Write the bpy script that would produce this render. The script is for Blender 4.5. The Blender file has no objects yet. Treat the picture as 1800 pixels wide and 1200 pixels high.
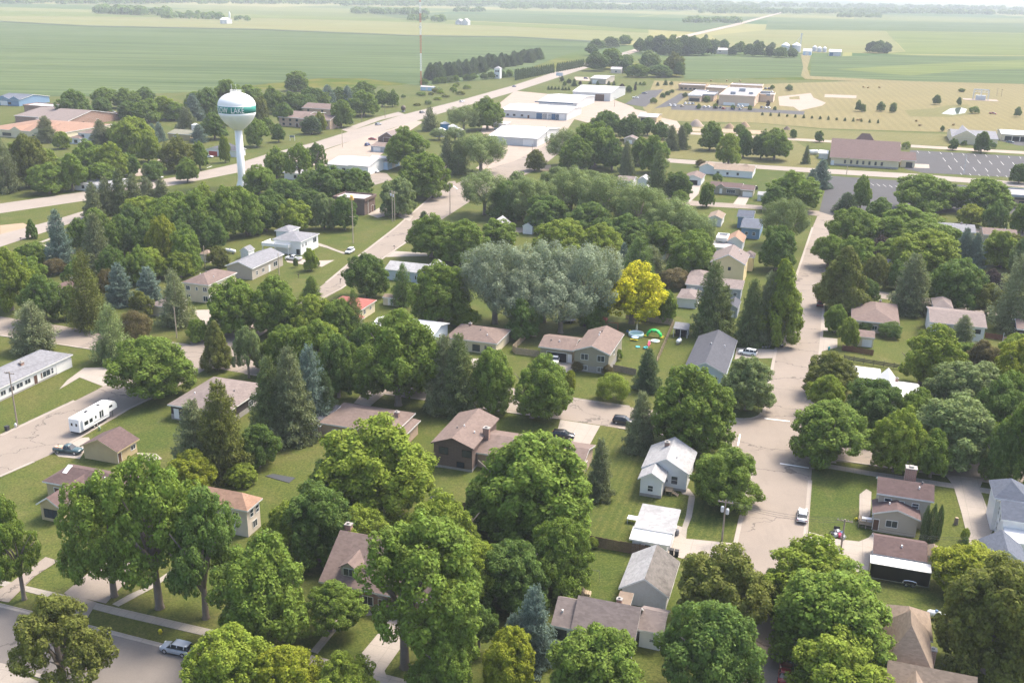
import bpy, math, random
import numpy as np
from mathutils import Vector, Matrix
random.seed(11)
SC = bpy.context.scene
COL = SC.collection
# ---------------------------------------------------------------- camera model
H, F, YH, ROLL, YAW = 87.0, 1780.0, -25.0, 0.019, math.radians(-17.4)
PT = math.atan((600 - YH) / F)
CP, SP, CR, SR = math.cos(PT), math.sin(PT), math.cos(ROLL), math.sin(ROLL)
E1 = Vector((math.cos(YAW), math.sin(YAW), 0)); E2 = Vector((-math.sin(YAW), math.cos(YAW), 0))
def at(x, y, z=0.0):
    """the point at height z that the photograph shows at pixel (x, y) of 1800 x 1200"""
    u, v = x - 900, 600 - y
    u, v = u * CR - v * SR, u * SR + v * CR
    t = (H - z) / (F * SP - v * CP)
    return Vector((u * t, (F * CP + v * SP) * t, z))
def proj(p):
    X, Y, Z = p[0], p[1], p[2] - H
    w = Y * CP - Z * SP; v = Y * SP + Z * CP
    u, v = F * X / w, F * v / w
    return u * CR + v * SR + 900, 600 - (-u * SR + v * CR), F / w
def G(a, b, z=0.0):
    p = E1 * a + E2 * b; return Vector((p.x, p.y, z))
def P(q, z=0.0):
    return G(q[1], q[2], z) if q[0] == 'g' else at(q[0], q[1], z)
def z_at(base, ytop):
    """height above base whose picture row is ytop"""
    lo, hi = 0.0, 84.0 if base.z < 1 else 84.0
    for _ in range(40):
        m = (lo + hi) / 2
        if proj((base.x, base.y, base.z + m))[1] > ytop: lo = m
        else: hi = m
    return lo
cam = bpy.data.cameras.new('camera'); co = bpy.data.objects.new('camera', cam); COL.objects.link(co)
rt, up, fw = Vector((1, 0, 0)), Vector((0, SP, CP)), Vector((0, CP, -SP))
r2, u2 = rt * CR + up * SR, up * CR - rt * SR
M = Matrix((r2, u2, -fw)).transposed().to_4x4(); M.translation = (0, 0, H); co.matrix_world = M
cam.sensor_width = 36; cam.lens = F / 1800 * 36; cam.clip_end = 80000; cam.clip_start = 1
SC.camera = co
# ---------------------------------------------------------------- light
SUN_EL, SUN_AZ = math.radians(56), math.radians(52)     # azimuth clockwise from +Y
w = bpy.data.worlds.new('World'); SC.world = w; w.use_nodes = True
nt = w.node_tree; bg = nt.nodes['Background']
sky = nt.nodes.new('ShaderNodeTexSky'); sky.sky_type = 'NISHITA'; sky.sun_disc = False
sky.sun_elevation = SUN_EL; sky.sun_rotation = SUN_AZ; sky.air_density = 1.0; sky.dust_density = 4.0
nt.links.new(sky.outputs[0], bg.inputs[0]); bg.inputs[1].default_value = 0.15
sl = bpy.data.lights.new('sun', 'SUN'); so = bpy.data.objects.new('sun', sl); COL.objects.link(so)
sl.energy = 2.2; sl.angle = math.radians(18); sl.color = (1.0, 0.92, 0.79)
sd = Vector((math.sin(SUN_AZ) * math.cos(SUN_EL), math.cos(SUN_AZ) * math.cos(SUN_EL), math.sin(SUN_EL)))
so.rotation_euler = sd.to_track_quat('Z', 'Y').to_euler()
vs = SC.view_settings; vs.view_transform = 'Standard'; vs.look = 'None'; vs.gamma = 1; vs.exposure = 1.45
SC.display_settings.display_device = 'sRGB'
SC.cycles.use_denoising = True; SC.cycles.denoising_input_passes = 'RGB_ALBEDO_NORMAL'; SC.cycles.denoising_prefilter = 'NONE'; SC.cycles.max_bounces = 7; SC.cycles.diffuse_bounces = 4
SC.cycles.transmission_bounces = 3; SC.cycles.transparent_max_bounces = 6; SC.cycles.volume_bounces = 0
# ---------------------------------------------------------------- materials
MATS = {}
def nodes(name):
    m = bpy.data.materials.new(name); m.use_nodes = True
    return m, m.node_tree, m.node_tree.nodes['Principled BSDF']
def N(t, typ, **kw):
    n = t.nodes.new('ShaderNode' + typ)
    for k, v in kw.items():
        if k in n.inputs.keys(): n.inputs[k].default_value = v
        else: setattr(n, k, v)
    return n
def mixc(t, fac, a, b, mode='MIX'):
    n = t.nodes.new('ShaderNodeMix'); n.data_type = 'RGBA'; n.blend_type = mode
    for s, v in ((n.inputs['Factor'], fac), (n.inputs['A'], a), (n.inputs['B'], b)) if False else ((n.inputs[0], fac), (n.inputs[6], a), (n.inputs[7], b)):
        if hasattr(v, 'links') or hasattr(v, 'is_linked'): t.links.new(v, s)
        elif isinstance(v, (tuple, list)): s.default_value = (*v[:3], 1)
        else: s.default_value = v
    return n.outputs[2]
def ramp(t, sock, a, b):
    n = t.nodes.new('ShaderNodeMapRange'); n.inputs[1].default_value = a; n.inputs[2].default_value = b
    t.links.new(sock, n.inputs[0]); return n.outputs[0]
def coords(t, rot=0, scale=(1, 1, 1)):
    tc = t.nodes.new('ShaderNodeTexCoord'); mp = t.nodes.new('ShaderNodeMapping')
    mp.inputs['Rotation'].default_value = (0, 0, rot); mp.inputs['Scale'].default_value = scale
    t.links.new(tc.outputs['Object'], mp.inputs[0]); return mp.outputs[0]
def noise(t, vec, scale, detail=4, rough=.6):
    n = N(t, 'TexNoise', Scale=scale, Detail=detail, Roughness=rough); t.links.new(vec, n.inputs['Vector']); return n.outputs['Fac']
def math_(t, op, a, b):
    n = t.nodes.new('ShaderNodeMath'); n.operation = op
    for s, v in ((n.inputs[0], a), (n.inputs[1], b)):
        if hasattr(v, 'is_linked'): t.links.new(v, s)
        else: s.default_value = v
    return n.outputs[0]
def simple(name, c, rough=.7, var=.12, scale=1.5, c2=None, spec=.3, metal=0, pattern=None):
    """base colour broken by two scales of noise; optional siding, shingle or brick courses"""
    if name in MATS: return MATS[name]
    m, t, b = nodes(name); v = coords(t)
    lo = tuple(x * (1 - var) for x in c); hi = tuple(min(1, x * (1 + var)) for x in c)
    col = mixc(t, ramp(t, noise(t, v, scale), .3, .7), lo, c2 or hi)
    col = mixc(t, .35, col, mixc(t, ramp(t, noise(t, v, scale * 9, 2), .3, .7), lo, hi))
    if pattern:
        wv = N(t, 'TexWave', wave_type='BANDS', bands_direction='Z', Scale=pattern[0], Distortion=pattern[2] if len(pattern) > 2 else 0.0)
        wv.wave_profile = 'SAW'; t.links.new(v, wv.inputs['Vector'])
        col = mixc(t, ramp(t, wv.outputs['Fac'], .0, .25), tuple(x * (1 - pattern[1]) for x in c), col)
    t.links.new(col, b.inputs['Base Color']); b.inputs['Roughness'].default_value = rough
    b.inputs['Specular IOR Level'].default_value = spec; b.inputs['Metallic'].default_value = metal
    MATS[name] = m; return m
def shingle(name, c, stain=0.25, sc=.35):
    if name in MATS: return MATS[name]
    m, t, b = nodes(name); v = coords(t)
    tabs = N(t, 'TexVoronoi', Scale=1.9); t.links.new(coords(t, YAW, (1, 1.0, 3)), tabs.inputs['Vector'])
    tone = N(t, 'SeparateColor'); t.links.new(tabs.outputs['Color'], tone.inputs[0])
    col = mixc(t, tone.outputs[0], tuple(x * .82 for x in c), tuple(x * 1.18 for x in c))
    st = noise(t, coords(t, YAW, (sc, sc, sc * .35)), 1.0, 5)
    col = mixc(t, math_(t, 'MULTIPLY', ramp(t, st, .5, .75), stain), col, tuple(x * .45 for x in c))
    col = mixc(t, .25, col, mixc(t, noise(t, v, 14, 2), tuple(x * .6 for x in c), tuple(x * 1.35 for x in c)))
    t.links.new(col, b.inputs['Base Color']); b.inputs['Roughness'].default_value = .9; b.inputs['Specular IOR Level'].default_value = .2
    MATS[name] = m; return m
def brick(name, c, c2, mort, sc=1.0):
    if name in MATS: return MATS[name]
    m, t, b = nodes(name)
    tc = t.nodes.new('ShaderNodeTexCoord'); sx = N(t, 'SeparateXYZ'); t.links.new(tc.outputs['Object'], sx.inputs[0])
    cx = N(t, 'CombineXYZ'); t.links.new(math_(t, 'ADD', sx.outputs[0], sx.outputs[1]), cx.inputs[0]); t.links.new(sx.outputs[2], cx.inputs[1])
    br = N(t, 'TexBrick', Scale=sc); br.inputs['Color1'].default_value = (*c, 1); br.inputs['Color2'].default_value = (*c2, 1); br.inputs['Mortar'].default_value = (*mort, 1)
    br.inputs['Brick Width'].default_value = .4; br.inputs['Row Height'].default_value = .16; br.inputs['Mortar Size'].default_value = .02
    t.links.new(cx.outputs[0], br.inputs['Vector']); t.links.new(br.outputs['Color'], b.inputs['Base Color']); b.inputs['Roughness'].default_value = .9
    MATS[name] = m; return m
def glass(name='window_glass', c=(.035, .045, .06)):
    if name in MATS: return MATS[name]
    m, t, b = nodes(name); b.inputs['Base Color'].default_value = (*c, 1); b.inputs['Roughness'].default_value = .08
    b.inputs['Specular IOR Level'].default_value = .6; MATS[name] = m; return m
def grass(name, g, y, brown=.25, stripe=0.0, sdir=0.0, scale=.03, swid=.35):
    if name in MATS: return MATS[name]
    m, t, b = nodes(name); v = coords(t)
    n1 = noise(t, v, scale, 6, .65); n2 = noise(t, v, scale * 9, 5, .7); n3 = noise(t, v, 3.0, 3, .7)
    k = math_(t, 'ADD', math_(t, 'MULTIPLY', n1, .6), math_(t, 'MULTIPLY', n2, .4))
    col = mixc(t, ramp(t, k, .40, .60), g, y)
    dry = math_(t, 'MULTIPLY', ramp(t, noise(t, v, scale * 3.3, 6, .7), .48, .66), brown)
    col = mixc(t, dry, col, (.165, .125, .055))
    col = mixc(t, math_(t, 'MULTIPLY', ramp(t, noise(t, v, .55, 5, .75), .52, .70), .5), col, tuple(x * .55 for x in g))
    col = mixc(t, math_(t, 'MULTIPLY', ramp(t, noise(t, v, .21, 4, .7), .58, .66), brown), col, (.17, .15, .06))
    col = mixc(t, .55, col, mixc(t, ramp(t, n3, .35, .65), tuple(x * .45 for x in g), tuple(x * 1.35 for x in y)))
    col = mixc(t, math_(t, 'MULTIPLY', ramp(t, noise(t, v, 1.3, 5, .8), .42, .62), .45), col, tuple(x * .5 for x in g))
    if stripe:
        wv = N(t, 'TexWave', wave_type='BANDS', bands_direction='X', Scale=swid, Distortion=1.2); wv.inputs['Detail'].default_value = 2
        wv.inputs['Detail Scale'].default_value = .6
        t.links.new(coords(t, sdir), wv.inputs['Vector'])
        col = mixc(t, math_(t, 'MULTIPLY', wv.outputs['Fac'], stripe), col, tuple(x * .62 for x in g))
    t.links.new(col, b.inputs['Base Color']); b.inputs['Roughness'].default_value = .95; b.inputs['Specular IOR Level'].default_value = .1
    MATS[name] = m; return m
def paving(name, c, crack=.5, cs=.07, stain=.25, seam=0):
    if name in MATS: return MATS[name]
    m, t, b = nodes(name); v = coords(t)
    col = mixc(t, ramp(t, noise(t, v, .12, 6, .65), .35, .65), tuple(x * .88 for x in c), tuple(x * 1.08 for x in c))
    col = mixc(t, .5, col, mixc(t, ramp(t, noise(t, v, 5, 3), .3, .7), tuple(x * .82 for x in c), tuple(x * 1.12 for x in c)))
    col = mixc(t, math_(t, 'MULTIPLY', ramp(t, noise(t, coords(t, YAW, (1, .25, 1)), .5, 4), .55, .75), stain), col, tuple(x * .6 for x in c))
    if crack:
        wn = N(t, 'TexNoise', Scale=.5, Detail=5); t.links.new(v, wn.inputs['Vector'])
        mx = t.nodes.new('ShaderNodeVectorMath'); mx.operation = 'MULTIPLY_ADD'; mx.inputs[1].default_value = (3.5, 3.5, 0)
        t.links.new(wn.outputs['Color'], mx.inputs[0]); t.links.new(coords(t, -YAW, (.55, 1, 1)), mx.inputs[2])
        vo = N(t, 'TexVoronoi', feature='DISTANCE_TO_EDGE', Scale=cs); t.links.new(mx.outputs[0], vo.inputs['Vector'])
        f = math_(t, 'LESS_THAN', vo.outputs['Distance'], .0068)
        f = math_(t, 'MULTIPLY', f, ramp(t, noise(t, v, .09, 2), .33, .48))
        col = mixc(t, math_(t, 'MULTIPLY', f, crack), col, (.05, .045, .042))
    if seam:
        bk = N(t, 'TexBrick', Scale=1.0, offset=0.0); bk.inputs['Brick Width'].default_value = seam; bk.inputs['Row Height'].default_value = seam
        bk.inputs['Mortar Size'].default_value = .035; bk.inputs['Color1'].default_value = (0, 0, 0, 1); bk.inputs['Color2'].default_value = (0, 0, 0, 1); bk.inputs['Mortar'].default_value = (1, 1, 1, 1)
        t.links.new(coords(t, -YAW), bk.inputs['Vector'])
        col = mixc(t, math_(t, 'MULTIPLY', bk.outputs['Color'], .5), col, tuple(x * .5 for x in c))
    t.links.new(col, b.inputs['Base Color']); b.inputs['Roughness'].default_value = .9; b.inputs['Specular IOR Level'].default_value = .2
    MATS[name] = m; return m
def paint(name='car_paint'):
    """the colour comes from each object's own colour"""
    if name in MATS: return MATS[name]
    m, t, b = nodes(name); oi = t.nodes.new('ShaderNodeObjectInfo')
    t.links.new(oi.outputs['Color'], b.inputs['Base Color']); b.inputs['Roughness'].default_value = .3
    b.inputs['Coat Weight'].default_value = .4; b.inputs['Coat Roughness'].default_value = .1
    MATS[name] = m; return m
def leaf(name='leaves', trans=.3):
    if name in MATS: return MATS[name]
    m, t, b = nodes(name); oi = t.nodes.new('ShaderNodeObjectInfo'); ge = t.nodes.new('ShaderNodeNewGeometry')
    r = ge.outputs['Random Per Island']
    tc = t.nodes.new('ShaderNodeTexCoord')
    n1 = noise(t, tc.outputs['Object'], .9, 3)
    hs = N(t, 'HueSaturation'); t.links.new(oi.outputs['Color'], hs.inputs['Color'])
    t.links.new(math_(t, 'ADD', .483, math_(t, 'MULTIPLY', n1, .035)), hs.inputs['Hue'])
    t.links.new(math_(t, 'ADD', .02, math_(t, 'ADD', math_(t, 'MULTIPLY', r, .75), math_(t, 'MULTIPLY', n1, 1.2))), hs.inputs['Value'])
    hs.inputs['Saturation'].default_value = 1.0
    col = hs.outputs[0]
    t.links.new(col, b.inputs['Base Color']); b.inputs['Roughness'].default_value = .7; b.inputs['Specular IOR Level'].default_value = .12
    tr = t.nodes.new('ShaderNodeBsdfTranslucent'); t.links.new(mixc(t, .35, col, (.20, .27, .012)), tr.inputs[0])
    ms = t.nodes.new('ShaderNodeMixShader'); ms.inputs[0].default_value = trans
    t.links.new(b.outputs[0], ms.inputs[1]); t.links.new(tr.outputs[0], ms.inputs[2])
    t.links.new(ms.outputs[0], t.nodes['Material Output'].inputs[0]); MATS[name] = m; return m
# ---------------------------------------------------------------- mesh building
class MB:
    def __init__(s): s.v = []; s.f = []; s.m = []
    def add(s, vs, fs, mi=0):
        o = len(s.v); s.v += [tuple(v) for v in vs]; s.f += [tuple(i + o for i in f) for f in fs]; s.m += [mi] * len(fs); return s
    def poly(s, vs, mi=0): return s.add(vs, [tuple(range(len(vs)))], mi)
    def box(s, x0, x1, y0, y1, z0, z1, T=None, mi=0, taper=0):
        vs = [Vector((x, y, z)) for z in (z0, z1) for x, y in ((x0, y0), (x1, y0), (x1, y1), (x0, y1))]
        if taper:
            cx, cy = (x0 + x1) / 2, (y0 + y1) / 2
            for i in range(4, 8): vs[i].x = cx + (vs[i].x - cx) * (1 - taper); vs[i].y = cy + (vs[i].y - cy) * (1 - taper)
        if T: vs = [T(v) for v in vs]
        return s.add(vs, [(3, 2, 1, 0), (4, 5, 6, 7), (0, 1, 5, 4), (1, 2, 6, 5), (2, 3, 7, 6), (3, 0, 4, 7)], mi)
    def tube(s, pts, rad, n=8, mi=0, cap=True):
        pts = [Vector(p) for p in pts]; rings = []
        for i, p in enumerate(pts):
            d = (pts[min(i + 1, len(pts) - 1)] - pts[max(i - 1, 0)]).normalized()
            a = d.orthogonal().normalized() if abs(d.z) < .95 else Vector((1, 0, 0)); a = (a - d * a.dot(d)).normalized(); b = d.cross(a)
            r = rad[i] if isinstance(rad, (list, tuple)) else rad
            rings.append([p + a * (r * math.cos(6.2832 * k / n)) + b * (r * math.sin(6.2832 * k / n)) for k in range(n)])
        vs = [v for r in rings for v in r]; fs = []
        for i in range(len(pts) - 1):
            for k in range(n): fs.append((i * n + k, i * n + (k + 1) % n, (i + 1) * n + (k + 1) % n, (i + 1) * n + k))
        if cap: fs += [tuple(range(n))[::-1], tuple((len(pts) - 1) * n + k for k in range(n))]
        return s.add(vs, fs, mi)
    def lathe(s, prof, n=24, c=(0, 0, 0), mi=0):
        vs = [(c[0] + r * math.cos(6.2832 * k / n), c[1] + r * math.sin(6.2832 * k / n), c[2] + z) for r, z in prof for k in range(n)]
        fs = [(i * n + k, i * n + (k + 1) % n, (i + 1) * n + (k + 1) % n, (i + 1) * n + k) for i in range(len(prof) - 1) for k in range(n)]
        fs += [tuple(range(n))[::-1], tuple((len(prof) - 1) * n + k for k in range(n))]
        return s.add(vs, fs, mi)
    def mesh(s, name, mats, smooth=False):
        me = bpy.data.meshes.new(name); me.from_pydata(s.v, [], s.f); me.update()
        for m in (mats if isinstance(mats, (list, tuple)) else [mats]): me.materials.append(m)
        me.polygons.foreach_set('material_index', s.m)
        if smooth: me.polygons.foreach_set('use_smooth', [True] * len(s.f))
        return me
    def build(s, name, mats, parent=None, smooth=False, color=None):
        return link(name, s.mesh(name, mats, smooth), parent, color)
def link(name, me, parent=None, color=None):
    o = bpy.data.objects.new(name, me); COL.objects.link(o)
    if parent is not None: o.parent = parent
    if color: o.color = (*color, 1)
    return o
LABELS = {}
def tag(o, label=None, cat=None, group=None, kind=None):
    if label: o['label'] = label; LABELS.setdefault(label, []).append((o.name, group))
    if cat: o['category'] = cat
    if group: o['group'] = group
    if kind: o['kind'] = kind
    return o
def thing(name, label, cat, loc, rz=0.0, group=None):
    o = bpy.data.objects.new(name, None); COL.objects.link(o); o.location = loc; o.rotation_euler = (0, 0, rz)
    o.empty_display_size = .5
    return tag(o, label, cat, group)
def copy_tree(o, parent=None, color=None):
    c = o.copy(); COL.objects.link(c)
    if parent is not None: c.parent = parent
    for ch in list(o.children): copy_tree(ch, c)
    return c
# ================================================================= setting
LAWN = grass('lawn', (.046, .080, .014), (.108, .112, .028), .7)
GREEN = grass('green_lawn', (.038, .074, .013), (.092, .102, .024), .5)
STRIPED = grass('striped_lawn', (.044, .080, .014), (.118, .115, .03), .5, .35, -YAW, .03, .22)
PARK = grass('mown_meadow', (.105, .112, .034), (.18, .16, .062), .3, .15, .6, .012, .06)
GOLD = grass('dry_hay_meadow', (.165, .145, .06), (.225, .185, .082), .4, .25, .2, .012, .05)
def field(name, c, c2, rot=-.3, sc=.005):
    m, t, b = nodes(name)
    col = mixc(t, ramp(t, noise(t, coords(t, rot, (.25, 2.2, 1)), sc, 6, .6), .3, .7), c, c2)
    col = mixc(t, .5, col, mixc(t, ramp(t, noise(t, coords(t, rot, (.06, 1, 1)), .06, 4), .35, .65), tuple(x * .66 for x in c), tuple(x * 1.25 for x in c2)))
    t.links.new(col, b.inputs['Base Color']); b.inputs['Roughness'].default_value = 1; b.inputs['Specular IOR Level'].default_value = 0
    return m
SOY = field('soybean_field', (.056, .088, .042), (.098, .125, .058), .05)
CORN = field('corn_field', (.09, .122, .045), (.14, .16, .06), .05)
WHEAT = field('wheat_stubble', (.19, .178, .085), (.145, .16, .072), .05)
ROAD = paving('street_asphalt', (.236, .198, .164), .6, .075)
SHADEROAD = paving('shaded_street_asphalt', (.172, .152, .136), .6, .075)  # same street asphalt, the bottom street's shade put into a darker colour
DARK = paving('parking_asphalt', (.062, .060, .063), .35, .05)
HWY = paving('highway_concrete', (.262, .226, .194), .0)
CONC = paving('concrete', (.315, .275, .235), 0, .1, .2, 3.0)
WALK = paving('sidewalk_concrete', (.28, .25, .212), 0, .1, .25, 1.5)
GRAV = paving('pale_gravel', (.30, .243, .197), 0, .1, .3)
DIRT = paving('bare_dirt', (.30, .225, .15), 0, .1, .4)
WHITE = simple('road_paint', (.75, .74, .70), .7, .1)
def sheet(name, pts, m, z, kind='structure'):
    mb = MB(); mb.poly([P(q, z) for q in pts]); o = mb.build(name, m); return tag(o, kind=kind)
def strip(name, pairs, m, z, thick=0):
    mb = MB(); A = [P(a, z) for a, b in pairs]; B = [P(b, z) for a, b in pairs]
    for i in range(len(A) - 1): mb.poly([A[i], B[i], B[i + 1], A[i + 1]])
    if thick:
        d = Vector((0, 0, -thick))
        for L, s in ((A, 1), (B, -1)):
            for i in range(len(L) - 1): mb.poly([L[i], L[i + 1], L[i + 1] + d, L[i] + d][::s])
    return tag(mb.build(name, m), kind='structure')
def kerb(pts, z=.13, wd=.55, side=1):
    """a raised kerb with its gutter pan along a line of points"""
    q = [P(p) for p in pts]; mb = MB()
    nn = []
    for i in range(len(q)):
        d = (q[min(i + 1, len(q) - 1)] - q[max(i - 1, 0)]).normalized(); nn.append(Vector((-d.y, d.x, 0)) * side)
    for a, b, h in ((0, .18, z), (-wd, 0, .05)):
        for i in range(len(q) - 1):
            p0, p1, p2, p3 = q[i] + nn[i] * a, q[i + 1] + nn[i + 1] * a, q[i + 1] + nn[i + 1] * b, q[i] + nn[i] * b
            T = [Vector((p.x, p.y, h)) for p in (p0, p1, p2, p3)]; L = [Vector((p.x, p.y, 0)) for p in (p0, p1, p2, p3)]
            mb.add(T + L, [(0, 1, 2, 3), (0, 4, 5, 1), (2, 6, 7, 3), (1, 5, 6, 2), (3, 7, 4, 0)])
    return tag(mb.build('kerb', CONC), kind='structure')
# open farmland to the horizon
def farmland():
    m, t, b = nodes('farmland'); v = coords(t, -YAW)
    bk = N(t, 'TexBrick', Scale=1.0); bk.inputs['Brick Width'].default_value = 1300; bk.inputs['Row Height'].default_value = 420
    bk.inputs['Mortar Size'].default_value = 7; bk.inputs['Color1'].default_value = (.055, .095, .038, 1); bk.inputs['Color2'].default_value = (.26, .23, .10, 1)
    bk.inputs['Mortar'].default_value = (.2, .2, .08, 1); bk.inputs['Bias'].default_value = -.15
    t.links.new(v, bk.inputs['Vector'])
    town = mixc(t, ramp(t, noise(t, v, .03, 6), .4, .6), (.058, .085, .016), (.118, .112, .030))
    ln = t.nodes.new('ShaderNodeVectorMath'); ln.operation = 'LENGTH'; t.links.new(v, ln.inputs[0])
    col = mixc(t, ramp(t, ln.outputs['Value'], 1200, 1500), town, bk.outputs['Color'])
    t.links.new(col, b.inputs['Base Color']); b.inputs['Roughness'].default_value = 1; b.inputs['Specular IOR Level'].default_value = 0
    return m
g = MB(); g.poly([(30000 * math.cos(k * math.pi / 32), 30000 * math.sin(k * math.pi / 32), 0) for k in range(64)])
tag(g.build('ground', farmland()), kind='structure')
sheet('town_lawn', [(-700, 1300), (-400, 500), (-200, 172), (300, 162), (700, 150), (1000, 118), (1200, 137), (1900, 150), (2100, 300), (2500, 1300)], LAWN, .01)
# fields beyond the town
sheet('soybean_field', [(-260, 33), (0, 38), (150, 46), (450, 52), (730, 63), (900, 65), (1000, 69), (1045, 73), (1032, 84), (985, 100), (930, 120), (905, 136), (740, 151), (640, 138), (560, 138), (330, 162), (170, 170), (40, 169), (-300, 176)], SOY, .12)
sheet('stubble_field', [(-260, 24), (0, 29), (280, 31), (480, 33), (720, 40), (1000, 52), (1140, 59), (1140, 72), (1045, 72.6), (900, 64.5), (730, 62.5), (450, 51.5), (150, 45.5), (0, 37.5), (-260, 32.5)], WHEAT, .2)
sheet('corn_field', [(-200, 17), (0, 19), (160, 22), (480, 27), (640, 31), (1000, 45), (1140, 52), (1140, 58.5), (1000, 51.5), (720, 39.5), (480, 32.6), (280, 30.6), (0, 28.5), (-220, 23.6)], CORN, .3)
sheet('bean_field', [(1198, 99), (1402, 100), (1412, 110), (1413, 136), (1203, 140)], SOY, .11)
sheet('bean_field', [(1426, 101), (1540, 97), (1810, 99), (1950, 101), (1950, 152), (1800, 148), (1600, 143), (1424, 135)], SOY, .1)
sheet('corn_field', [(1470, 122), (1640, 112), (1810, 105), (1950, 107), (1950, 118), (1700, 124), (1600, 133)], CORN, .16)
sheet('field_track', [(1407, 95), (1426, 97), (1419, 120), (1424, 134), (1600, 143), (1800, 148), (1800, 152), (1600, 147), (1415, 139), (1408, 133), (1412, 118)], GOLD, .2)
sheet('stubble_field', [(1250, 63), (1345, 53), (1555, 55), (1590, 91), (1400, 94), (1280, 82)], WHEAT, .22)
sheet('corn_field', [(1557, 55), (1900, 61), (1950, 99), (1810, 98), (1540, 95), (1592, 91)], CORN, .14)
sheet('bean_field', [(1350, 37), (1950, 42), (1950, 61), (1557, 54.5), (1345, 52.5)], SOY, .26)
sheet('bean_field', [(650, 24), (900, 25), (1190, 38), (1335, 30), (1285, 45), (1225, 57), (1000, 44), (700, 32)], SOY, .36)
sheet('hay_meadow', [(1150, 142), (1340, 148), (1500, 143), (1800, 152), (1920, 156), (1950, 238), (1800, 241), (1680, 233), (1450, 226), (1330, 216), (1150, 212), (1130, 190)], GOLD, .06)
sheet('mown_meadow', [(1085, 222), (1330, 217), (1450, 228), (1670, 236), (1690, 258), (1600, 254), (1395, 246), (1420, 262), (1455, 300), (1350, 290), (1180, 278), (1080, 262)], PARK, .03)
sheet('mown_meadow', [(1180, 286), (1350, 299), (1440, 307), (1420, 340), (1330, 345), (1330, 318), (1180, 300)], GREEN, .04)
HEDGE = simple('field_margin_green', (.03, .05, .02), .95, .3, .2)
strip('field_margin', [((-260, 31.6), (-260, 33.6)), ((0, 37), (0, 38.6)), ((150, 45), (150, 46.6)), ((450, 51), (450, 52.6)), ((730, 62.2), (730, 63.6)), ((900, 64.2), (900, 65.6)), ((1045, 72), (1040, 74))], HEDGE, .5)
# streets
left_street = [((-90, 810), (-90, 885)), ((0, 765), (0, 838)), ((90, 725), (90, 798)), ((170, 685), (225, 720)), ((255, 636), (305, 683)), ((440, 563), (490, 570)), ((555, 510), (600, 508)), ((600, 475), (680, 450)), ((690, 404), (755, 400)), ((757, 347), (840, 345)), ((850, 297), (950, 295)), ((918, 263), (985, 267)), ((952, 243), (1003, 250))]
strip('street', left_street, ROAD, .020)
strip('street', [((-60, 546), (-60, 582)), ((0, 556), (0, 590)), ((172, 582), (172, 615)), ((340, 606), (300, 634)), ((450, 621), (430, 656)), ((587, 641), (602, 681)), ((900, 684), (900, 725)), ((1010, 701), (990, 737)), ((1107, 715), (1075, 750)), ((1300, 742), (1297, 786)), ((1430, 762), (1430, 806)), ((1522, 781), (1540, 818)), ((1700, 801), (1667, 835)), ((1800, 817), (1800, 857)), ((1900, 834), (1900, 874))], ROAD, .028)
strip('street', [(('g', -8.4, 90), ('g', 3.2, 90)), (('g', -8.4, 206), ('g', 2.8, 206)), (('g', -9, 282), ('g', 2.5, 282)), (('g', -7, 341), ('g', 1.5, 341)), (('g', -5, 406), ('g', 1.5, 406)), (('g', -3, 448), ('g', 4, 448))], ROAD, .036)
def corner(q, da, db, r, z):
    """rounded kerb return at a street corner: q is the corner, the arc bends toward (da, db)"""
    X, Y = at(*q).xy; c, s_ = math.cos(YAW), math.sin(YAW); a, b = X * c + Y * s_, -X * s_ + Y * c
    arc = [('g', a + da * r * (1 - math.sin(t)), b + db * r * (1 - math.cos(t))) for t in [math.pi / 2 * k / 8 for k in range(9)]]
    sheet('street_corner', [('g', a - da * 2.5, b + db * r), ('g', a - da * 2.5, b - db * 2.5), ('g', a + da * r, b - db * 2.5)] + arc, ROAD, z); kerb(arc, side=-1 if da * db > 0 else 1) if False else kerb(arc, side=1 if da * db > 0 else -1)
corner((1337, 742), -1, 1, 5.5, .044); corner((1321, 790), -1, -1, 6.5, .048); corner((1431, 763), 1, 1, 5.5, .052); corner((1428, 806), 1, -1, 4.5, .056)
strip('street', [((-80, 1043), (-80, 1153)), ((0, 1062), (0, 1170)), ((200, 1111), (100, 1198)), ((340, 1147), (300, 1253)), ((700, 1240), (680, 1360))], SHADEROAD, .024)
strip('highway', [((-80, 367), (-80, 385)), ((0, 358), (0, 375)), ((155, 336), (155, 352)), ((310, 311), (320, 323)), ((415, 288), (420, 303)), ((470, 271), (505, 284)), ((547, 252), (585, 258)), ((707, 202), (717, 217)), ((800, 179), (803, 191)), ((900, 151), (900, 163)), ((1000, 119), (1010, 127)), ((1100, 91), (1108, 96))], HWY, .032)
strip('gravel_road', [((1100, 91), (1108, 95)), ((1205, 61.5), (1215, 64)), ((1280, 45), (1290, 46.5)), ((1350, 27.5), (1355, 28.5)), ((1380, 20), (1384, 20.7))], GRAV, .5)
strip('road', [((1100, 270), (1100, 277)), ((1180, 279), (1180, 286)), ((1350, 291), (1350, 298)), ((1450, 297), (1450, 305)), ((1600, 305), (1600, 314)), ((1700, 313), (1700, 321)), ((1850, 324), (1850, 334))], HWY, .052)
strip('gravel_road', [((1190, 231), (1190, 235)), ((1395, 243), (1395, 247)), ((1600, 254.5), (1600, 259)), ((1850, 269), (1850, 274))], GRAV, .056)
strip('street', [((1150, 345), (1150, 354)), ((1207, 352), (1207, 361)), ((1335, 361), (1335, 368)), ((1450, 372), (1450, 381))], ROAD, .044)
strip('street', [((1440, 493), (1448, 505)), ((1525, 509), (1525, 521)), ((1580, 517), (1580, 529)), ((1647, 526), (1647, 541)), ((1735, 536), (1735, 551)), ((1850, 552), (1850, 571))], ROAD, .044)
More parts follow.
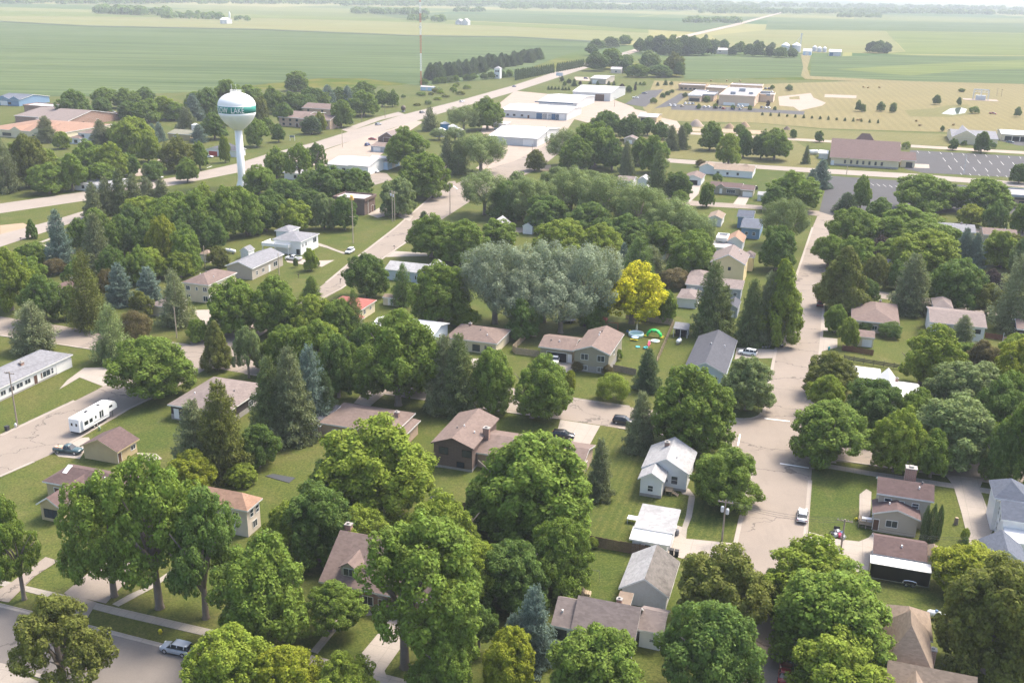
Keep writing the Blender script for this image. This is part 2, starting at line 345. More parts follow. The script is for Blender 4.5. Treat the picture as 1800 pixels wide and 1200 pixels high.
strip('street', [((-40, 420), (-40, 445)), ((0, 412), (0, 434)), ((87, 389), (97, 402)), ((150, 370), (160, 380))], HWY, .04)
strip('street', [((1040, 404), (1040, 408)), ((1080, 400), (1090, 404)), ((900, 400), (905, 409))], ROAD, .04)
strip('road', [((1640, 396), (1640, 402)), ((1800, 408), (1800, 416)), ((1900, 416), (1900, 425))], ROAD, .05)
strip('street', [((745, 325), (755, 338)), ((800, 318), (806, 331))], ROAD, .06)
strip('road', [((600, 228), (612, 232)), ((660, 207), (670, 211)), ((700, 197), (712, 201))], HWY, .05)
strip('road', [((280, 278), (275, 284)), ((340, 278), (352, 284)), ((372, 292), (392, 300))], HWY, .05)
# kerbs
kerb([('g', -8.4, 92), ('g', -8.4, 182)], side=1); kerb([(1290, 785), (1180, 768)], side=1)
kerb([(1180, 725), (1302, 742)], side=1); kerb([('g', -8.4, 211), ('g', -8.6, 222), ('g', -9.0, 282), ('g', -7.2, 341), ('g', -5.2, 406)], side=1)
kerb([('g', 3.2, 92), ('g', 2.9, 181)], side=-1); kerb([(1450, 807), (1470, 808), (1540, 819), (1667, 836), (1800, 858)], side=-1)
kerb([('g', 2.6, 209), ('g', 2.4, 282), ('g', 1.4, 341)], side=-1)
kerb([(-80, 1043), (0, 1062), (200, 1111), (340, 1147), (520, 1193)], side=1)
kerb([(-80, 1153), (0, 1170), (100, 1198)], side=-1)
kerb([(0, 838), (60, 812)], side=-1); kerb([(105, 790), (225, 720), (300, 684)], side=-1)
kerb([(0, 765), (130, 704)], side=1)
kerb([(430, 657), (602, 682), (900, 726), (980, 736)], side=-1); kerb([(1085, 752), (1180, 767)], side=-1)
kerb([(587, 640), (900, 683), (1010, 700), (1107, 714)], side=1)
kerb([(510, 552), (600, 508), (680, 450), (735, 412)], side=-1); kerb([(572, 497), (612, 464), (695, 400), (757, 346), (800, 322)], side=1)
kerb([(0, 590), (172, 616)], side=-1)
kerb([(335, 603), (352, 591), (395, 578)], side=1)
# sidewalks, paths, drives
def walk(pairs, z=.07): strip('sidewalk', pairs, WALK, z, .06)
walk([((-60, 1004), (-60, 1014)), ((0, 1018), (0, 1028)), ((50, 1030), (50, 1040)), ((115, 1045), (113, 1056)), ((200, 1066), (196, 1078)), ((400, 1112), (395, 1125)), ((700, 1190), (695, 1204)), ((800, 1218), (795, 1234))])
walk([((1438, 812), (1437, 819)), ((1540, 829), (1540, 837)), ((1660, 847), (1660, 855)), ((1800, 867), (1800, 876))])
walk([((1211, 870), (1222, 873)), ((1206, 905), (1216, 908)), ((1199, 926), (1208, 928)), ((1196, 936), (1206, 946))])
walk([((197, 1061), (208, 1065)), ((225, 1045), (240, 1048)), ((262, 1028), (272, 1031)), ((300, 1002), (308, 1005))])
walk([((545, 1144), (558, 1148)), ((575, 1108), (588, 1111)), ((598, 1079), (608, 1083)), ((650, 1072), (655, 1080))])
walk([((548, 423), (552, 430)), ((575, 432), (575, 436)), ((595, 440), (600, 445)), ((605, 443), (607, 447))])
walk([((150, 218), (155, 220)), ((135, 222), (140, 224)), ((158, 228), (163, 230))])
walk([((70, 428), (75, 432)), ((100, 435), (100, 441)), ((130, 440), (130, 446))])
walk([((62, 428), (56, 432)), ((88, 418), (90, 421))])
def drive(pts, m=CONC, z=.06, name='driveway'): return sheet(name, pts, m, z)
drive([(104, 684), (118, 668), (148, 646), (208, 645), (222, 655), (192, 674), (182, 679), (140, 663)])
drive([(96, 796), (140, 769), (156, 768), (160, 776), (140, 806), (103, 802)])
drive([(985, 737), (1055, 748), (1034, 786), (975, 775)], z=.064)
drive([(1188, 922), (1207, 928), (1206, 946), (1298, 955), (1291, 987), (1200, 981), (1172, 973)])
drive([(1422, 934), (1465, 946), (1510, 951), (1527, 944), (1536, 934), (1536, 985), (1526, 1022), (1490, 1005), (1422, 985)])
drive([(1660, 833), (1729, 842), (1722, 858), (1748, 925), (1732, 960), (1716, 992), (1705, 962), (1690, 900), (1676, 853)], z=.10)
drive([(112, 1042), (175, 990), (262, 983), (262, 997), (217, 1027), (186, 1060)], ROAD, .10)
drive([(96, 1050), (122, 1042), (170, 1058), (146, 1098), (92, 1084)], ROAD, .11)
drive([(18, 1024), (80, 978), (103, 985), (60, 1013), (15, 1058), (-30, 1050)], ROAD, .10)
drive([(-30, 1155), (30, 1180), (70, 1198), (40, 1230), (-80, 1230)], CONC, .12)
drive([(625, 1160), (690, 1082), (737, 1090), (703, 1140), (676, 1178), (690, 1215), (640, 1235), (640, 1190)], CONC, .10)
drive([(1295, 611), (1362, 614), (1360, 629), (1291, 631)])
drive([(962, 626), (1010, 634), (1004, 655), (984, 653)])
drive([(1444, 564), (1458, 567), (1455, 582), (1443, 580)]); drive([(1443, 592), (1472, 595), (1472, 610), (1442, 618)])
drive([(1300, 343), (1318, 345), (1310, 361), (1288, 359)]); drive([(1217, 325), (1232, 326), (1228, 341), (1212, 356), (1205, 352)])
drive([(672, 452), (694, 441), (750, 445), (752, 450), (704, 451)])
drive([(646, 377), (676, 360), (690, 370), (727, 380), (720, 389), (690, 376), (664, 383)])
drive([(338, 545), (367, 544), (392, 572), (366, 578)])
drive([(500, 453), (565, 458), (588, 457), (566, 469), (505, 461)])
drive([(640, 687), (677, 692), (650, 714), (622, 708)])
drive([(828, 630), (852, 629), (846, 652), (832, 650)])
drive([(1511, 868), (1523, 859), (1532, 864), (1530, 906), (1510, 912)], z=.1, name='patio')
drive([(1190, 855), (1211, 858), (1222, 872), (1200, 868)], z=.06, name='patio')
drive([(240, 795), (275, 797), (285, 806), (250, 812)], z=.06, name='patio')
drive([(455, 935), (488, 930), (488, 940), (460, 945)], z=.06, name='patio')
drive([(1290, 820), (1316, 828), (1312, 850), (1297, 858)], z=.02, name='bare_verge', m=DIRT) if False else None
# yards and lots
drive([(905, 160), (1080, 176), (1112, 188), (1128, 204), (1060, 216), (1012, 206), (1000, 224), (992, 246), (962, 252), (955, 258), (905, 283), (850, 300), (836, 296), (880, 262), (845, 232), (850, 216), (880, 180)], GRAV, .07, 'gravel_yard')
drive([(560, 268), (640, 240), (690, 226), (730, 212), (745, 214), (705, 240), (685, 262), (640, 292), (570, 292), (500, 286)], GRAV, .06, 'gravel_yard')
drive([(1000, 207), (1105, 190), (1180, 205), (1180, 222), (1110, 214), (1055, 222)], GRAV, .05, 'gravel_yard')
drive([(1130, 200), (1190, 213), (1200, 226), (1160, 224)], GRAV, .09, 'gravel_yard')
drive([(1098, 183), (1135, 160), (1167, 157), (1152, 172), (1135, 188)], DARK, .08, 'parking_lot')
drive([(1150, 191), (1196, 164), (1212, 164), (1186, 186)], DARK, .084, 'parking_lot')
drive([(1180, 183), (1250, 187), (1360, 193), (1415, 196), (1412, 202), (1350, 198), (1180, 193)], DARK, .088, 'parking_lot')
drive([(1368, 170), (1425, 164), (1430, 172), (1452, 181), (1445, 186), (1405, 195), (1395, 188), (1370, 186)], GRAV, .092, 'concrete_apron')
drive([(1450, 166), (1506, 168), (1505, 173), (1449, 171)], GRAV, .09, 'concrete_pad')
drive([(1387, 171), (1405, 169), (1406, 175), (1388, 175)], GOLD, .11, 'grass_island')
drive([(1600, 264), (1800, 275), (1900, 281), (1900, 318), (1790, 312), (1625, 304), (1590, 297)], DARK, .07, 'parking_lot')
drive([(1606, 288), (1633, 289), (1634, 296), (1606, 295)], CONC, .09, 'entrance_path')
drive([(1457, 309), (1575, 317), (1700, 326), (1830, 345), (1830, 377), (1680, 373), (1500, 390), (1440, 372)], DARK, .064, 'parking_lot')
drive([(1755, 235), (1850, 238), (1850, 258), (1790, 256), (1755, 247)], DARK, .07, 'parking_lot')
drive([(1010, 135), (1035, 136), (1038, 143), (1010, 141)], GRAV, .07, 'gravel_yard')
drive([(620, 295), (680, 305), (690, 316), (660, 325), (640, 318)], ROAD, .07, 'parking_lot')
drive([(130, 200), (205, 198), (210, 206), (150, 212)], ROAD, .07, 'parking_lot')
drive([(0, 396), (40, 392), (55, 398), (0, 412)], DIRT, .03, 'bare_ground')
drive([(230, 298), (262, 296), (268, 306), (240, 310)], GRAV, .03, 'bare_ground')
drive([(30, 166), (70, 163), (66, 170), (48, 174)], DIRT, .03, 'bare_ground')
drive([(948, 292), (968, 290), (970, 300), (950, 300)], DIRT, .03, 'bare_ground')
drive([(1160, 222), (1350, 230), (1340, 236), (1150, 228)], DIRT, .08, 'bare_ground')
# lawns of their own look
sheet('lawn', [(1070, 755), (1180, 770), (1140, 790), (1120, 840), (1125, 872), (1210, 872), (1195, 930), (1188, 890), (1120, 886), (1105, 945), (1035, 945), (1020, 900)], STRIPED, .03)
sheet('lawn', [(1224, 875), (1301, 882), (1298, 950), (1210, 940)], STRIPED, .034)
sheet('lawn', [(1028, 965), (1110, 965), (1085, 1060), (1000, 1050)], GREEN, .032)
sheet('lawn', [(1430, 822), (1525, 835), (1530, 860), (1510, 870), (1510, 945), (1465, 944), (1424, 930)], GREEN, .03)
sheet('lawn', [(190, 745), (300, 690), (320, 780), (240, 800), (205, 780), (160, 765)], GREEN, .03)
sheet('lawn', [(1305, 318), (1440, 330), (1410, 370), (1330, 365), (1280, 430)], GREEN, .02)
sheet('lawn', [(1530, 1030), (1640, 1040), (1640, 1075), (1545, 1060)], GREEN, .03)
# painted lines
def line(p, q, wd=.45, z=.085, cnt='road_marking'):
    a, b = P(p, z), P(q, z); d = (b - a).normalized(); n = Vector((-d.y, d.x, 0)) * wd / 2
    mb = MB(); mb.poly([a - n, b - n, b + n, a + n]); return tag(mb.build(cnt, WHITE), kind='structure')
line((1344, 735), (1388, 740)); line((1371, 814), (1422, 822)); line((1297, 783), (1301, 763), .3); line((343, 599), (352, 600)); line((797, 327), (804, 332)); line((364, 295), (373, 292))
mb = MB()
def stall(mb, x, y, dx, dy, wd=.15, z=.09):
    a, b = at(x, y, z), at(x + dx, y + dy, z); d = (b - a).normalized(); n = Vector((-d.y, d.x, 0)) * wd / 2; mb.poly([a - n, b - n, b + n, a + n])
for i in range(9): stall(mb, 1657 + i * 20.4, 277.5 + i * 1.3, 5.5, 6.3)
for i in range(9): stall(mb, 1667 + i * 21.5, 291.5 + i * 1.35, 5.5, 6.5)
for i in range(10): stall(mb, 1612 + i * 20, 265.5 + i * 1.15, 3, 3.2)
for i in range(6): stall(mb, 1688 + i * 16, 304.5 + i * .9, 3, 3)
for i in range(5): stall(mb, 1530 + i * 11, 322 + i * 1.2, 6, 4)
tag(mb.build('parking_lines', WHITE), kind='structure')
sheet('pond', [(1655, 200), (1670, 191), (1688, 189), (1700, 192), (1696, 199), (1675, 202)], simple('pond_water', (.09, .12, .12), .05, .2, .05, None, .8), .08)
sheet('pond_bank', [(1590, 194), (1640, 191), (1665, 185), (1700, 184), (1712, 191), (1705, 202), (1670, 206), (1600, 205)], PARK, .07)
# haze: one closed box of even, pale air round the camera and everything built
def haze(dens):
    mb = MB(); mb.box(-31000, 31000, -31000, 31000, -1, 110)
    m = bpy.data.materials.new('haze_air'); m.use_nodes = True; t = m.node_tree; t.nodes.remove(t.nodes['Principled BSDF'])
    pv = t.nodes.new('ShaderNodeVolumePrincipled'); pv.inputs['Color'].default_value = (.88, .94, 1.0, 1); pv.inputs['Density'].default_value = dens
    pv.inputs['Anisotropy'].default_value = 0.0
    t.links.new(pv.outputs[0], t.nodes['Material Output'].inputs['Volume'])
    tag(mb.build('haze', m), kind='stuff')
# ================================================================= trees
LEAF = leaf('leaves', .38); NEEDLE = leaf('needles', .18)
BARK = simple('bark', (.19, .155, .125), .9, .25, 2.0)
def rnd(rs, n):
    v = rs.normal(size=(n, 3)); return v / np.linalg.norm(v, axis=1, keepdims=True)
def leafmesh(name, c, nrm, size, aspect, mat_, rs, along=None):
    """one mesh of many small four-cornered leaf clumps"""
    n = len(c); nrm = nrm / np.linalg.norm(nrm, axis=1, keepdims=True)
    a = along if along is not None else rnd(rs, n)
    a = a - nrm * (a * nrm).sum(1, keepdims=True); a /= np.linalg.norm(a, axis=1, keepdims=True) + 1e-9
    b = np.cross(nrm, a); s = size[:, None]
    k = s * .35
    V = np.stack([c - a * s, c - b * s * aspect + nrm * k * .4, c + a * s * 1.0, c + b * s * aspect - nrm * k * .3], 1).reshape(-1, 3)
    lo, hi = V.min(0), V.max(0)
    me = bpy.data.meshes.new(name); me.vertices.add(n * 4); me.vertices.foreach_set('co', V.astype(np.float32).ravel())
    me.loops.add(n * 4); me.loops.foreach_set('vertex_index', np.arange(n * 4, dtype=np.int32))
    me.polygons.add(n); me.polygons.foreach_set('loop_start', np.arange(0, n * 4, 4, dtype=np.int32))
    me.update(); me.validate(); me.materials.append(mat_); me['lo'] = [float(x) for x in lo]; me['hi'] = [float(x) for x in hi]
    return me
def norm10(V, n_extra=None):
    return V
def blobs(kind, rs):
    """lumps of a crown inside a 10 x 10 x 10 box standing on the ground: list of (centre, radius, outward stretch)"""
    out = []
    if kind in ('D', 'A', 'M', 'Y'):
        sub = {'D': 17, 'A': 14, 'M': 13, 'Y': 14}[kind]; sq = rs.uniform(.85, 1.1); lobes = []
        rings = {'D': [(2.5, 2.55, 6, 1.75), (4.7, 2.75, 6, 1.85), (6.7, 1.95, 4, 1.75), (8.1, .5, 1, 1.75)], 'A': [(2.9, 2.9, 6, 1.5), (4.9, 3.0, 6, 1.65), (6.9, 2.0, 5, 1.6), (8.3, .4, 1, 1.5)],
                 'M': [(2.2, 3.0, 7, 1.5), (3.9, 3.3, 8, 1.5), (5.8, 2.8, 7, 1.5), (7.3, 1.7, 5, 1.45), (8.4, .3, 1, 1.5)], 'Y': [(3.0, 2.6, 5, 1.55), (5.2, 2.9, 6, 1.6), (7.2, 1.8, 4, 1.6), (8.4, .4, 1, 1.5)]}[kind]
        jit = {'D': 1.0, 'A': 1.3, 'M': .45, 'Y': 1.1}[kind]
        for z, rr, n, lr in rings:
            p0 = rs.uniform(0, 6.28)
            for i in range(n):
                ph = p0 + 6.2832 * i / n + rs.uniform(-.3, .3) * jit; q = rr * (1 + rs.uniform(-.2, .16) * jit)
                if kind != 'M' and n > 3 and rs.uniform() < .08: continue
                lobes.append((np.array([q * math.cos(ph), q * math.sin(ph), z + rs.uniform(-.55, .45) * jit]), lr * rs.uniform(.82, 1.14)))
        if kind != 'A':
            for i in range(4): lobes.append((np.array([rs.uniform(-.8, .8), rs.uniform(-.8, .8), 3 + 1.2 * i]), 1.9))
        for c, lr in lobes:
            for j in range(sub):
                z = 1 - (j + .5) * 1.75 / sub; ph = j * 2.39996 + rs.uniform(-.5, .5) + c[0] * 3; r = math.sqrt(max(0, 1 - z * z)); k = lr * rs.uniform(.55, 1.0)
                out.append((c + np.array([r * math.cos(ph) * k, r * math.sin(ph) * k, z * k * .9]), rs.uniform(.30, .50) * lr ** .75, 1.0))
    elif kind == 'W':
        for i in range(52):
            z = 1 - (i + .5) * 1.6 / 52; ph = i * 2.39996 + rs.uniform(-.4, .4); r = math.sqrt(max(0, 1 - z * z)); k = rs.uniform(.62, .95)
            out.append((np.array([r * math.cos(ph) * 4.1 * k, r * math.sin(ph) * 4.1 * k, 5.4 + z * 3.9 * k]), rs.uniform(.7, 1.15), 1.9))
    elif kind == 'L':
        for i in range(56):
            t = (i + .5) / 56; z = 1.2 + 8.3 * t; r = 4.3 * (1 - t) ** .7 * rs.uniform(.7, 1.0); ph = i * 2.39996 + rs.uniform(-.3, .3)
            out.append((np.array([r * math.cos(ph), r * math.sin(ph), z]), rs.uniform(.75, 1.2) * (1.1 - .4 * t), 1.1))
        for i in range(8): out.append((np.array([rs.uniform(-1, 1), rs.uniform(-1, 1), 2 + i * .8]), 1.6 - i * .12, 1))
    elif kind == 'V':
        for i in range(44):
            t = (i + .5) / 44; z = .5 + 9 * t; r = 3.0 * min(1, (1.05 - t) * 2.4) * rs.uniform(.8, 1.0); ph = i * 2.39996
            out.append((np.array([r * math.cos(ph), r * math.sin(ph), z]), rs.uniform(1.1, 1.5) * min(1, .4 + (1 - t) * 2), 1.2))
    elif kind == 'U':
        for i in range(34):
            z = 1 - (i + .5) * 1.3 / 34; ph = i * 2.39996 + rs.uniform(-.4, .4); r = math.sqrt(max(0, 1 - z * z)); k = rs.uniform(.65, .95)
            out.append((np.array([r * math.cos(ph) * 4 * k, r * math.sin(ph) * 4 * k, 3.4 + z * 5.4 * k]), rs.uniform(1.0, 1.6), 1.0))
    return out
def broad(kind, seed):
    rs = np.random.RandomState(seed); C, NN, S, AL = [], [], [], []
    dens = {'D': 640, 'A': 600, 'M': 700, 'W': 980, 'L': 700, 'V': 460, 'U': 520, 'Y': 560}[kind]
    mid = np.array([0, 0, 4.6])
    for c, r, st in blobs(kind, rs):
        n = int(dens * r * r); d = rnd(rs, n); od = c - mid; od = od / (np.linalg.norm(od) + 1e-6)
        if kind == 'W': od = od * .75 + np.array([0, 0, .75]); od /= np.linalg.norm(od)
        keep = (d @ od) > rs.uniform(-1.0, .35, n); d = d[keep]; n = len(d)
        rad = r * (.62 + .45 * rs.uniform(0, 1, n) ** .6); rag = rs.uniform(0, 1, n) < .10; rad = rad * np.where(rag, 1.22, 1.0)
        p = d * rad[:, None]; p = p + od * ((p @ od) * (st - 1))[:, None]; p[:, 2] *= .92
        C.append(c + p); NN.append(d * .8 + rnd(rs, n) * .55 + np.array([0, 0, .4])); AL.append(od + rnd(rs, n) * .5)
        S.append((.07 + .115 * rs.uniform(0, 1, n) ** 1.5) * (1.25 if kind == 'L' else 1.05 if kind == 'W' else 1.0))
    C, NN, S, AL = map(np.concatenate, (C, NN, S, AL))
    C = C[C[:, 2] > .1] if False else C
    C[:, 2] = np.maximum(C[:, 2], .12)
    return leafmesh('crown_' + kind, C, NN, S, .75 if kind != 'W' else .36, LEAF, rs, AL if kind == 'W' else None)
def conifer(kind, seed):
    rs = np.random.RandomState(seed); C, NN, S, AL = [], [], [], []
    nw = 18 if kind == 'F' else 17; lean = rs.normal(0, .25, 2)
    for w_ in range(nw):
        t = w_ / nw; z = .7 + 9.2 * t ** .95; R_ = 5.0 * (1 - t) ** (.60 if kind == 'F' else .55) + .22
        nb = (int(11 - 5 * t) if kind == 'F' else int(7 - 3 * t)); ph0 = rs.uniform(0, 6.28)
        for k in range(nb):
            ph = ph0 + 6.2832 * k / nb + rs.uniform(-.25, .25)
            L_ = R_ * (rs.uniform(.55, 1.15) if kind == 'F' else rs.uniform(.45, 1.08)); zz = z + rs.uniform(-.12, .12)
            n = int((190 if kind == 'F' else 190) * (.35 + L_ / 4)); s = rs.uniform(.08, 1.0, n) ** .75
            perp = np.array([-math.sin(ph), math.cos(ph), 0]); ax = np.array([math.cos(ph), math.sin(ph), 0])
            droop = -1.25 * s * (1 - t) + .75 * s * s * (1 - t * .5) if kind == 'F' else .25 * s
            wd = (1.5 * (1 - .62 * s) + .30) * min(1, L_ / 2.4)
            off = rs.uniform(-1, 1, n) * wd
            thick = .16 if kind == 'F' else .38
            p = ax * (s * L_)[:, None] + perp * off[:, None]; p[:, 2] += zz + droop + rs.normal(0, thick, n) - np.abs(off) * .3; p[:, 0] += lean[0] * t; p[:, 1] += lean[1] * t
            C.append(p); AL.append(ax * 1.0 + perp * (np.sign(off) * .7)[:, None] + rnd(rs, n) * .35)
            NN.append(np.array([0, 0, 1.0]) + rnd(rs, n) * .75); S.append(rs.uniform(.13, .27, n) * (.65 + .35 * (1 - t)))
    C, NN, S, AL = map(np.concatenate, (C, NN, S, AL))
    top = np.array([[0, 0, 9.6 + .04 * i] for i in range(12)]); C = np.concatenate([C, top]); NN = np.concatenate([NN, rnd(rs, 12)]); S = np.concatenate([S, np.full(12, .2)]); AL = np.concatenate([AL, rnd(rs, 12)])
    C[:, 2] = np.maximum(C[:, 2], .15)
    return leafmesh('crown_' + kind, C, NN, S, .42, NEEDLE, rs, AL)
def trunkmesh(kind, seed):
    rs = random.Random(seed); mb = MB()
    if kind in 'FPLV':
        mb.tube([(0, 0, -.15), (0, 0, 3), (0, 0, 9.3)], [.34, .24, .03], 8)
    else:
        mb.tube([(0, 0, -.15), (.02, 0, .25), (.04, .03, 1.8), (.1, .05, 3.2), (.05, .1, 5)], [.52, .36, .30, .27, .16], 9)
        for k in range(7 if kind != 'A' else 9):
            ph = k * 2.4 + rs.uniform(-.3, .3); r = rs.uniform(2.0, 3.3); z0 = rs.uniform(1.9, 3.8); z1 = rs.uniform(4.5, 7.6)
            mb.tube([(.05, .03, z0), (r * .35 * math.cos(ph), r * .35 * math.sin(ph), z0 + (z1 - z0) * .45), (r * math.cos(ph), r * math.sin(ph), z1)], [.2, .12, .04], 6)
    return mb.mesh('trunk_' + kind, BARK, True)
CROWNS, TRUNKS = {}, {}
for kind, n in (('D', 7), ('A', 4), ('M', 2), ('W', 3), ('L', 2), ('V', 2), ('U', 3), ('Y', 1)):
    CROWNS[kind] = [broad(kind, 100 + i * 7 + ord(kind)) for i in range(n)]
    TRUNKS[kind] = [trunkmesh(kind, 50 + i) for i in range(3)]
for kind, n in (('F', 4), ('P', 3)):
    CROWNS[kind] = [conifer(kind, 300 + i * 7 + ord(kind)) for i in range(n)]; TRUNKS[kind] = [trunkmesh(kind, 80 + i) for i in range(1)]
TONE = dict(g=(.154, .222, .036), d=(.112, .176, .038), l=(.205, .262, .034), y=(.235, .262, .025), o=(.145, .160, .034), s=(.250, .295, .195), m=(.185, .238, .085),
            b=(.150, .208, .170), Y=(.60, .56, .02), p=(.06, .034, .05), f=(.138, .178, .062), k=(.080, .122, .050), q=(.178, .205, .095), r=(.14, .11, .048))
TWORD = dict(g='mid green', d='dark green', l='light green', y='yellowish green', o='olive', s='silvery', m='grey green', b='blue green', Y='golden yellow', p='dark purple', f='deep green', k='blackish green', q='dusty green', r='reddish olive')
KWORD = dict(D=('round leafy tree', 'deciduous_tree'), A=('open branched tree', 'ash_tree'), M=('dense domed maple', 'maple_tree'), W=('feathery crowned tree', 'maple_tree'),
             L=('dense cone shaped tree', 'linden_tree'), V=('narrow clipped evergreen', 'arborvitae'), U=('leafy shrub', 'shrub'), Y=('locust tree', 'locust_tree'), F=('conical spruce', 'spruce_tree'), P=('ragged pine', 'pine_tree'))
TN = [0]; SHORT = {}
def tree(kind, x, yb, yt, wpx, tone, rel, xc=None, label=None, group=None, small=False):
    TN[0] += 1; i = TN[0]; rs = random.Random(i * 31); wpx *= {'F': 1.34, 'P': 1.35, 'D': 1.08, 'W': 1.12, 'L': 1.06, 'Y': 1.12}.get(kind, 1)
    base = at(x, yb); h = max(1.0, z_at(base, yt)); s = proj((base.x, base.y, h * .5))[2]; wd = wpx / s
    kw, nm = KWORD[kind]; nm = 'poplar_tree' if tone == 's' else nm; cw = CROWNS[kind][i % len(CROWNS[kind])]
    lo, hi = cw['lo'], cw['hi']; ex = ((hi[0] - lo[0]) + (hi[1] - lo[1])) / 2
    lab = label or f"{TWORD[tone]} {kw} {rel}"
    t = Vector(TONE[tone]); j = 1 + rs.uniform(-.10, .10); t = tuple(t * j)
    S_ = (wd / ex * rs.uniform(.92, 1.08), wd / ex * rs.uniform(.92, 1.08), h / hi[2])
    if kind == 'U' or small:
        o = link(nm, cw, None, t); o.location = base; o.scale = S_; o.rotation_euler = (0, 0, rs.uniform(0, 6.28))
        return tag(o, lab, 'shrub' if kind == 'U' else 'tree', group)
    r = thing(nm, lab, 'tree', base, 0, group)
    off = (0, 0, 0); lift = .24 if 'very tall' in rel else (.10 if kind == 'A' else 0)
    S_ = (S_[0], S_[1], S_[2] * (1 - lift))
    if xc is not None: off = ((xc - x) / s, 0, 0)
    rz = rs.uniform(0, 6.28)
    c = link('crown', cw, r, t); c.scale = S_; c.rotation_euler = (0, 0, rz); c.location = (off[0], off[1], h * lift)
    k = link('trunk', TRUNKS[kind][i % len(TRUNKS[kind])], r); ts = (wd / ex) ** .5 * (h / 10) ** .5
    k.scale = (S_[0] * .8 + ts * .2, S_[1] * .8 + ts * .2, h / hi[2]); k.rotation_euler = (0, 0, rz)
    return r
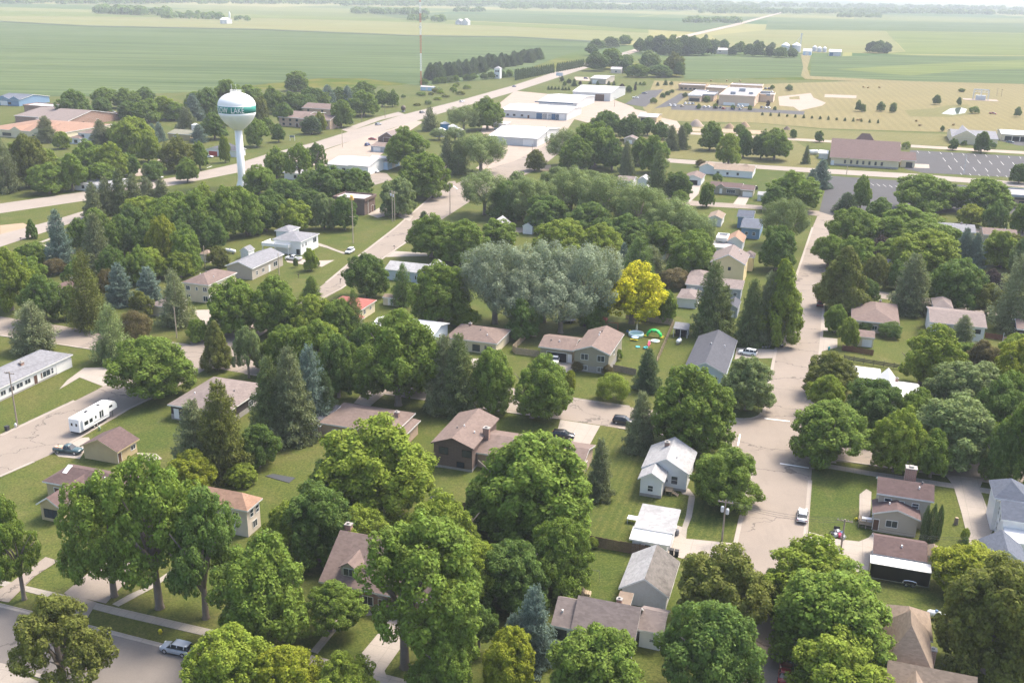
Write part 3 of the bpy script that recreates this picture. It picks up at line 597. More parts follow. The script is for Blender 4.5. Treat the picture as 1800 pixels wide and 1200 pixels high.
T_ = [
# --- bottom left
('A', 43, 1053, 868, 105, 'g', 'at the bottom street behind the sidewalk, beside two grey drives', 28),
('A', 201, 1047, 832, 160, 'g', 'pale trunked between driveway and path at the bottom', 195),
('A', 281, 1068, 792, 178, 'g', 'thick trunked on the lawn beside the curved path', 285),
('A', 362, 1086, 850, 150, 'd', 'with short bare trunk on shaded lawn above the silver SUV', 372),
('D', 470, 1125, 932, 168, 'g', 'full to the ground, beside the steep roofed house with dormer'),
('A', 118, 1225, 1046, 180, 'o', 'leaning over the bottom street beside a concrete corner'),
('D', 410, 1240, 1105, 165, 'l', 'at the bottom edge just beside the silver SUV'),
('D', 505, 1255, 1135, 130, 'y', 'second along the bottom edge from the silver SUV'),
('D', 605, 1255, 1150, 130, 'l', 'at the bottom edge covering the foot of the centre driveway'),
('A', 712, 1172, 905, 250, 'g', 'very tall, over the steep roofed house and concrete drive', 752),
('D', 805, 1005, 862, 130, 'l', 'behind the steep roofed house, over its back chimney', 775),
('D', 640, 985, 892, 110, 'l', 'touching the ridge of the steep roofed house', 630),
('A', 582, 1110, 1020, 115, 'g', 'small, on the front lawn between path and concrete drive', 592),
('D', 560, 985, 850, 130, 'd', 'in the back corner behind the steep roofed house'),
('D', 512, 985, 878, 95, 'l', 'beside the patio of the salmon roofed house'),
('D', 658, 905, 722, 222, 'l', 'great, behind the low house with charcoal lean'),
('D', 605, 905, 790, 110, 'd', 'low, under the great broad tree by the black tarp'),
('D', 915, 950, 762, 212, 'g', 'great, before the long brown split-level house', 935),
('D', 875, 925, 830, 110, 'd', 'at the shaded side of the brown split-level yard'),
('D', 985, 1040, 908, 118, 'g', 'beside the green lawn with a white clothes post'),
('D', 900, 1068, 952, 130, 'd', 'behind the tall blue spruce at the bottom'),
('D', 820, 1062, 940, 135, 'l', 'between the steep roofed house and a parked black car'),
('F', 938, 1165, 1028, 75, 'b', 'tall, at the end wall of the long white house'),
('F', 903, 1160, 1075, 55, 'b', 'shorter, in front of the tall blue spruce at the bottom'),
('D', 893, 1220, 1102, 110, 'y', 'at the bottom edge in front of the blue spruces'),
('D', 775, 1215, 1075, 130, 'g', 'at the bottom edge beside the foot of the concrete drive'),
('A', 842, 1145, 1058, 60, 'd', 'slim, beside the dark garage mouth at the bottom'),
('D', 1050, 1255, 1107, 185, 'g', 'in front of the long white house with brown roof'),
('D', 1243, 1232, 1050, 190, 'd', 'great and dark, nearest the bottom of the main street'),
('D', 1262, 1105, 950, 165, 'o', 'great, between the old patched garage and the street'),
('D', 1422, 1080, 942, 175, 'l', 'upper of the three beside the black cargo trailer'),
('D', 1452, 1175, 1000, 225, 'g', 'middle and largest of the three beside the black cargo trailer'),
('D', 1462, 1265, 1122, 190, 'l', 'lowest of the three, beside a brown pyramid roof'),
('D', 1352, 1085, 1000, 55, 'd', 'narrow, at the kerb of the main street near the bottom'),
('D', 1732, 1180, 985, 180, 'o', 'great and dark, in the yard by the black cargo trailer'),
('D', 1705, 1045, 960, 145, 'y', 'bright, in front of the blue grey garage roof'),
('D', 1795, 1215, 1120, 70, 'g', 'at the corner edge beside a white propane tank') if 0 else None,
('V', 1622, 950, 886, 17, 'k', 'first of three against the house with brick chimney'),
('V', 1634, 952, 882, 18, 'k', 'middle of three against the house with brick chimney'),
('V', 1646, 948, 885, 17, 'k', 'last of three against the house with brick chimney'),
('U', 1695, 950, 927, 18, 'l', 'clipped square by the wide stained driveway'),
('U', 1694, 968, 942, 16, 'd', 'clipped, lower end of the hedge by the stained driveway'),
('U', 1750, 900, 880, 14, 'y', 'flowering, against the white gabled house wall'),
# --- middle right
('D', 1454, 809, 702, 150, 'g', 'with wide crown at the crossroads beside the stop sign'),
('D', 1571, 828, 710, 95, 'l', 'bright with yellow patches, above the big brick chimney'),
('D', 1634, 838, 752, 68, 'g', 'on the verge just past the big brick chimney'),
('D', 1672, 815, 692, 145, 'm', 'great and pale, across the shaded street from the brick chimney'),
('D', 1745, 852, 740, 60, 'd', 'on the verge at the mouth of the stained driveway'),
('D', 1802, 858, 695, 130, 'g', 'at the far corner of the shaded street'),
('D', 1530, 760, 664, 105, 'd', 'dark, in front of the white metal roofs'),
('D', 1449, 728, 655, 70, 'l', 'at the kerb near the white metal roofs'),
('D', 1458, 692, 614, 88, 'o', 'beside the street below the dark rail fence'),
('D', 1616, 680, 568, 108, 'l', 'bright, between dark rail fence and white two storey house', 1635),
('F', 1688, 614, 552, 40, 'q', 'small, against the gable of the white two storey house'),
('U', 1660, 605, 572, 30, 'r', 'under the eave of the white two storey house'),
('D', 1722, 668, 598, 58, 'r', 'in the yard below the white two storey house'),
('D', 1688, 728, 634, 135, 'm', 'wide, behind the white metal roofs'),
('D', 1785, 700, 592, 100, 'y', 'bright, at the edge below the charcoal house'),
('D', 1745, 772, 660, 90, 'd', 'dark, between pale crowns along the shaded street'),
('D', 1610, 745, 680, 70, 'g', 'low, beside the gable of the white metal roof'),
('D', 1780, 640, 585, 60, 'l', 'beside the flag in the right hand yard'),
# --- upper right
('L', 1478, 546, 430, 104, 'o', 'great, shading the red car on the main street'),
('D', 1520, 548, 488, 50, 'd', 'tucked against the great cone shaped street tree'),
('D', 1497, 488, 414, 75, 'g', 'behind the great cone shaped street tree'),
('D', 1494, 438, 361, 92, 'g', 'at the main street corner below the big parking lot'),
('D', 1590, 438, 360, 130, 'g', 'broad, below the wide parking lot with basketball markings'),
('D', 1530, 415, 378, 60, 'd', 'dark, between the broad crowns below the parking lot'),
('D', 1620, 490, 402, 125, 'l', 'rounded and bright, behind the grey spruce'),
('D', 1543, 458, 413, 38, 'p', 'small, by the half hidden grey roof'),
('F', 1597, 548, 442, 62, 'q', 'tall and grey, standing by the parked grey car'),
('D', 1677, 546, 453, 100, 'd', 'very round, over the parked cars on the side street'),
('D', 1538, 506, 444, 50, 'o', 'behind the house corner with a parked motorcycle'),
('D', 1575, 510, 455, 45, 'd', 'between the half hidden grey roof and the grey spruce'),
('F', 1690, 468, 398, 34, 'b', 'half hidden, left of a pair behind the very round tree'),
('F', 1711, 470, 408, 34, 'b', 'half hidden, right of a pair behind the very round tree'),
('D', 1758, 470, 404, 72, 'l', 'behind the very round tree, under grey ranch roofs'),
('D', 1740, 518, 472, 38, 'p', 'small and dark, beside the very round tree'),
('P', 1778, 580, 440, 75, 'q', 'tall and dusky at the edge of the side street'),
('D', 1732, 556, 495, 60, 'o', 'beside the shaded end of the side street'),
('D', 1800, 500, 400, 60, 'm', 'at the edge beyond the dusky pine'),
('D', 1511, 370, 306, 38, 'g', 'narrow, standing alone in the parking lot'),
('F', 1486, 374, 337, 36, 'k', 'small, beside the narrow tree in the parking lot'),
('D', 1543, 390, 346, 50, 'd', 'at the front corner of the parking lot'),
('D', 1620, 370, 305, 108, 'g', 'wide and low, at the parking lot opposite the church'),
('D', 1668, 368, 322, 48, 'm', 'small, between two wide crowns by the parking lot'),
('D', 1728, 374, 310, 105, 'g', 'wide, near the end of the parking lot'),
('D', 1745, 404, 350, 42, 'd', 'narrow and dark, below the wide trees by the parking lot'),
('D', 1704, 395, 358, 52, 'y', 'bright, on the lawn of the grey ranch roofs'),
('D', 1790, 322, 286, 36, 'd', 'round, in the church parking lot'),
('D', 1797, 410, 356, 50, 'g', 'at the edge beyond the grey ranch roofs'),
('W', 1376, 432, 342, 84, 'm', 'leaning over the far end of the main street'),
('D', 1364, 474, 394, 70, 'd', 'round, between yellow gabled house and main street'),
('L', 1366, 602, 452, 88, 'l', 'tall, behind the black car parked on the main street'),
('D', 1395, 368, 298, 95, 'g', 'wide, in front of the church street'),
('D', 1362, 372, 325, 50, 'd', 'dark, beside the small white garage up the main street'),
('F', 1440, 330, 278, 36, 'b', 'taller of two, across the road from the church'),
('F', 1424, 338, 296, 28, 'b', 'shorter of two, across the road from the church'),
('F', 1247, 590, 455, 62, 'f', 'tall, above the charcoal roofed house'),
('F', 1270, 585, 498, 34, 'f', 'narrow, leaning on the tall spruce above the charcoal roof'),
('F', 1316, 604, 487, 52, 'f', 'in a ring of stones beside the white parked SUV'),
('F', 1344, 602, 474, 55, 'q', 'by the main street beside the stone ring'),
('D', 1210, 488, 404, 78, 'g', 'round, beside the yellow gabled house'),
('D', 1165, 564, 506, 50, 'g', 'low and round, behind the inflatable toys'),
('Y', 1110, 568, 458, 116, 'Y', 'in the back yard with toys'),
('D', 1168, 478, 440, 30, 'r', 'dull, behind the golden locust') if 0 else None,
('U', 1185, 505, 470, 60, 'r', 'sprawling, between golden locust and round tree'),
('W', 870, 568, 416, 140, 's', 'leftmost of the silver poplars'),
('W', 955, 566, 414, 130, 's', 'tallest of the silver poplars'),
('W', 1030, 572, 420, 125, 's', 'next to the golden locust'),
('W', 905, 580, 462, 110, 's', 'front left among the silver poplars'),
('W', 985, 585, 474, 125, 's', 'front right among the silver poplars'),
('D', 918, 596, 523, 62, 'd', 'low, before the silver poplars by the fence'),
('D', 1040, 580, 520, 60, 'd', 'dark, under the silver poplars by the play tower'),
('D', 776, 566, 458, 108, 'g', 'between the cream shed and the silver poplars'),
('D', 820, 572, 540, 50, 'l', 'low, above the brown hip roofed house'),
('U', 812, 572, 552, 40, 'l', 'spreading, above the brown hip roofed house'),
('D', 758, 452, 373, 75, 'g', 'left of a row above the pale grey roof'),
('D', 812, 462, 384, 95, 'g', 'middle of a row above the pale grey roof'),
('D', 872, 440, 384, 75, 'g', 'by the small dark gable behind the poplars'),
('F', 745, 408, 370, 30, 'k', 'small, beside the far part of the trailer street'),
('D', 985, 458, 384, 105, 'l', 'bright, behind the silver poplars'),
('D', 1055, 462, 390, 80, 'l', 'bright, second behind the silver poplars'),
('P', 1122, 490, 412, 52, 'd', 'tall, behind the golden locust'),
('P', 1145, 480, 428, 45, 'q', 'next to the tall one behind the golden locust'),
('F', 1096, 480, 425, 26, 'b', 'slim, behind the golden locust'),
('D', 1070, 478, 430, 50, 'o', 'olive, wedged beside the slim blue spruce'),
('W', 852, 378, 296, 92, 'm', 'at the street corner, first of the big silver maples'),
('W', 935, 392, 308, 98, 'm', 'second of the big silver maples'),
('W', 1002, 388, 288, 108, 'm', 'tallest of the big silver maples'),
('W', 1062, 402, 300, 100, 'm', 'fourth of the big silver maples'),
('W', 1120, 416, 318, 105, 'm', 'fifth of the big silver maples'),
('W', 1178, 428, 344, 100, 'm', 'sixth of the big silver maples'),
('W', 1222, 442, 370, 68, 'm', 'last and smallest of the big silver maples'),
('D', 893, 386, 318, 75, 'd', 'dark, between the first two big silver maples'),
('D', 960, 405, 342, 85, 'd', 'dark, in front of the tallest silver maple'),
('D', 1035, 420, 352, 95, 'd', 'dark, in front of the fourth silver maple'),
('D', 1100, 440, 372, 85, 'd', 'dark, in front of the fifth silver maple'),
('D', 1160, 452, 388, 70, 'g', 'in front of the sixth silver maple'),
('D', 1225, 470, 400, 60, 'g', 'beside the small orange roofed house'),
('D', 940, 300, 262, 40, 'o', 'low, at the gravel edge above the maples'),
('W', 992, 292, 222, 70, 'm', 'feathery left end of the grove above the maples'),
('D', 1045, 294, 212, 80, 'g', 'tall middle of the grove above the maples'),
('D', 1066, 238, 192, 62, 'd', 'behind the grove, nearest the white workshops'),
('D', 1106, 246, 197, 45, 'd', 'behind the grove, by the small brown shed'),
('F', 1155, 344, 262, 38, 'f', 'tall and pointed, beside white sheds'),
('F', 1101, 308, 246, 28, 'q', 'pointed, in the grove above the maples'),
('D', 1150, 304, 236, 58, 'g', 'behind the tall pointed spruce'),
('F', 1180, 264, 219, 26, 'q', 'first of a pair on the park edge'),
('F', 1198, 262, 218, 26, 'q', 'second of a pair on the park edge'),
('D', 1138, 238, 205, 30, 'd', 'by the dirt yard above the grove'),
('D', 1160, 245, 212, 36, 'd', 'beside the pair of park edge spruces'),
('D', 1206, 240, 215, 20, 'g', 'small, last of the park edge row'),
('D', 1190, 344, 300, 52, 'd', 'dark, beside the white garage with open dark door'),
('D', 1247, 264, 212, 46, 'g', 'with a visible trunk, in the park by the dirt heap'),
('D', 1280, 290, 233, 48, 'l', 'full and round, behind the white L shaped house'),
('D', 1306, 277, 226, 34, 'd', 'in the park, right behind the full round one'),
('D', 1300, 240, 217, 24, 'g', 'small, by the brown dirt heap'),
('D', 1337, 278, 226, 34, 'd', 'upright, in the park by the hay meadow'),
('D', 1360, 281, 224, 58, 'g', 'last and broadest of the park row'),
('F', 1416, 288, 254, 14, 'q', 'thin, beside the white storage tanks'),
('D', 1440, 250, 229, 16, 'd', 'small, on the gravel road by the church'),
('D', 1394, 243, 227, 14, 'd', 'small, on the gravel road past the park'),
('D', 1242, 364, 320, 28, 'g', 'small, in front of the brown ranch'),
('D', 1194, 362, 333, 34, 'g', 'low, across from the brown ranch drive'),
('U', 1231, 294, 279, 20, 'r', 'beside the end of the white L shaped house'),
('U', 1261, 320, 304, 20, 'd', 'in front of the white L shaped house'),
('U', 1592, 262, 248, 18, 'l', 'at the end of the church roof'),
('D', 1674, 264, 243, 18, 'd', 'small, left before the cream senior centre'),
('D', 1724, 268, 230, 30, 'd', 'largest before the cream senior centre'),
('U', 1694, 256, 247, 12, 'd', 'round, at the wall of the cream senior centre'),
('U', 1746, 261, 250, 12, 'd', 'round, at the corner of the cream senior centre'),
('D', 1656, 231, 220, 8, 'd', 'tiny, in the meadow by the cream senior centre'),
# --- upper left
('D', 714, 296, 220, 80, 'g', 'over the brown quonset hut'),
('D', 762, 348, 266, 90, 'g', 'on the corner lawn before the street', 745),
('W', 845, 305, 230, 90, 'm', 'wide and pale, beside the white machine shed'),
('F', 787, 304, 234, 34, 'q', 'first of two before the white machine shed'),
('P', 806, 306, 240, 34, 'f', 'second of two before the white machine shed'),
('W', 815, 230, 184, 55, 'm', 'pale, beside the highway junction'),
('D', 857, 228, 167, 58, 'g', 'beside the highway junction, next to the workshop'),
('P', 757, 230, 184, 26, 'q', 'lone, on the junction island'),
('D', 700, 378, 310, 65, 'm', 'thin, beside the brown brick box'),
('D', 572, 352, 288, 72, 'd', 'dark, left of the brown brick box'),
('D', 628, 350, 294, 66, 'd', 'dark, right behind the brown brick box'),
('A', 527, 322, 250, 56, 'g', 'before the white office row'),
('A', 556, 305, 250, 44, 'd', 'at the end of the white office row'),
('D', 487, 312, 256, 46, 'g', 'before the low white roof by the tower'),
('D', 456, 342, 288, 58, 'g', 'at the foot of the water tower'),
('D', 503, 364, 312, 62, 'd', 'in the dark grove by the water tower'),
('D', 515, 408, 350, 62, 'l', 'on the grove edge above the white deck house'),
('D', 570, 402, 338, 50, 'm', 'on the mown slope above the white deck house'),
('D', 606, 404, 342, 46, 'd', 'beside the siren pole'),
('D', 545, 372, 330, 50, 'd', 'deep in the grove behind the siren pole'),
('D', 346, 424, 328, 75, 'g', 'with a pale bare trunk above the tan shed'),
('D', 396, 420, 324, 72, 'g', 'with a bare trunk above the propane tank'),
('D', 434, 414, 330, 60, 'g', 'in the grove right below the tower'),
('D', 468, 406, 344, 50, 'd', 'in the grove above the white deck'),
('D', 300, 408, 344, 78, 'g', 'in the grove left of the tower foot'),
('D', 252, 392, 344, 72, 'l', 'in the grove behind the grey spruces'),
('D', 318, 450, 384, 52, 'd', 'dark, beside the tan shed'),
('D', 360, 395, 320, 50, 'l', 'in the grove nearest the highway bend'),
('P', 355, 432, 372, 40, 'd', 'dark, in the grove by the bare trunks'),
('D', 290, 470, 374, 58, 'y', 'bright, above the two blue spruces'),
('D', 255, 450, 385, 45, 'd', 'dark, behind the bright yellowish one'),
('F', 110, 474, 366, 50, 'b', 'tall left one of two above the red brown house'),
('F', 172, 478, 370, 50, 'q', 'tall right one of two above the red brown house'),
('F', 165, 384, 318, 36, 'q', 'first in the row along the highway'),
('F', 190, 378, 308, 36, 'q', 'second in the row along the highway'),
('F', 213, 376, 292, 36, 'f', 'tallest in the row along the highway'),
('F', 238, 372, 304, 36, 'q', 'fourth in the row along the highway'),
('F', 262, 368, 310, 36, 'q', 'fifth in the row along the highway'),
('F', 287, 368, 312, 36, 'q', 'last in the row along the highway'),
('F', 212, 536, 460, 46, 'b', 'left of the pair above the junction'),
('F', 266, 536, 466, 50, 'b', 'right of the pair above the junction'),
('P', 158, 580, 434, 60, 'o', 'tall and sparse, before the red brown house'),
('P', 313, 572, 468, 55, 'q', 'before the small tan garage'),
('P', 63, 615, 524, 74, 'q', 'standing on the verge of the left hand street'),
('P', 198, 634, 530, 58, 'm', 'beside the street light with crossarms'),
('U', 240, 608, 540, 62, 'r', 'wide, behind the street light with crossarms'),
('U', 188, 520, 470, 34, 'r', 'rusty, between pine and blue spruce'),
('D', 22, 545, 432, 85, 'l', 'at the edge, above the left hand street'),
('D', 82, 565, 478, 78, 'd', 'dark, next to the red brown house'),
('U', 98, 482, 452, 45, 'r', 'behind the red brown house'),
('D', 220, 448, 374, 50, 'd', 'dark, between the tall grey spruces'),
('D', 140, 440, 382, 45, 'd', 'dark, between the tall spruces and highway'),
('D', 262, 490, 436, 62, 'l', 'low, behind the blue spruce pair'),
('D', 318, 488, 440, 50, 'l', 'low, beside the two storey cream house'),
('U', 300, 485, 458, 42, 'r', 'dull, behind the right blue spruce'),
('L', 57, 419, 384, 24, 'd', 'young, on the verge by the bare ground'),
# top left
('P', 14, 338, 238, 42, 'q', 'tall, at the edge near a blue pool'),
('D', 55, 328, 232, 72, 'o', 'second from the edge near a blue pool'),
('D', 88, 340, 284, 68, 'g', 'on the lawn beside the blue pool'),
('D', 128, 335, 268, 55, 'g', 'slim, by the house below the orange roof'),
('D', 110, 262, 230, 30, 'l', 'small, beside the grey spruce at the orange roof'),
('F', 84, 250, 203, 40, 'q', 'at the end of the orange roof'),
('D', 158, 304, 244, 66, 'g', 'before the white house below the school'),
('D', 198, 316, 248, 62, 'l', 'before the roofs by the highway'),
('D', 235, 272, 203, 82, 'l', 'broad and pale, beside the tan shed'),
('D', 262, 285, 228, 45, 'l', 'pale, before the tan shed'),
('F', 178, 254, 210, 34, 'q', 'behind the white house below the school'),
('F', 270, 250, 216, 20, 'b', 'left of two by the tan shed'),
('F', 282, 248, 214, 22, 'b', 'right of two by the tan shed'),
('D', 312, 302, 236, 62, 'o', 'on the corner lawn by the highway bend'),
('D', 352, 298, 247, 32, 'g', 'by the house with red garage door'),
('D', 396, 286, 236, 20, 'l', 'slim, right before the house with red garage door'),
('D', 226, 310, 268, 40, 'd', 'dark, at the highway edge'),
('D', 270, 316, 282, 44, 'd', 'low and dark, at the highway edge'),
('D', 133, 210, 156, 56, 'd', 'wide, beside the brown school roof'),
('D', 186, 190, 152, 50, 'g', 'by the soybean field, first of the shelter row'),
('D', 224, 190, 153, 50, 'g', 'by the soybean field, second of the shelter row'),
('D', 256, 180, 152, 34, 'd', 'by the soybean field, third of the shelter row'),
('D', 226, 210, 176, 42, 'd', 'round, before the shelter row'),
('D', 262, 215, 172, 52, 'g', 'before the shelter row, right of the round one'),
('D', 292, 210, 168, 42, 'l', 'pale, before the shelter row'),
('F', 330, 234, 186, 38, 'q', 'beside the water tower tank'),
('F', 342, 212, 163, 32, 'b', 'behind the water tower tank'),
('F', 350, 250, 217, 28, 'b', 'short, below the water tower tank'),
('D', 378, 245, 196, 54, 'd', 'dark, behind the water tower stem'),
('D', 366, 205, 152, 44, 'd', 'behind the water tower, near the field'),
('D', 405, 195, 138, 60, 'g', 'above the water tower dome'),
('D', 440, 190, 148, 50, 'g', 'right of the water tower dome'),
('D', 460, 222, 168, 30, 'o', 'narrow, right of the water tower'),
('D', 452, 258, 206, 44, 'g', 'beside the water tower stem'),
('D', 480, 200, 150, 42, 'g', 'behind the apartments, first'),
('D', 490, 250, 217, 24, 'd', 'small, by the lawn sign'),
('D', 470, 236, 205, 28, 'g', 'small, near the lawn sign'),
('D', 513, 200, 160, 50, 'd', 'behind the apartments, second'),
('D', 521, 160, 124, 48, 'g', 'standing out into the soybean field'),
('D', 548, 190, 152, 44, 'd', 'behind the apartments, third'),
('F', 578, 185, 148, 30, 'b', 'behind the apartments, bluish'),
('F', 612, 182, 150, 26, 'b', 'behind the apartments, far one'),
('D', 596, 182, 152, 34, 'd', 'behind the apartments, fourth'),
('D', 548, 236, 202, 38, 'k', 'before the apartments'),
('D', 562, 234, 196, 24, 'y', 'before the apartments, thin'),
('D', 600, 224, 174, 46, 'g', 'at the end wall of the apartments'),
('D', 640, 204, 158, 54, 'g', 'beyond the apartments on the lawn'),
('D', 672, 188, 155, 28, 'g', 'upright, beyond the apartment lawn'),
('D', 690, 188, 156, 22, 'g', 'slim, last beyond the apartment lawn'),
('D', 640, 170, 142, 42, 'g', 'at the field edge beyond the apartments'),
# --- middle
('D', 412, 586, 486, 98, 'g', 'left one of two beside the trailer street'),
('D', 482, 588, 484, 95, 'g', 'right one of two beside the trailer street'),
('D', 552, 592, 516, 82, 'l', 'before the red roofed house'),
('D', 597, 596, 524, 66, 'g', 'against the red roofed house'),
('D', 645, 524, 441, 88, 'd', 'round and dark, beside the pale grey roof'),
('P', 708, 536, 458, 38, 'd', 'beside the cream shed'),
('P', 624, 594, 503, 32, 'd', 'between red roof and cream wall'),
('P', 672, 592, 560, 30, 'f', 'low, before the cream wall') if 0 else None,
('F', 547, 520, 484, 30, 'g', 'small, on the kerb of the trailer street'),
('D', 546, 476, 435, 28, 'l', 'small, on the lawn of the white deck house'),
('U', 520, 470, 452, 10, 'f', 'tiny, by the white pickup'),
('U', 556, 470, 456, 14, 'd', 'small, by the lawn of the white deck house'),
('D', 276, 698, 586, 142, 'g', 'over the street corner near the camper trailer', 270),
('L', 382, 650, 562, 60, 'o', 'at the junction corner opposite the camper street'),
('A', 438, 664, 570, 58, 'm', 'slim with white trunk, at the junction corner'),
('D', 505, 660, 568, 85, 'g', 'along the cross street, first'),
('D', 556, 662, 560, 95, 'g', 'along the cross street, second'),
('D', 596, 698, 584, 80, 'd', 'with bare trunk, beside the short concrete drive'),
('D', 650, 662, 565, 70, 'd', 'dark, over the black car in the shade'),
('D', 700, 712, 538, 150, 'g', 'with thick grey trunk, beside the cross street'),
('F', 780, 722, 586, 64, 'q', 'left of two beside the brown split-level roof'),
('F', 806, 726, 582, 62, 'f', 'right of two beside the brown split-level roof'),
('D', 863, 724, 608, 82, 'g', 'with slim trunk, by the kerb above the brown split-level'),
('D', 935, 734, 622, 110, 'g', 'on the kerb above the long brown roof', 950),
('D', 1000, 690, 650, 25, 'y', 'pale, behind the kerb tree above the long brown roof'),
('F', 1137, 684, 610, 44, 'k', 'small, at the fence corner near the toys'),
('M', 1212, 786, 640, 180, 'g', 'biggest of all, behind the small white house'),
('F', 1126, 790, 684, 56, 'q', 'beside the black car on the cross street'),
('D', 1312, 720, 624, 102, 'm', 'at the main street corner below the charcoal roof'),
('U', 1076, 704, 654, 64, 'l', 'bright and spreading, on the lawn by the fence'),
('D', 1277, 886, 784, 126, 'g', 'beside the small white house and the street'),
('F', 1054, 874, 767, 46, 'q', 'at the end of the long brown roof'),
('F', 476, 772, 622, 72, 'f', 'front left of the big group by the low house'),
('F', 516, 774, 604, 72, 'q', 'tallest of the big group by the low house'),
('F', 546, 748, 602, 62, 'b', 'bluish one of the big group by the low house'),
('F', 574, 742, 650, 40, 'k', 'dark, last of the big group by the low house'),
('F', 346, 826, 700, 78, 'q', 'shorter one of two behind the tan garage'),
('F', 394, 834, 664, 92, 'o', 'taller one of two behind the tan garage'),
('D', 456, 820, 744, 70, 'd', 'low, next to the tall spruces behind the tan garage'),
('D', 1467, 585, 534, 40, 'g', 'small, at the corner of the brown hip roofed cottage'),
('D', 1489, 610, 555, 42, 'l', 'small and bright, before the cottage shed'),
('U', 1521, 582, 562, 32, 'd', 'clipped round, left one under the cottage eave'),
('U', 1564, 592, 564, 46, 'd', 'clipped round, right one under the cottage eave'),
('U', 1015, 652, 634, 24, 'r', 'rounded, left before the olive split-level'),
('U', 1068, 660, 640, 22, 'r', 'rounded, right before the olive split-level'),
('U', 1086, 632, 612, 18, 'g', 'small, at the end wall of the olive split-level'),
('U', 1135, 1062, 1035, 14, 'g', 'small sprig before the old patched garage'),
('U', 1042, 962, 942, 24, 'l', 'overgrown, at the end of the weathered fence'),
('U', 1120, 968, 955, 16, 'l', 'small, on the weathered fence by the white garage'),
('D', 340, 860, 790, 90, 'y', 'sprawling, between the tan house and the two spruces'),
('D', 425, 850, 815, 55, 'l', 'small, beside the salmon roofed house'),
('D', 35, 300, 250, 60, 'g', 'in the thicket beside the orange roofed home, near one'),
('D', 75, 300, 258, 55, 'l', 'in the thicket beside the orange roofed home, far one'),
('D', 178, 330, 285, 60, 'g', 'low, before the grey roof by the highway'),
('D', 250, 255, 212, 48, 'y', 'pale, closing the row beside the tan shed'),
('D', 205, 255, 215, 40, 'g', 'behind the broad pale one beside the tan shed'),
('D', 330, 320, 275, 40, 'g', 'at the highway bend, low'),
('D', 180, 205, 170, 40, 'd', 'by the carport rows of the school'),
('D', 310, 212, 178, 40, 'g', 'in the shelter row near the tower'),
('D', 345, 200, 160, 40, 'g', 'in the shelter row behind the tower'),
('D', 425, 220, 175, 46, 'g', 'close behind the tower dome'),
('D', 500, 220, 178, 40, 'd', 'close behind the apartments'),
('D', 540, 200, 165, 40, 'd', 'over the apartment roof'),
('D', 625, 180, 155, 34, 'd', 'in the belt behind the apartments'),
('D', 565, 190, 158, 34, 'g', 'in the belt right over the apartments'),
('D', 375, 440, 380, 50, 'd', 'in the grove depth behind the propane tank'),
('D', 320, 400, 335, 60, 'g', 'in the grove depth nearer the tower'),
('D', 420, 390, 325, 55, 'l', 'in the grove depth at the tower foot'),
('D', 540, 345, 300, 52, 'd', 'in the dark grove behind the brick box'),
('D', 480, 385, 330, 52, 'd', 'in the dark grove nearer the deck house'),
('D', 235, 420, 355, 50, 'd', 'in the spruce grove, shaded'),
('D', 205, 450, 385, 44, 'g', 'in the spruce grove, lit'),
('D', 60, 520, 450, 60, 'g', 'over the shaded left hand street'),
('D', 130, 560, 500, 40, 'g', 'at the red brown house corner'),
('D', 530, 640, 575, 80, 'g', 'closing the row along the cross street'),
('D', 470, 650, 600, 50, 'd', 'low beside the slim white trunked one'),
('D', 570, 640, 560, 70, 'l', 'over the red roofed house foot'),
('D', 620, 675, 600, 60, 'g', 'over the shaded black car, near'),
('D', 740, 690, 600, 70, 'g', 'between the thick grey trunk and the spruces'),
('D', 905, 380, 300, 70, 'm', 'deep between the first silver maples'),
('D', 975, 365, 292, 70, 'm', 'behind the tallest silver maple'),
('D', 1040, 370, 298, 70, 'm', 'behind the fourth silver maple'),
('D', 1145, 400, 330, 70, 'm', 'between the fifth and sixth maple'),
('D', 1015, 300, 235, 60, 'g', 'inside the grove above the maples'),
('D', 1075, 300, 240, 50, 'd', 'at the inner edge of the grove above the maples'),
('D', 1125, 290, 240, 45, 'g', 'right in the grove with pointed spruces'),
('D', 1560, 470, 420, 70, 'g', 'between purple crown and bright rounded crown'),
('D', 1660, 440, 395, 60, 'g', 'behind the very round tree by the ranch lane'),
('D', 1780, 470, 410, 60, 'o', 'right of the very round tree'),
('D', 1455, 470, 410, 60, 'g', 'beside the upper street, low'),
('D', 1700, 640, 600, 60, 'g', 'between the white two storey house and the metal roofs'),
('D', 1660, 700, 650, 70, 'g', 'behind the pale great crown on the shaded street'),
('D', 1765, 740, 650, 80, 'g', 'before the yellow crown at the edge'),
('D', 1715, 800, 720, 70, 'd', 'over the shaded street end'),
('D', 1590, 760, 690, 60, 'g', 'beside the bright yellow patched crown'),
('D', 330, 480, 400, 60, 'g', 'closing the view behind the two storey cream house'),
('D', 200, 505, 430, 55, 'd', 'between red brown house and blue spruces, back'),
('D', 245, 500, 430, 50, 'g', 'behind the blue spruce pair, near one'),
('D', 140, 520, 450, 50, 'd', 'behind the red brown house, tall'),
('D', 290, 430, 355, 60, 'g', 'mid depth in the spruce side grove'),
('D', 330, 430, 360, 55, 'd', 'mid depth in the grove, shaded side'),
('D', 170, 420, 365, 50, 'g', 'beyond the grey spruces near the highway'),
('D', 60, 470, 425, 60, 'g', 'above the pale hidden house'),
('D', 385, 470, 430, 40, 'o', 'beside the propane tank lawn'),
('D', 640, 640, 585, 55, 'g', 'before the white metal roof, low'),
('D', 735, 640, 570, 60, 'g', 'before the white metal roof end'),
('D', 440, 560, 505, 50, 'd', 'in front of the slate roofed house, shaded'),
('D', 250, 560, 510, 44, 'o', 'by the tan garage, low'),
('D', 350, 600, 560, 40, 'g', 'by the tan garage drive, small'),
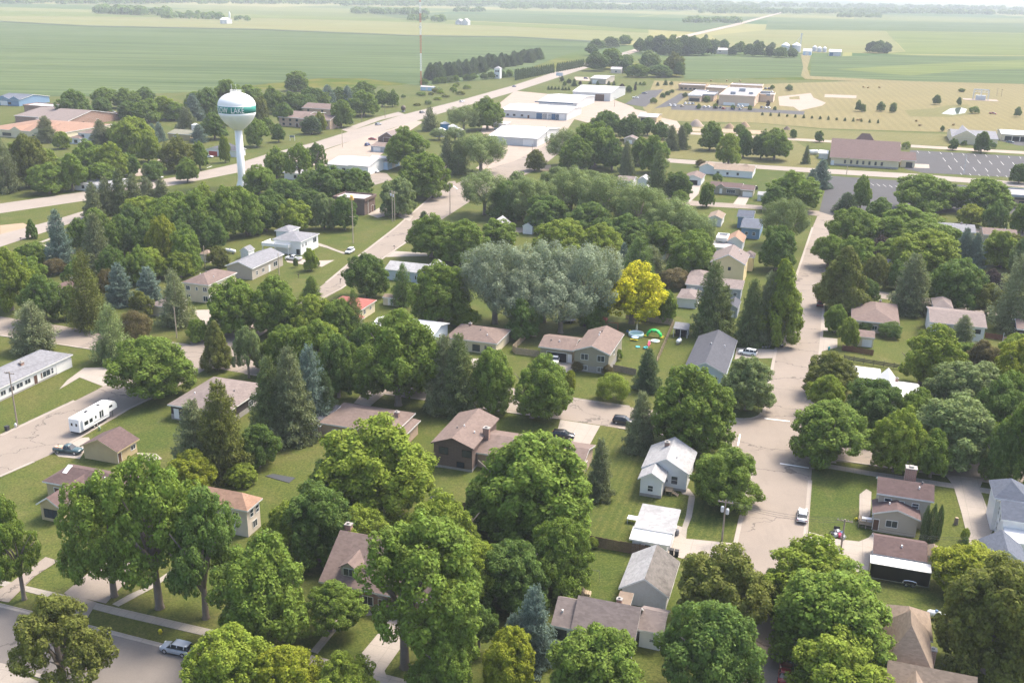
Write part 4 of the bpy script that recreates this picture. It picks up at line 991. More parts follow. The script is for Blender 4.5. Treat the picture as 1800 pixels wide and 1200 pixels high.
('W', 772, 246, 224, 34, 'm', 'before the storage tanks, near one'),
('W', 800, 250, 222, 36, 'm', 'before the storage tanks, far one'),
]
for a in T_:
    if a: tree(*a)
# young trees along the business strip and the clinic lots: individually planted
k = 0
for (x, yb, yt, wp, tn, kd) in [(964, 158, 151, 5, 'f', 'F'), (970, 158, 151, 5, 'f', 'F'), (976, 158, 152, 5, 'f', 'F'), (982, 158, 152, 5, 'f', 'F'), (989, 159, 152, 5, 'f', 'F'), (994, 159, 153, 5, 'f', 'F'), (1000, 159, 152, 5, 'f', 'F'),
        (988, 144, 133, 8, 'k', 'D'), (1000, 148, 138, 10, 'k', 'D'), (1009, 152, 138, 10, 'f', 'F'), (992, 152, 142, 8, 'g', 'D'), (1020, 150, 142, 7, 'p', 'D'), (1037, 149, 142, 6, 'f', 'F'), (1050, 150, 142, 6, 'f', 'F'), (1070, 150, 142, 6, 'f', 'F'), (1079, 150, 142, 6, 'f', 'F'),
        (1093, 158, 147, 11, 'p', 'D'), (1106, 163, 150, 13, 'd', 'D'), (1116, 160, 148, 6, 'p', 'D'), (1118, 150, 143, 5, 'f', 'F'), (1125, 150, 144, 5, 'd', 'F'), (1132, 151, 143, 8, 'l', 'D'), (1156, 151, 144, 6, 'k', 'F'), (1170, 150, 140, 8, 'f', 'F'), (1180, 150, 143, 8, 'd', 'D'),
        (1165, 172, 163, 10, 'd', 'D'), (1173, 168, 160, 10, 'd', 'D'), (1181, 164, 157, 10, 'd', 'D'), (1149, 182, 171, 13, 'l', 'D'), (1204, 172, 162, 10, 'f', 'D'), (1242, 180, 168, 14, 'g', 'D'), (1228, 192, 182, 8, 'g', 'D'), (1257, 191, 182, 9, 'g', 'D'), (1262, 182, 175, 6, 'p', 'D'), (1290, 182, 174, 5, 'p', 'D'), (1288, 193, 184, 9, 'g', 'D'), (1320, 183, 176, 6, 'p', 'D'), (1318, 194, 185, 9, 'g', 'D'), (1349, 188, 176, 8, 'p', 'D'), (1362, 194, 187, 7, 'g', 'D'), (1343, 174, 168, 6, 'f', 'F'),
        (1357, 158, 149, 9, 'g', 'D'), (1387, 160, 148, 13, 'm', 'D'), (1508, 196, 175, 12, 'm', 'D'), (1516, 197, 182, 12, 'm', 'D'), (1548, 196, 178, 15, 'm', 'D'), (1569, 198, 180, 14, 'm', 'D'), (1646, 184, 166, 15, 'm', 'D'), (1685, 186, 170, 9, 'm', 'D'), (1690, 162, 155, 14, 'g', 'D'), (1788, 206, 187, 13, 'm', 'D'), (1712, 200, 186, 20, 'g', 'U')]:
    nm = {'f': 'a small dark green spruce', 'k': 'a small blackish shade tree', 'p': 'a small purple leaved tree', 'g': 'a small green shade tree', 'd': 'a small dark shade tree', 'l': 'a small light green tree', 'm': 'a pale wild willow'}[tn]
    where = 'planted by the white workshops and the highway' if x < 1160 else ('planted round the clinic car park' if x < 1400 else 'growing wild by the meadow pond')
    tree(kd, x, yb, yt, wp, tn, '', None, f'{nm[2:]} {where}', nm[2:] + 's ' + where, small=True)
for i in range(15):
    x, y = 1340 + i * 14.5, 203 + i * 1.0; tree('F' if i % 3 else 'D', x, y, y - 5.5 - (i % 3), 4.5, 'f', '', None, 'tiny sapling in the row across the hay meadow', 'saplings in the meadow row', small=True)
# windbreaks and farm groves beyond the town: every tree an object of its own
rs = random.Random(5)
for i in range(52):
    t = i / 51; x = 752 + 195 * t + rs.uniform(-4, 4); yb = 141 - 37 * t ** 1.2 + rs.uniform(-9, 3) * (1 - t * .5); tree('F', x, yb, yb - rs.uniform(22, 28) * (1 - .2 * t), 19, 'k', '', None, 'dark spruce of the thick windbreak beside the highway', 'windbreak spruces beside the highway', small=True)
for i in range(14): tree('D', 748 + i * 14.5 + rs.uniform(-5, 5), 149 - i * 1.3, 138 - i * 1.6, 16, 'gdgm'[i % 4], '', None, 'low bush at the foot of the thick windbreak', 'bushes below the windbreak', small=True)
for i in range(30):
    t = i / 29; x = 907 + 118 * t; y = 141.5 - 24 * t
    if i == 17: continue
    tree('V', x, y, y - 21 + 6 * t, 6.2, 'k', '', None, 'columnar evergreen of the tight clipped row beside the highway', 'columnar evergreens beside the highway', small=True)
def grove(lab, grp, spots, tones, kinds='D'):
    for i, (x, yb, yt, wp) in enumerate(spots): tree(kinds[i % len(kinds)], x, yb, yt, wp, tones[i % len(tones)], '', None, lab, grp, small=True)
grove('large shade tree of the farmstead where the highway bends', 'farmstead trees at the highway bend', [(1048, 125, 90, 40), (1075, 122, 83, 44), (1098, 128, 103, 34), (1140, 128, 88, 44), (1120, 136, 112, 40), (1160, 136, 112, 44), (1185, 134, 90, 36), (1194, 136, 108, 22), (1102, 112, 95, 26), (1050, 86, 68, 30), (1075, 84, 64, 34), (1098, 80, 61, 26), (1040, 98, 76, 26)], 'dgdmgdo')
grove('tree of the dense wood on the far side of the highway', 'wood beyond the highway', [(1125, 92, 66, 26), (1142, 95, 62, 30), (1160, 96, 60, 34), (1180, 97, 60, 34), (1200, 97, 61, 32), (1218, 98, 62, 32), (1236, 98, 64, 28), (1248, 97, 68, 24), (1150, 94, 72, 28), (1190, 98, 74, 30), (1225, 98, 76, 28), (1170, 97, 78, 30), (1208, 98, 80, 26)], 'ddkgd')
grove('tree sheltering the farmyard with the grain bins', 'trees by the grain bin farmyard', [(1272, 88, 68, 20), (1288, 98, 80, 20), (1300, 96, 72, 24), (1318, 99, 76, 24), (1335, 100, 72, 26), (1352, 100, 78, 22), (1372, 102, 82, 26), (1392, 102, 84, 24), (1258, 84, 68, 16), (1330, 84, 70, 14), (1241, 68, 60, 7), (1358, 84, 74, 12), (1385, 92, 78, 16)], 'dkgd')
grove('tree of the lone round clump in the bean field', 'lone clump in the bean field', [(1532, 93, 72, 22), (1545, 93.5, 70, 24), (1558, 93, 73, 20), (1540, 94, 78, 22), (1552, 94, 78, 22)], 'kd')
# scrub below the mast
for i in range(34):
    x, y = 690 + rs.uniform(0, 1) * 180, 150 + rs.uniform(0, 40)
    if (y - 150) > (880 - x) * .30 or y < 158 - (x - 700) * .08: continue
    tree('U', x, y, y - rs.uniform(5, 9), rs.uniform(9, 20), 'gmlo'[i % 4], '', None, 'wild scrub bush in the rough ground below the mast', 'scrub below the mast')
# the wooded ridge on the horizon reads as one mass
def woodland(name, x0, y0, x1, y1, n, hh, seed, kindm='D'):
    rs2 = np.random.RandomState(seed); C, NN, S = [], [], []
    a, b = at(x0, y0), at(x1, y1)
    for i in range(n):
        t = rs2.uniform(0, 1); p = a.lerp(b, t); off = rs2.uniform(0, 1) * (1 if n > 200 else .3); dirn = Vector((p.x, p.y, 0)).normalized()
        p = p + dirn * off * 500; h = hh * rs2.uniform(.6, 1.15); m = 42; d = rnd(rs2, m); d[:, 2] = np.abs(d[:, 2])
        C.append(np.array([p.x, p.y, h * .25]) + d * np.array([h * .7, h * .7, h * .75])); NN.append(d + rnd(rs2, m) * .4); S.append(rs2.uniform(.16, .3, m) * h)
    C, NN, S = map(np.concatenate, (C, NN, S)); me = leafmesh(name, C, NN, S, .8, LEAF, rs2)
    o = link(name, me, None, TONE['d']); tag(o, None, None, None, 'stuff'); return o
for i, q in enumerate([(1204, 41.5, 1300, 42, 46, 15), (1475, 31.5, 1547, 32.2, 46, 15), (170, 24.5, 296, 30, 70, 20), (288, 33.5, 390, 36.5, 44, 15), (410, 38, 440, 38.2, 10, 10), (620, 25, 750, 28, 70, 17), (722, 38.5, 780, 39.5, 24, 14), (800, 22, 850, 22, 20, 16), (-100, 8, 250, 8.5, 260, 22), (250, 8, 640, 9, 300, 22), (600, 12, 1000, 13, 300, 20), (880, 17, 1330, 20, 330, 22), (1230, 25, 1560, 25.5, 240, 18), (1500, 24, 1900, 29, 300, 20), (500, 3, 1250, 8, 400, 24), (1150, 10, 1900, 22, 420, 24), (-100, 1, 700, 2, 380, 24)]):
    woodland('far_woodland', *q, 40 + i)
# ================================================================= buildings
RF = dict(brown=shingle('roof_brown', (.16, .118, .103)), rose=shingle('roof_rose_brown', (.168, .125, .107)), dkbrown=shingle('roof_dark_brown', (.108, .073, .068)), tan=shingle('roof_tan', (.215, .165, .125)), grey=shingle('roof_grey', (.19, .19, .203)),
          lgrey=shingle('roof_light_grey', (.31, .305, .305), .6), navy=shingle('roof_charcoal', (.075, .077, .09), .1), blue=shingle('roof_blue_grey', (.10, .112, .14), .1), salmon=shingle('roof_salmon', (.29, .18, .125)), orange=shingle('roof_orange', (.25, .155, .11)), red=shingle('roof_red', (.27, .095, .08), .15),
          taupe=shingle('roof_taupe', (.19, .155, .142)), patched=shingle('roof_patched', (.135, .122, .11), 1.3, .8), white=simple('roof_white_metal', (.60, .59, .58), .5, .05), metal=simple('roof_pale_metal', (.40, .365, .355), .5, .08), flat=simple('roof_gravel', (.27, .26, .26), .9, .15, .3), gtan=shingle('roof_grey_green', (.19, .185, .14)))
WL = dict(white=simple('siding_white', (.70, .70, .69), .6, .05, .8, None, .3, 0, (2.2, .12)), cream=simple('siding_cream', (.62, .54, .38), .7, .06, .8, None, .3, 0, (2.2, .12)), tan=simple('siding_tan', (.44, .35, .20), .7, .08, .8, None, .3, 0, (2.2, .15)), yellow=simple('siding_yellow', (.66, .53, .29), .7, .05, .8, None, .3, 0, (2.2, .12)),
          olive=simple('siding_olive', (.30, .27, .20), .7, .07, .8, None, .3, 0, (2.2, .15)), taupe=simple('siding_taupe', (.40, .35, .29), .7, .07, .8, None, .3, 0, (2.2, .15)), dark=simple('siding_dark', (.05, .04, .045), .7, .2, .8, None, .3, 0, (2.2, .15)), ltblue=simple('siding_pale_blue', (.50, .56, .62), .7, .06, .8, None, .3, 0, (2.2, .12)),
          blue=simple('siding_blue', (.17, .27, .40), .7, .08, .8, None, .3, 0, (2.2, .15)), grey=simple('siding_grey', (.30, .32, .36), .7, .08, .8, None, .3, 0, (2.2, .15)), peeling=simple('siding_peeling', (.62, .62, .62), .8, .2, 3.0, (.42, .38, .34), .2, 0, (2.2, .35, 1.5)), pink=simple('stucco_pinkish', (.60, .52, .44), .8, .06), stucco=simple('stucco_warm', (.58, .44, .33), .85, .06),
          brick=brick('brick_red', (.30, .15, .10), (.24, .115, .08), (.36, .31, .27)), dkbrick=brick('brick_dark_brown', (.135, .085, .065), (.10, .062, .05), (.17, .13, .11)), tanbrick=brick('brick_tan', (.40, .27, .18), (.33, .21, .14), (.45, .38, .3)), metal=simple('sheet_steel_white', (.52, .52, .52), .45, .08, .3, None, .4, 0, (.7, .12)), bluesteel=simple('sheet_steel_blue', (.03, .09, .17), .5, .1), palesteel=simple('sheet_steel_pale_blue', (.45, .58, .72), .5, .06))
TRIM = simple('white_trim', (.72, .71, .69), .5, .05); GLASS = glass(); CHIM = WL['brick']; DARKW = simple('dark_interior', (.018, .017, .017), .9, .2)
DOORW = simple('panel_door_white', (.72, .71, .69), .5, .05, 1, None, .3, 0, (1.1, .2)); FOUND = simple('foundation_block', (.30, .28, .26), .9, .15); WOOD = simple('weathered_wood', (.27, .22, .165), .9, .2, 2.5); VENT = simple('vent_metal', (.16, .15, .15), .6, .2)
BROWND = simple('brown_door', (.10, .05, .035), .6, .1); REDD = simple('red_door', (.45, .06, .05), .6, .1, 1, None, .3, 0, (1.1, .2)); BLUED = simple('blue_door', (.05, .12, .22), .6, .1)
def frame(A, B, h, depth, free=False):
    """eave rectangle from two picture corners at height h: origin, unit vectors, length, depth"""
    a, b = at(A[0], A[1], h), at(B[0], B[1], h); d = b - a
    if free: u = d.normalized()
    else:
        k = max((E1, -E1, E2, -E2), key=lambda e: e.dot(d)); u = k
    v = Vector((-u.y, u.x, 0)); L = d.dot(u)
    D = depth if not isinstance(depth, tuple) else (at(depth[0], depth[1], h) - a).dot(v)
    a.z = 0
    return a, u, v, L, abs(D)
def block(root, A, B, depth, h, rise, roof, wall, rmat, wins=(), ov=.45, ridge='x', free=False, chim=(), vents=0, found=0.0, cross=None, trim=None, base=0.0, rmat2=None):
    a, u, v, L, D = frame(A, B, h, depth, free); org = a - Vector(root.location)
    org.z = 0
    T = lambda p: org + u * p[0] + v * p[1] + Vector((0, 0, p[2]))
    sl = rise / (D / 2 if ridge == 'x' else L / 2) if roof != 'shed' else rise / D
    if roof == 'hip': sl = rise / (min(L, D) / 2)
    if roof == 'flat': sl = 0
    wt = h + sl * ov - .03
    x0, x1, y0, y1 = ov, L - ov, ov, D - ov
    mb = MB()
    def pent(c): return mb.poly([T(p) for p in c])
    gx, gy = roof == 'gable' and ridge == 'x', roof == 'gable' and ridge == 'y'
    pk = h + rise - .05
    zf, zb = (wt, wt)
    if roof == 'shed': zb = h + sl * (D - ov) - .03
    pent([(x0, y0, base), (x1, y0, base), (x1, y0, zf)] + ([(L / 2, y0, pk)] if gy else []) + [(x0, y0, zf)])
    pent([(x1, y1, base), (x0, y1, base), (x0, y1, zb)] + ([(L / 2, y1, pk)] if gy else []) + [(x1, y1, zb)])
    pent([(x1, y0, base), (x1, y1, base), (x1, y1, zb)] + ([(x1, D / 2, pk)] if gx else []) + [(x1, y0, zf)])
    pent([(x0, y1, base), (x0, y0, base), (x0, y0, zf)] + ([(x0, D / 2, pk)] if gx else []) + [(x0, y1, zb)])
    wobj = mb.build('wall', WL[wall], root)
    if found:
        fb = MB(); fb.box(x0 - .03, x1 + .03, y0 - .03, y1 + .03, -.1, found, T); fb.build('foundation', FOUND, root)
    # roof
    z = h; r = h + rise; t = .2
    if gx: tops = [[(0, 0, z), (L, 0, z), (L, D / 2, r), (0, D / 2, r)], [(0, D / 2, r), (L, D / 2, r), (L, D, z), (0, D, z)]]; per = [(0, 0, z), (L, 0, z), (L, D / 2, r), (L, D, z), (0, D, z), (0, D / 2, r)]
    elif gy: tops = [[(0, 0, z), (L / 2, 0, r), (L / 2, D, r), (0, D, z)], [(L / 2, 0, r), (L, 0, z), (L, D, z), (L / 2, D, r)]]; per = [(0, 0, z), (L / 2, 0, r), (L, 0, z), (L, D, z), (L / 2, D, r), (0, D, z)]
    elif roof == 'hip':
        m = min(L, D) / 2; per = [(0, 0, z), (L, 0, z), (L, D, z), (0, D, z)]
        if L >= D: p, q = (m, D / 2, r), (L - m, D / 2, r); tops = [[per[0], per[1], q, p], [per[1], per[2], q], [per[2], per[3], p, q], [per[3], per[0], p]]
        else: p, q = (L / 2, m, r), (L / 2, D - m, r); tops = [[per[0], per[1], p], [per[1], per[2], q, p], [per[2], per[3], q], [per[3], per[0], p, q]]
    elif roof == 'shed': per = [(0, 0, z), (L, 0, z), (L, D, r), (0, D, r)]; tops = [per]
    else: per = [(0, 0, z), (L, 0, z), (L, D, z), (0, D, z)]; tops = [per]
    mb = MB(); up_ = Vector((0, 0, t)); lo = Vector((0, 0, -.06))
    for fi, f in enumerate(tops):
        q = [T(p) for p in f]
        if len({tuple(round(c, 3) for c in w) for w in q}) < 3: continue
        mb.poly([w + up_ for w in q], 2 if rmat2 and fi == 1 else 0); mb.poly([w + lo for w in q][::-1], 1)
    for i in range(len(per)):
        p, q = T(per[i]), T(per[(i + 1) % len(per)]); mb.poly([p + lo, q + lo, q + up_, p + up_], 1)
    robj = mb.build('roof', [RF[rmat], trim or TRIM] + ([RF[rmat2]] if rmat2 else []), root)
    if roof == 'flat':
        pb = MB()
        for (a0, a1, b0, b1) in ((-.02, L + .02, -.02, .35), (-.02, L + .02, D - .35, D + .02), (-.02, .35, .35, D - .35), (L - .35, L + .02, .35, D - .35)): pb.box(a0, a1, b0, b1, h - .35, h + .75, T)
        pb.build('parapet', trim or WL[wall], root)
    def zr(x, y):
        if gx: return h + rise * (1 - abs(y - D / 2) / (D / 2))
        if gy: return h + rise * (1 - abs(x - L / 2) / (L / 2))
        if roof == 'hip': return h + min(rise, sl * min(x, L - x, y, D - y))
        if roof == 'shed': return h + sl * y
        return h
    for c in chim:
        fx, fy, ht = c[0], c[1], c[2]; s = c[3] if len(c) > 3 else .45; x, y = fx * L, fy * D; z0 = zr(x, y)
        cb = MB(); zb_ = 0 if (fx < 0 or fx > 1 or fy < 0 or fy > 1) else z0 - .3
        cb.box(x - s, x + s, y - s * .8, y + s * .8, zb_, z0 + ht, T); ch = cb.build('chimney', CHIM, robj)
        cc = MB(); cc.box(x - s - .08, x + s + .08, y - s * .8 - .08, y + s * .8 + .08, z0 + ht + .003, z0 + ht + .15, T); cc.box(x - s * .4, x + s * .4, y - s * .4, y + s * .4, z0 + ht + .15, z0 + ht + .4, T); cc.build('chimney_cap', FOUND, robj)
    rv = random.Random(int(abs(A[0] * 7 + A[1])))
    for k in range(vents):
        x, y = L * rv.uniform(.2, .8), D * rv.uniform(.2, .8); z0 = zr(x, y); vb = MB(); vb.tube([T((x, y, z0)), T((x, y, z0 + .55))], .14, 8); vb.build('roof_vent', VENT if k % 2 else TRIM, robj)
    if cross:   # a small gable set in the roof slope: fraction along x, width, height
        for fx, wd, hh in cross:
            xc = fx * L; yr = hh / sl if sl else 1; mb = MB()
            q = [T((xc - wd / 2, -.05, h + .05)), T((xc + wd / 2, -.05, h + .05)), T((xc, -.05, h + hh)), T((xc, yr + .3, h + hh))]
            e0, e1 = T((xc - wd / 2, .4, h + .25)), T((xc + wd / 2, .4, h + .25))
            mb.poly([q[0] + up_, q[2] + up_, q[3] + up_, e0], 0); mb.poly([q[2] + up_, q[1] + up_, e1, q[3] + up_], 0); mb.poly([q[0], q[1], q[1] + up_, q[2] + up_, q[0] + up_], 1)
            mb.build('cross_gable', [RF[rmat], WL[wall]], robj)
    side = {'f': ((x0, y0), (1, 0), (0, -1), x1 - x0), 'r': ((x1, y0), (0, 1), (1, 0), y1 - y0), 'b': ((x1, y1), (-1, 0), (0, 1), x1 - x0), 'l': ((x0, y1), (0, -1), (-1, 0), y1 - y0)}
    for wn in wins:
        s, fr, zb_, ww, wh = wn[:5]; kd = wn[5] if len(wn) > 5 else 'w'
        (px, py), (dx, dy), (nx, ny), ln = side[s]; c = fr * ln
        def Q(p, px=px, py=py, dx=dx, dy=dy, nx=nx, ny=ny): return T((px + dx * p[0] + nx * p[1], py + dy * p[0] + ny * p[1], p[2]))
        l, rr, b, tt = c - ww / 2, c + ww / 2, zb_, zb_ + wh; m = MB(); e = .09
        if kd in 'wk':
            m.box(l - e, rr + e, .012, .075, b - e, b, Q); m.box(l - e, rr + e, .012, .075, tt, tt + e, Q); m.box(l - e, l, .012, .075, b, tt, Q); m.box(rr, rr + e, .012, .075, b, tt, Q)
            if ww > 1.1:
                for k in range(1, max(2, int(ww / .85))): xm = l + ww * k / max(2, int(ww / .85)); m.box(xm - .035, xm + .035, .012, .07, b, tt, Q)
            else: m.box(l, rr, .012, .065, (b + tt) / 2 - .03, (b + tt) / 2 + .03, Q)
            fo = m.build('window', TRIM if kd == 'w' else DARKW, root); g_ = MB(); g_.box(l, rr, .008, .03, b, tt, Q); g_.build('pane', GLASS, fo)
        else:
            mt = {'d': DOORW, 'g': DOORW, 'G': DARKW, 'B': BROWND, 'R': REDD, 'U': BLUED, 's': TRIM}[kd]  # open garages get a near-black panel, the inside shade in its colour
            m.box(l, rr, .006, .05, b, tt, Q); o = m.build({'d': 'door', 'B': 'door', 'g': 'garage_door', 'G': 'garage_shade_panel', 'R': 'garage_door', 'U': 'garage_door', 's': 'shutter'}[kd], mt, root)
            f = MB(); f.box(l - .1, l - .003, .006, .07, b, tt + .1, Q); f.box(rr + .003, rr + .1, .006, .07, b, tt + .1, Q); f.box(l - .003, rr + .003, .006, .07, tt + .003, tt + .1, Q)
            if kd != 's': f.build('door_frame', TRIM, o)
    return T, robj
def house(name, label, cat, blocks, group=None):
    b0 = blocks[0]; a, u, v, L, D = frame(b0['A'], b0['B'], b0['h'], b0['depth'], b0.get('free', False)); c = a + u * L / 2 + v * D / 2
    root = thing(name, label, cat, (c.x, c.y, 0), 0, group); out = []
    for b in blocks: out.append(block(root, **b))
    return root, out
def bk(A, B, depth, h, rise, roof, wall, rmat, wins=(), **k): return dict(A=A, B=B, depth=depth, h=h, rise=rise, roof=roof, wall=wall, rmat=rmat, wins=wins, **k)
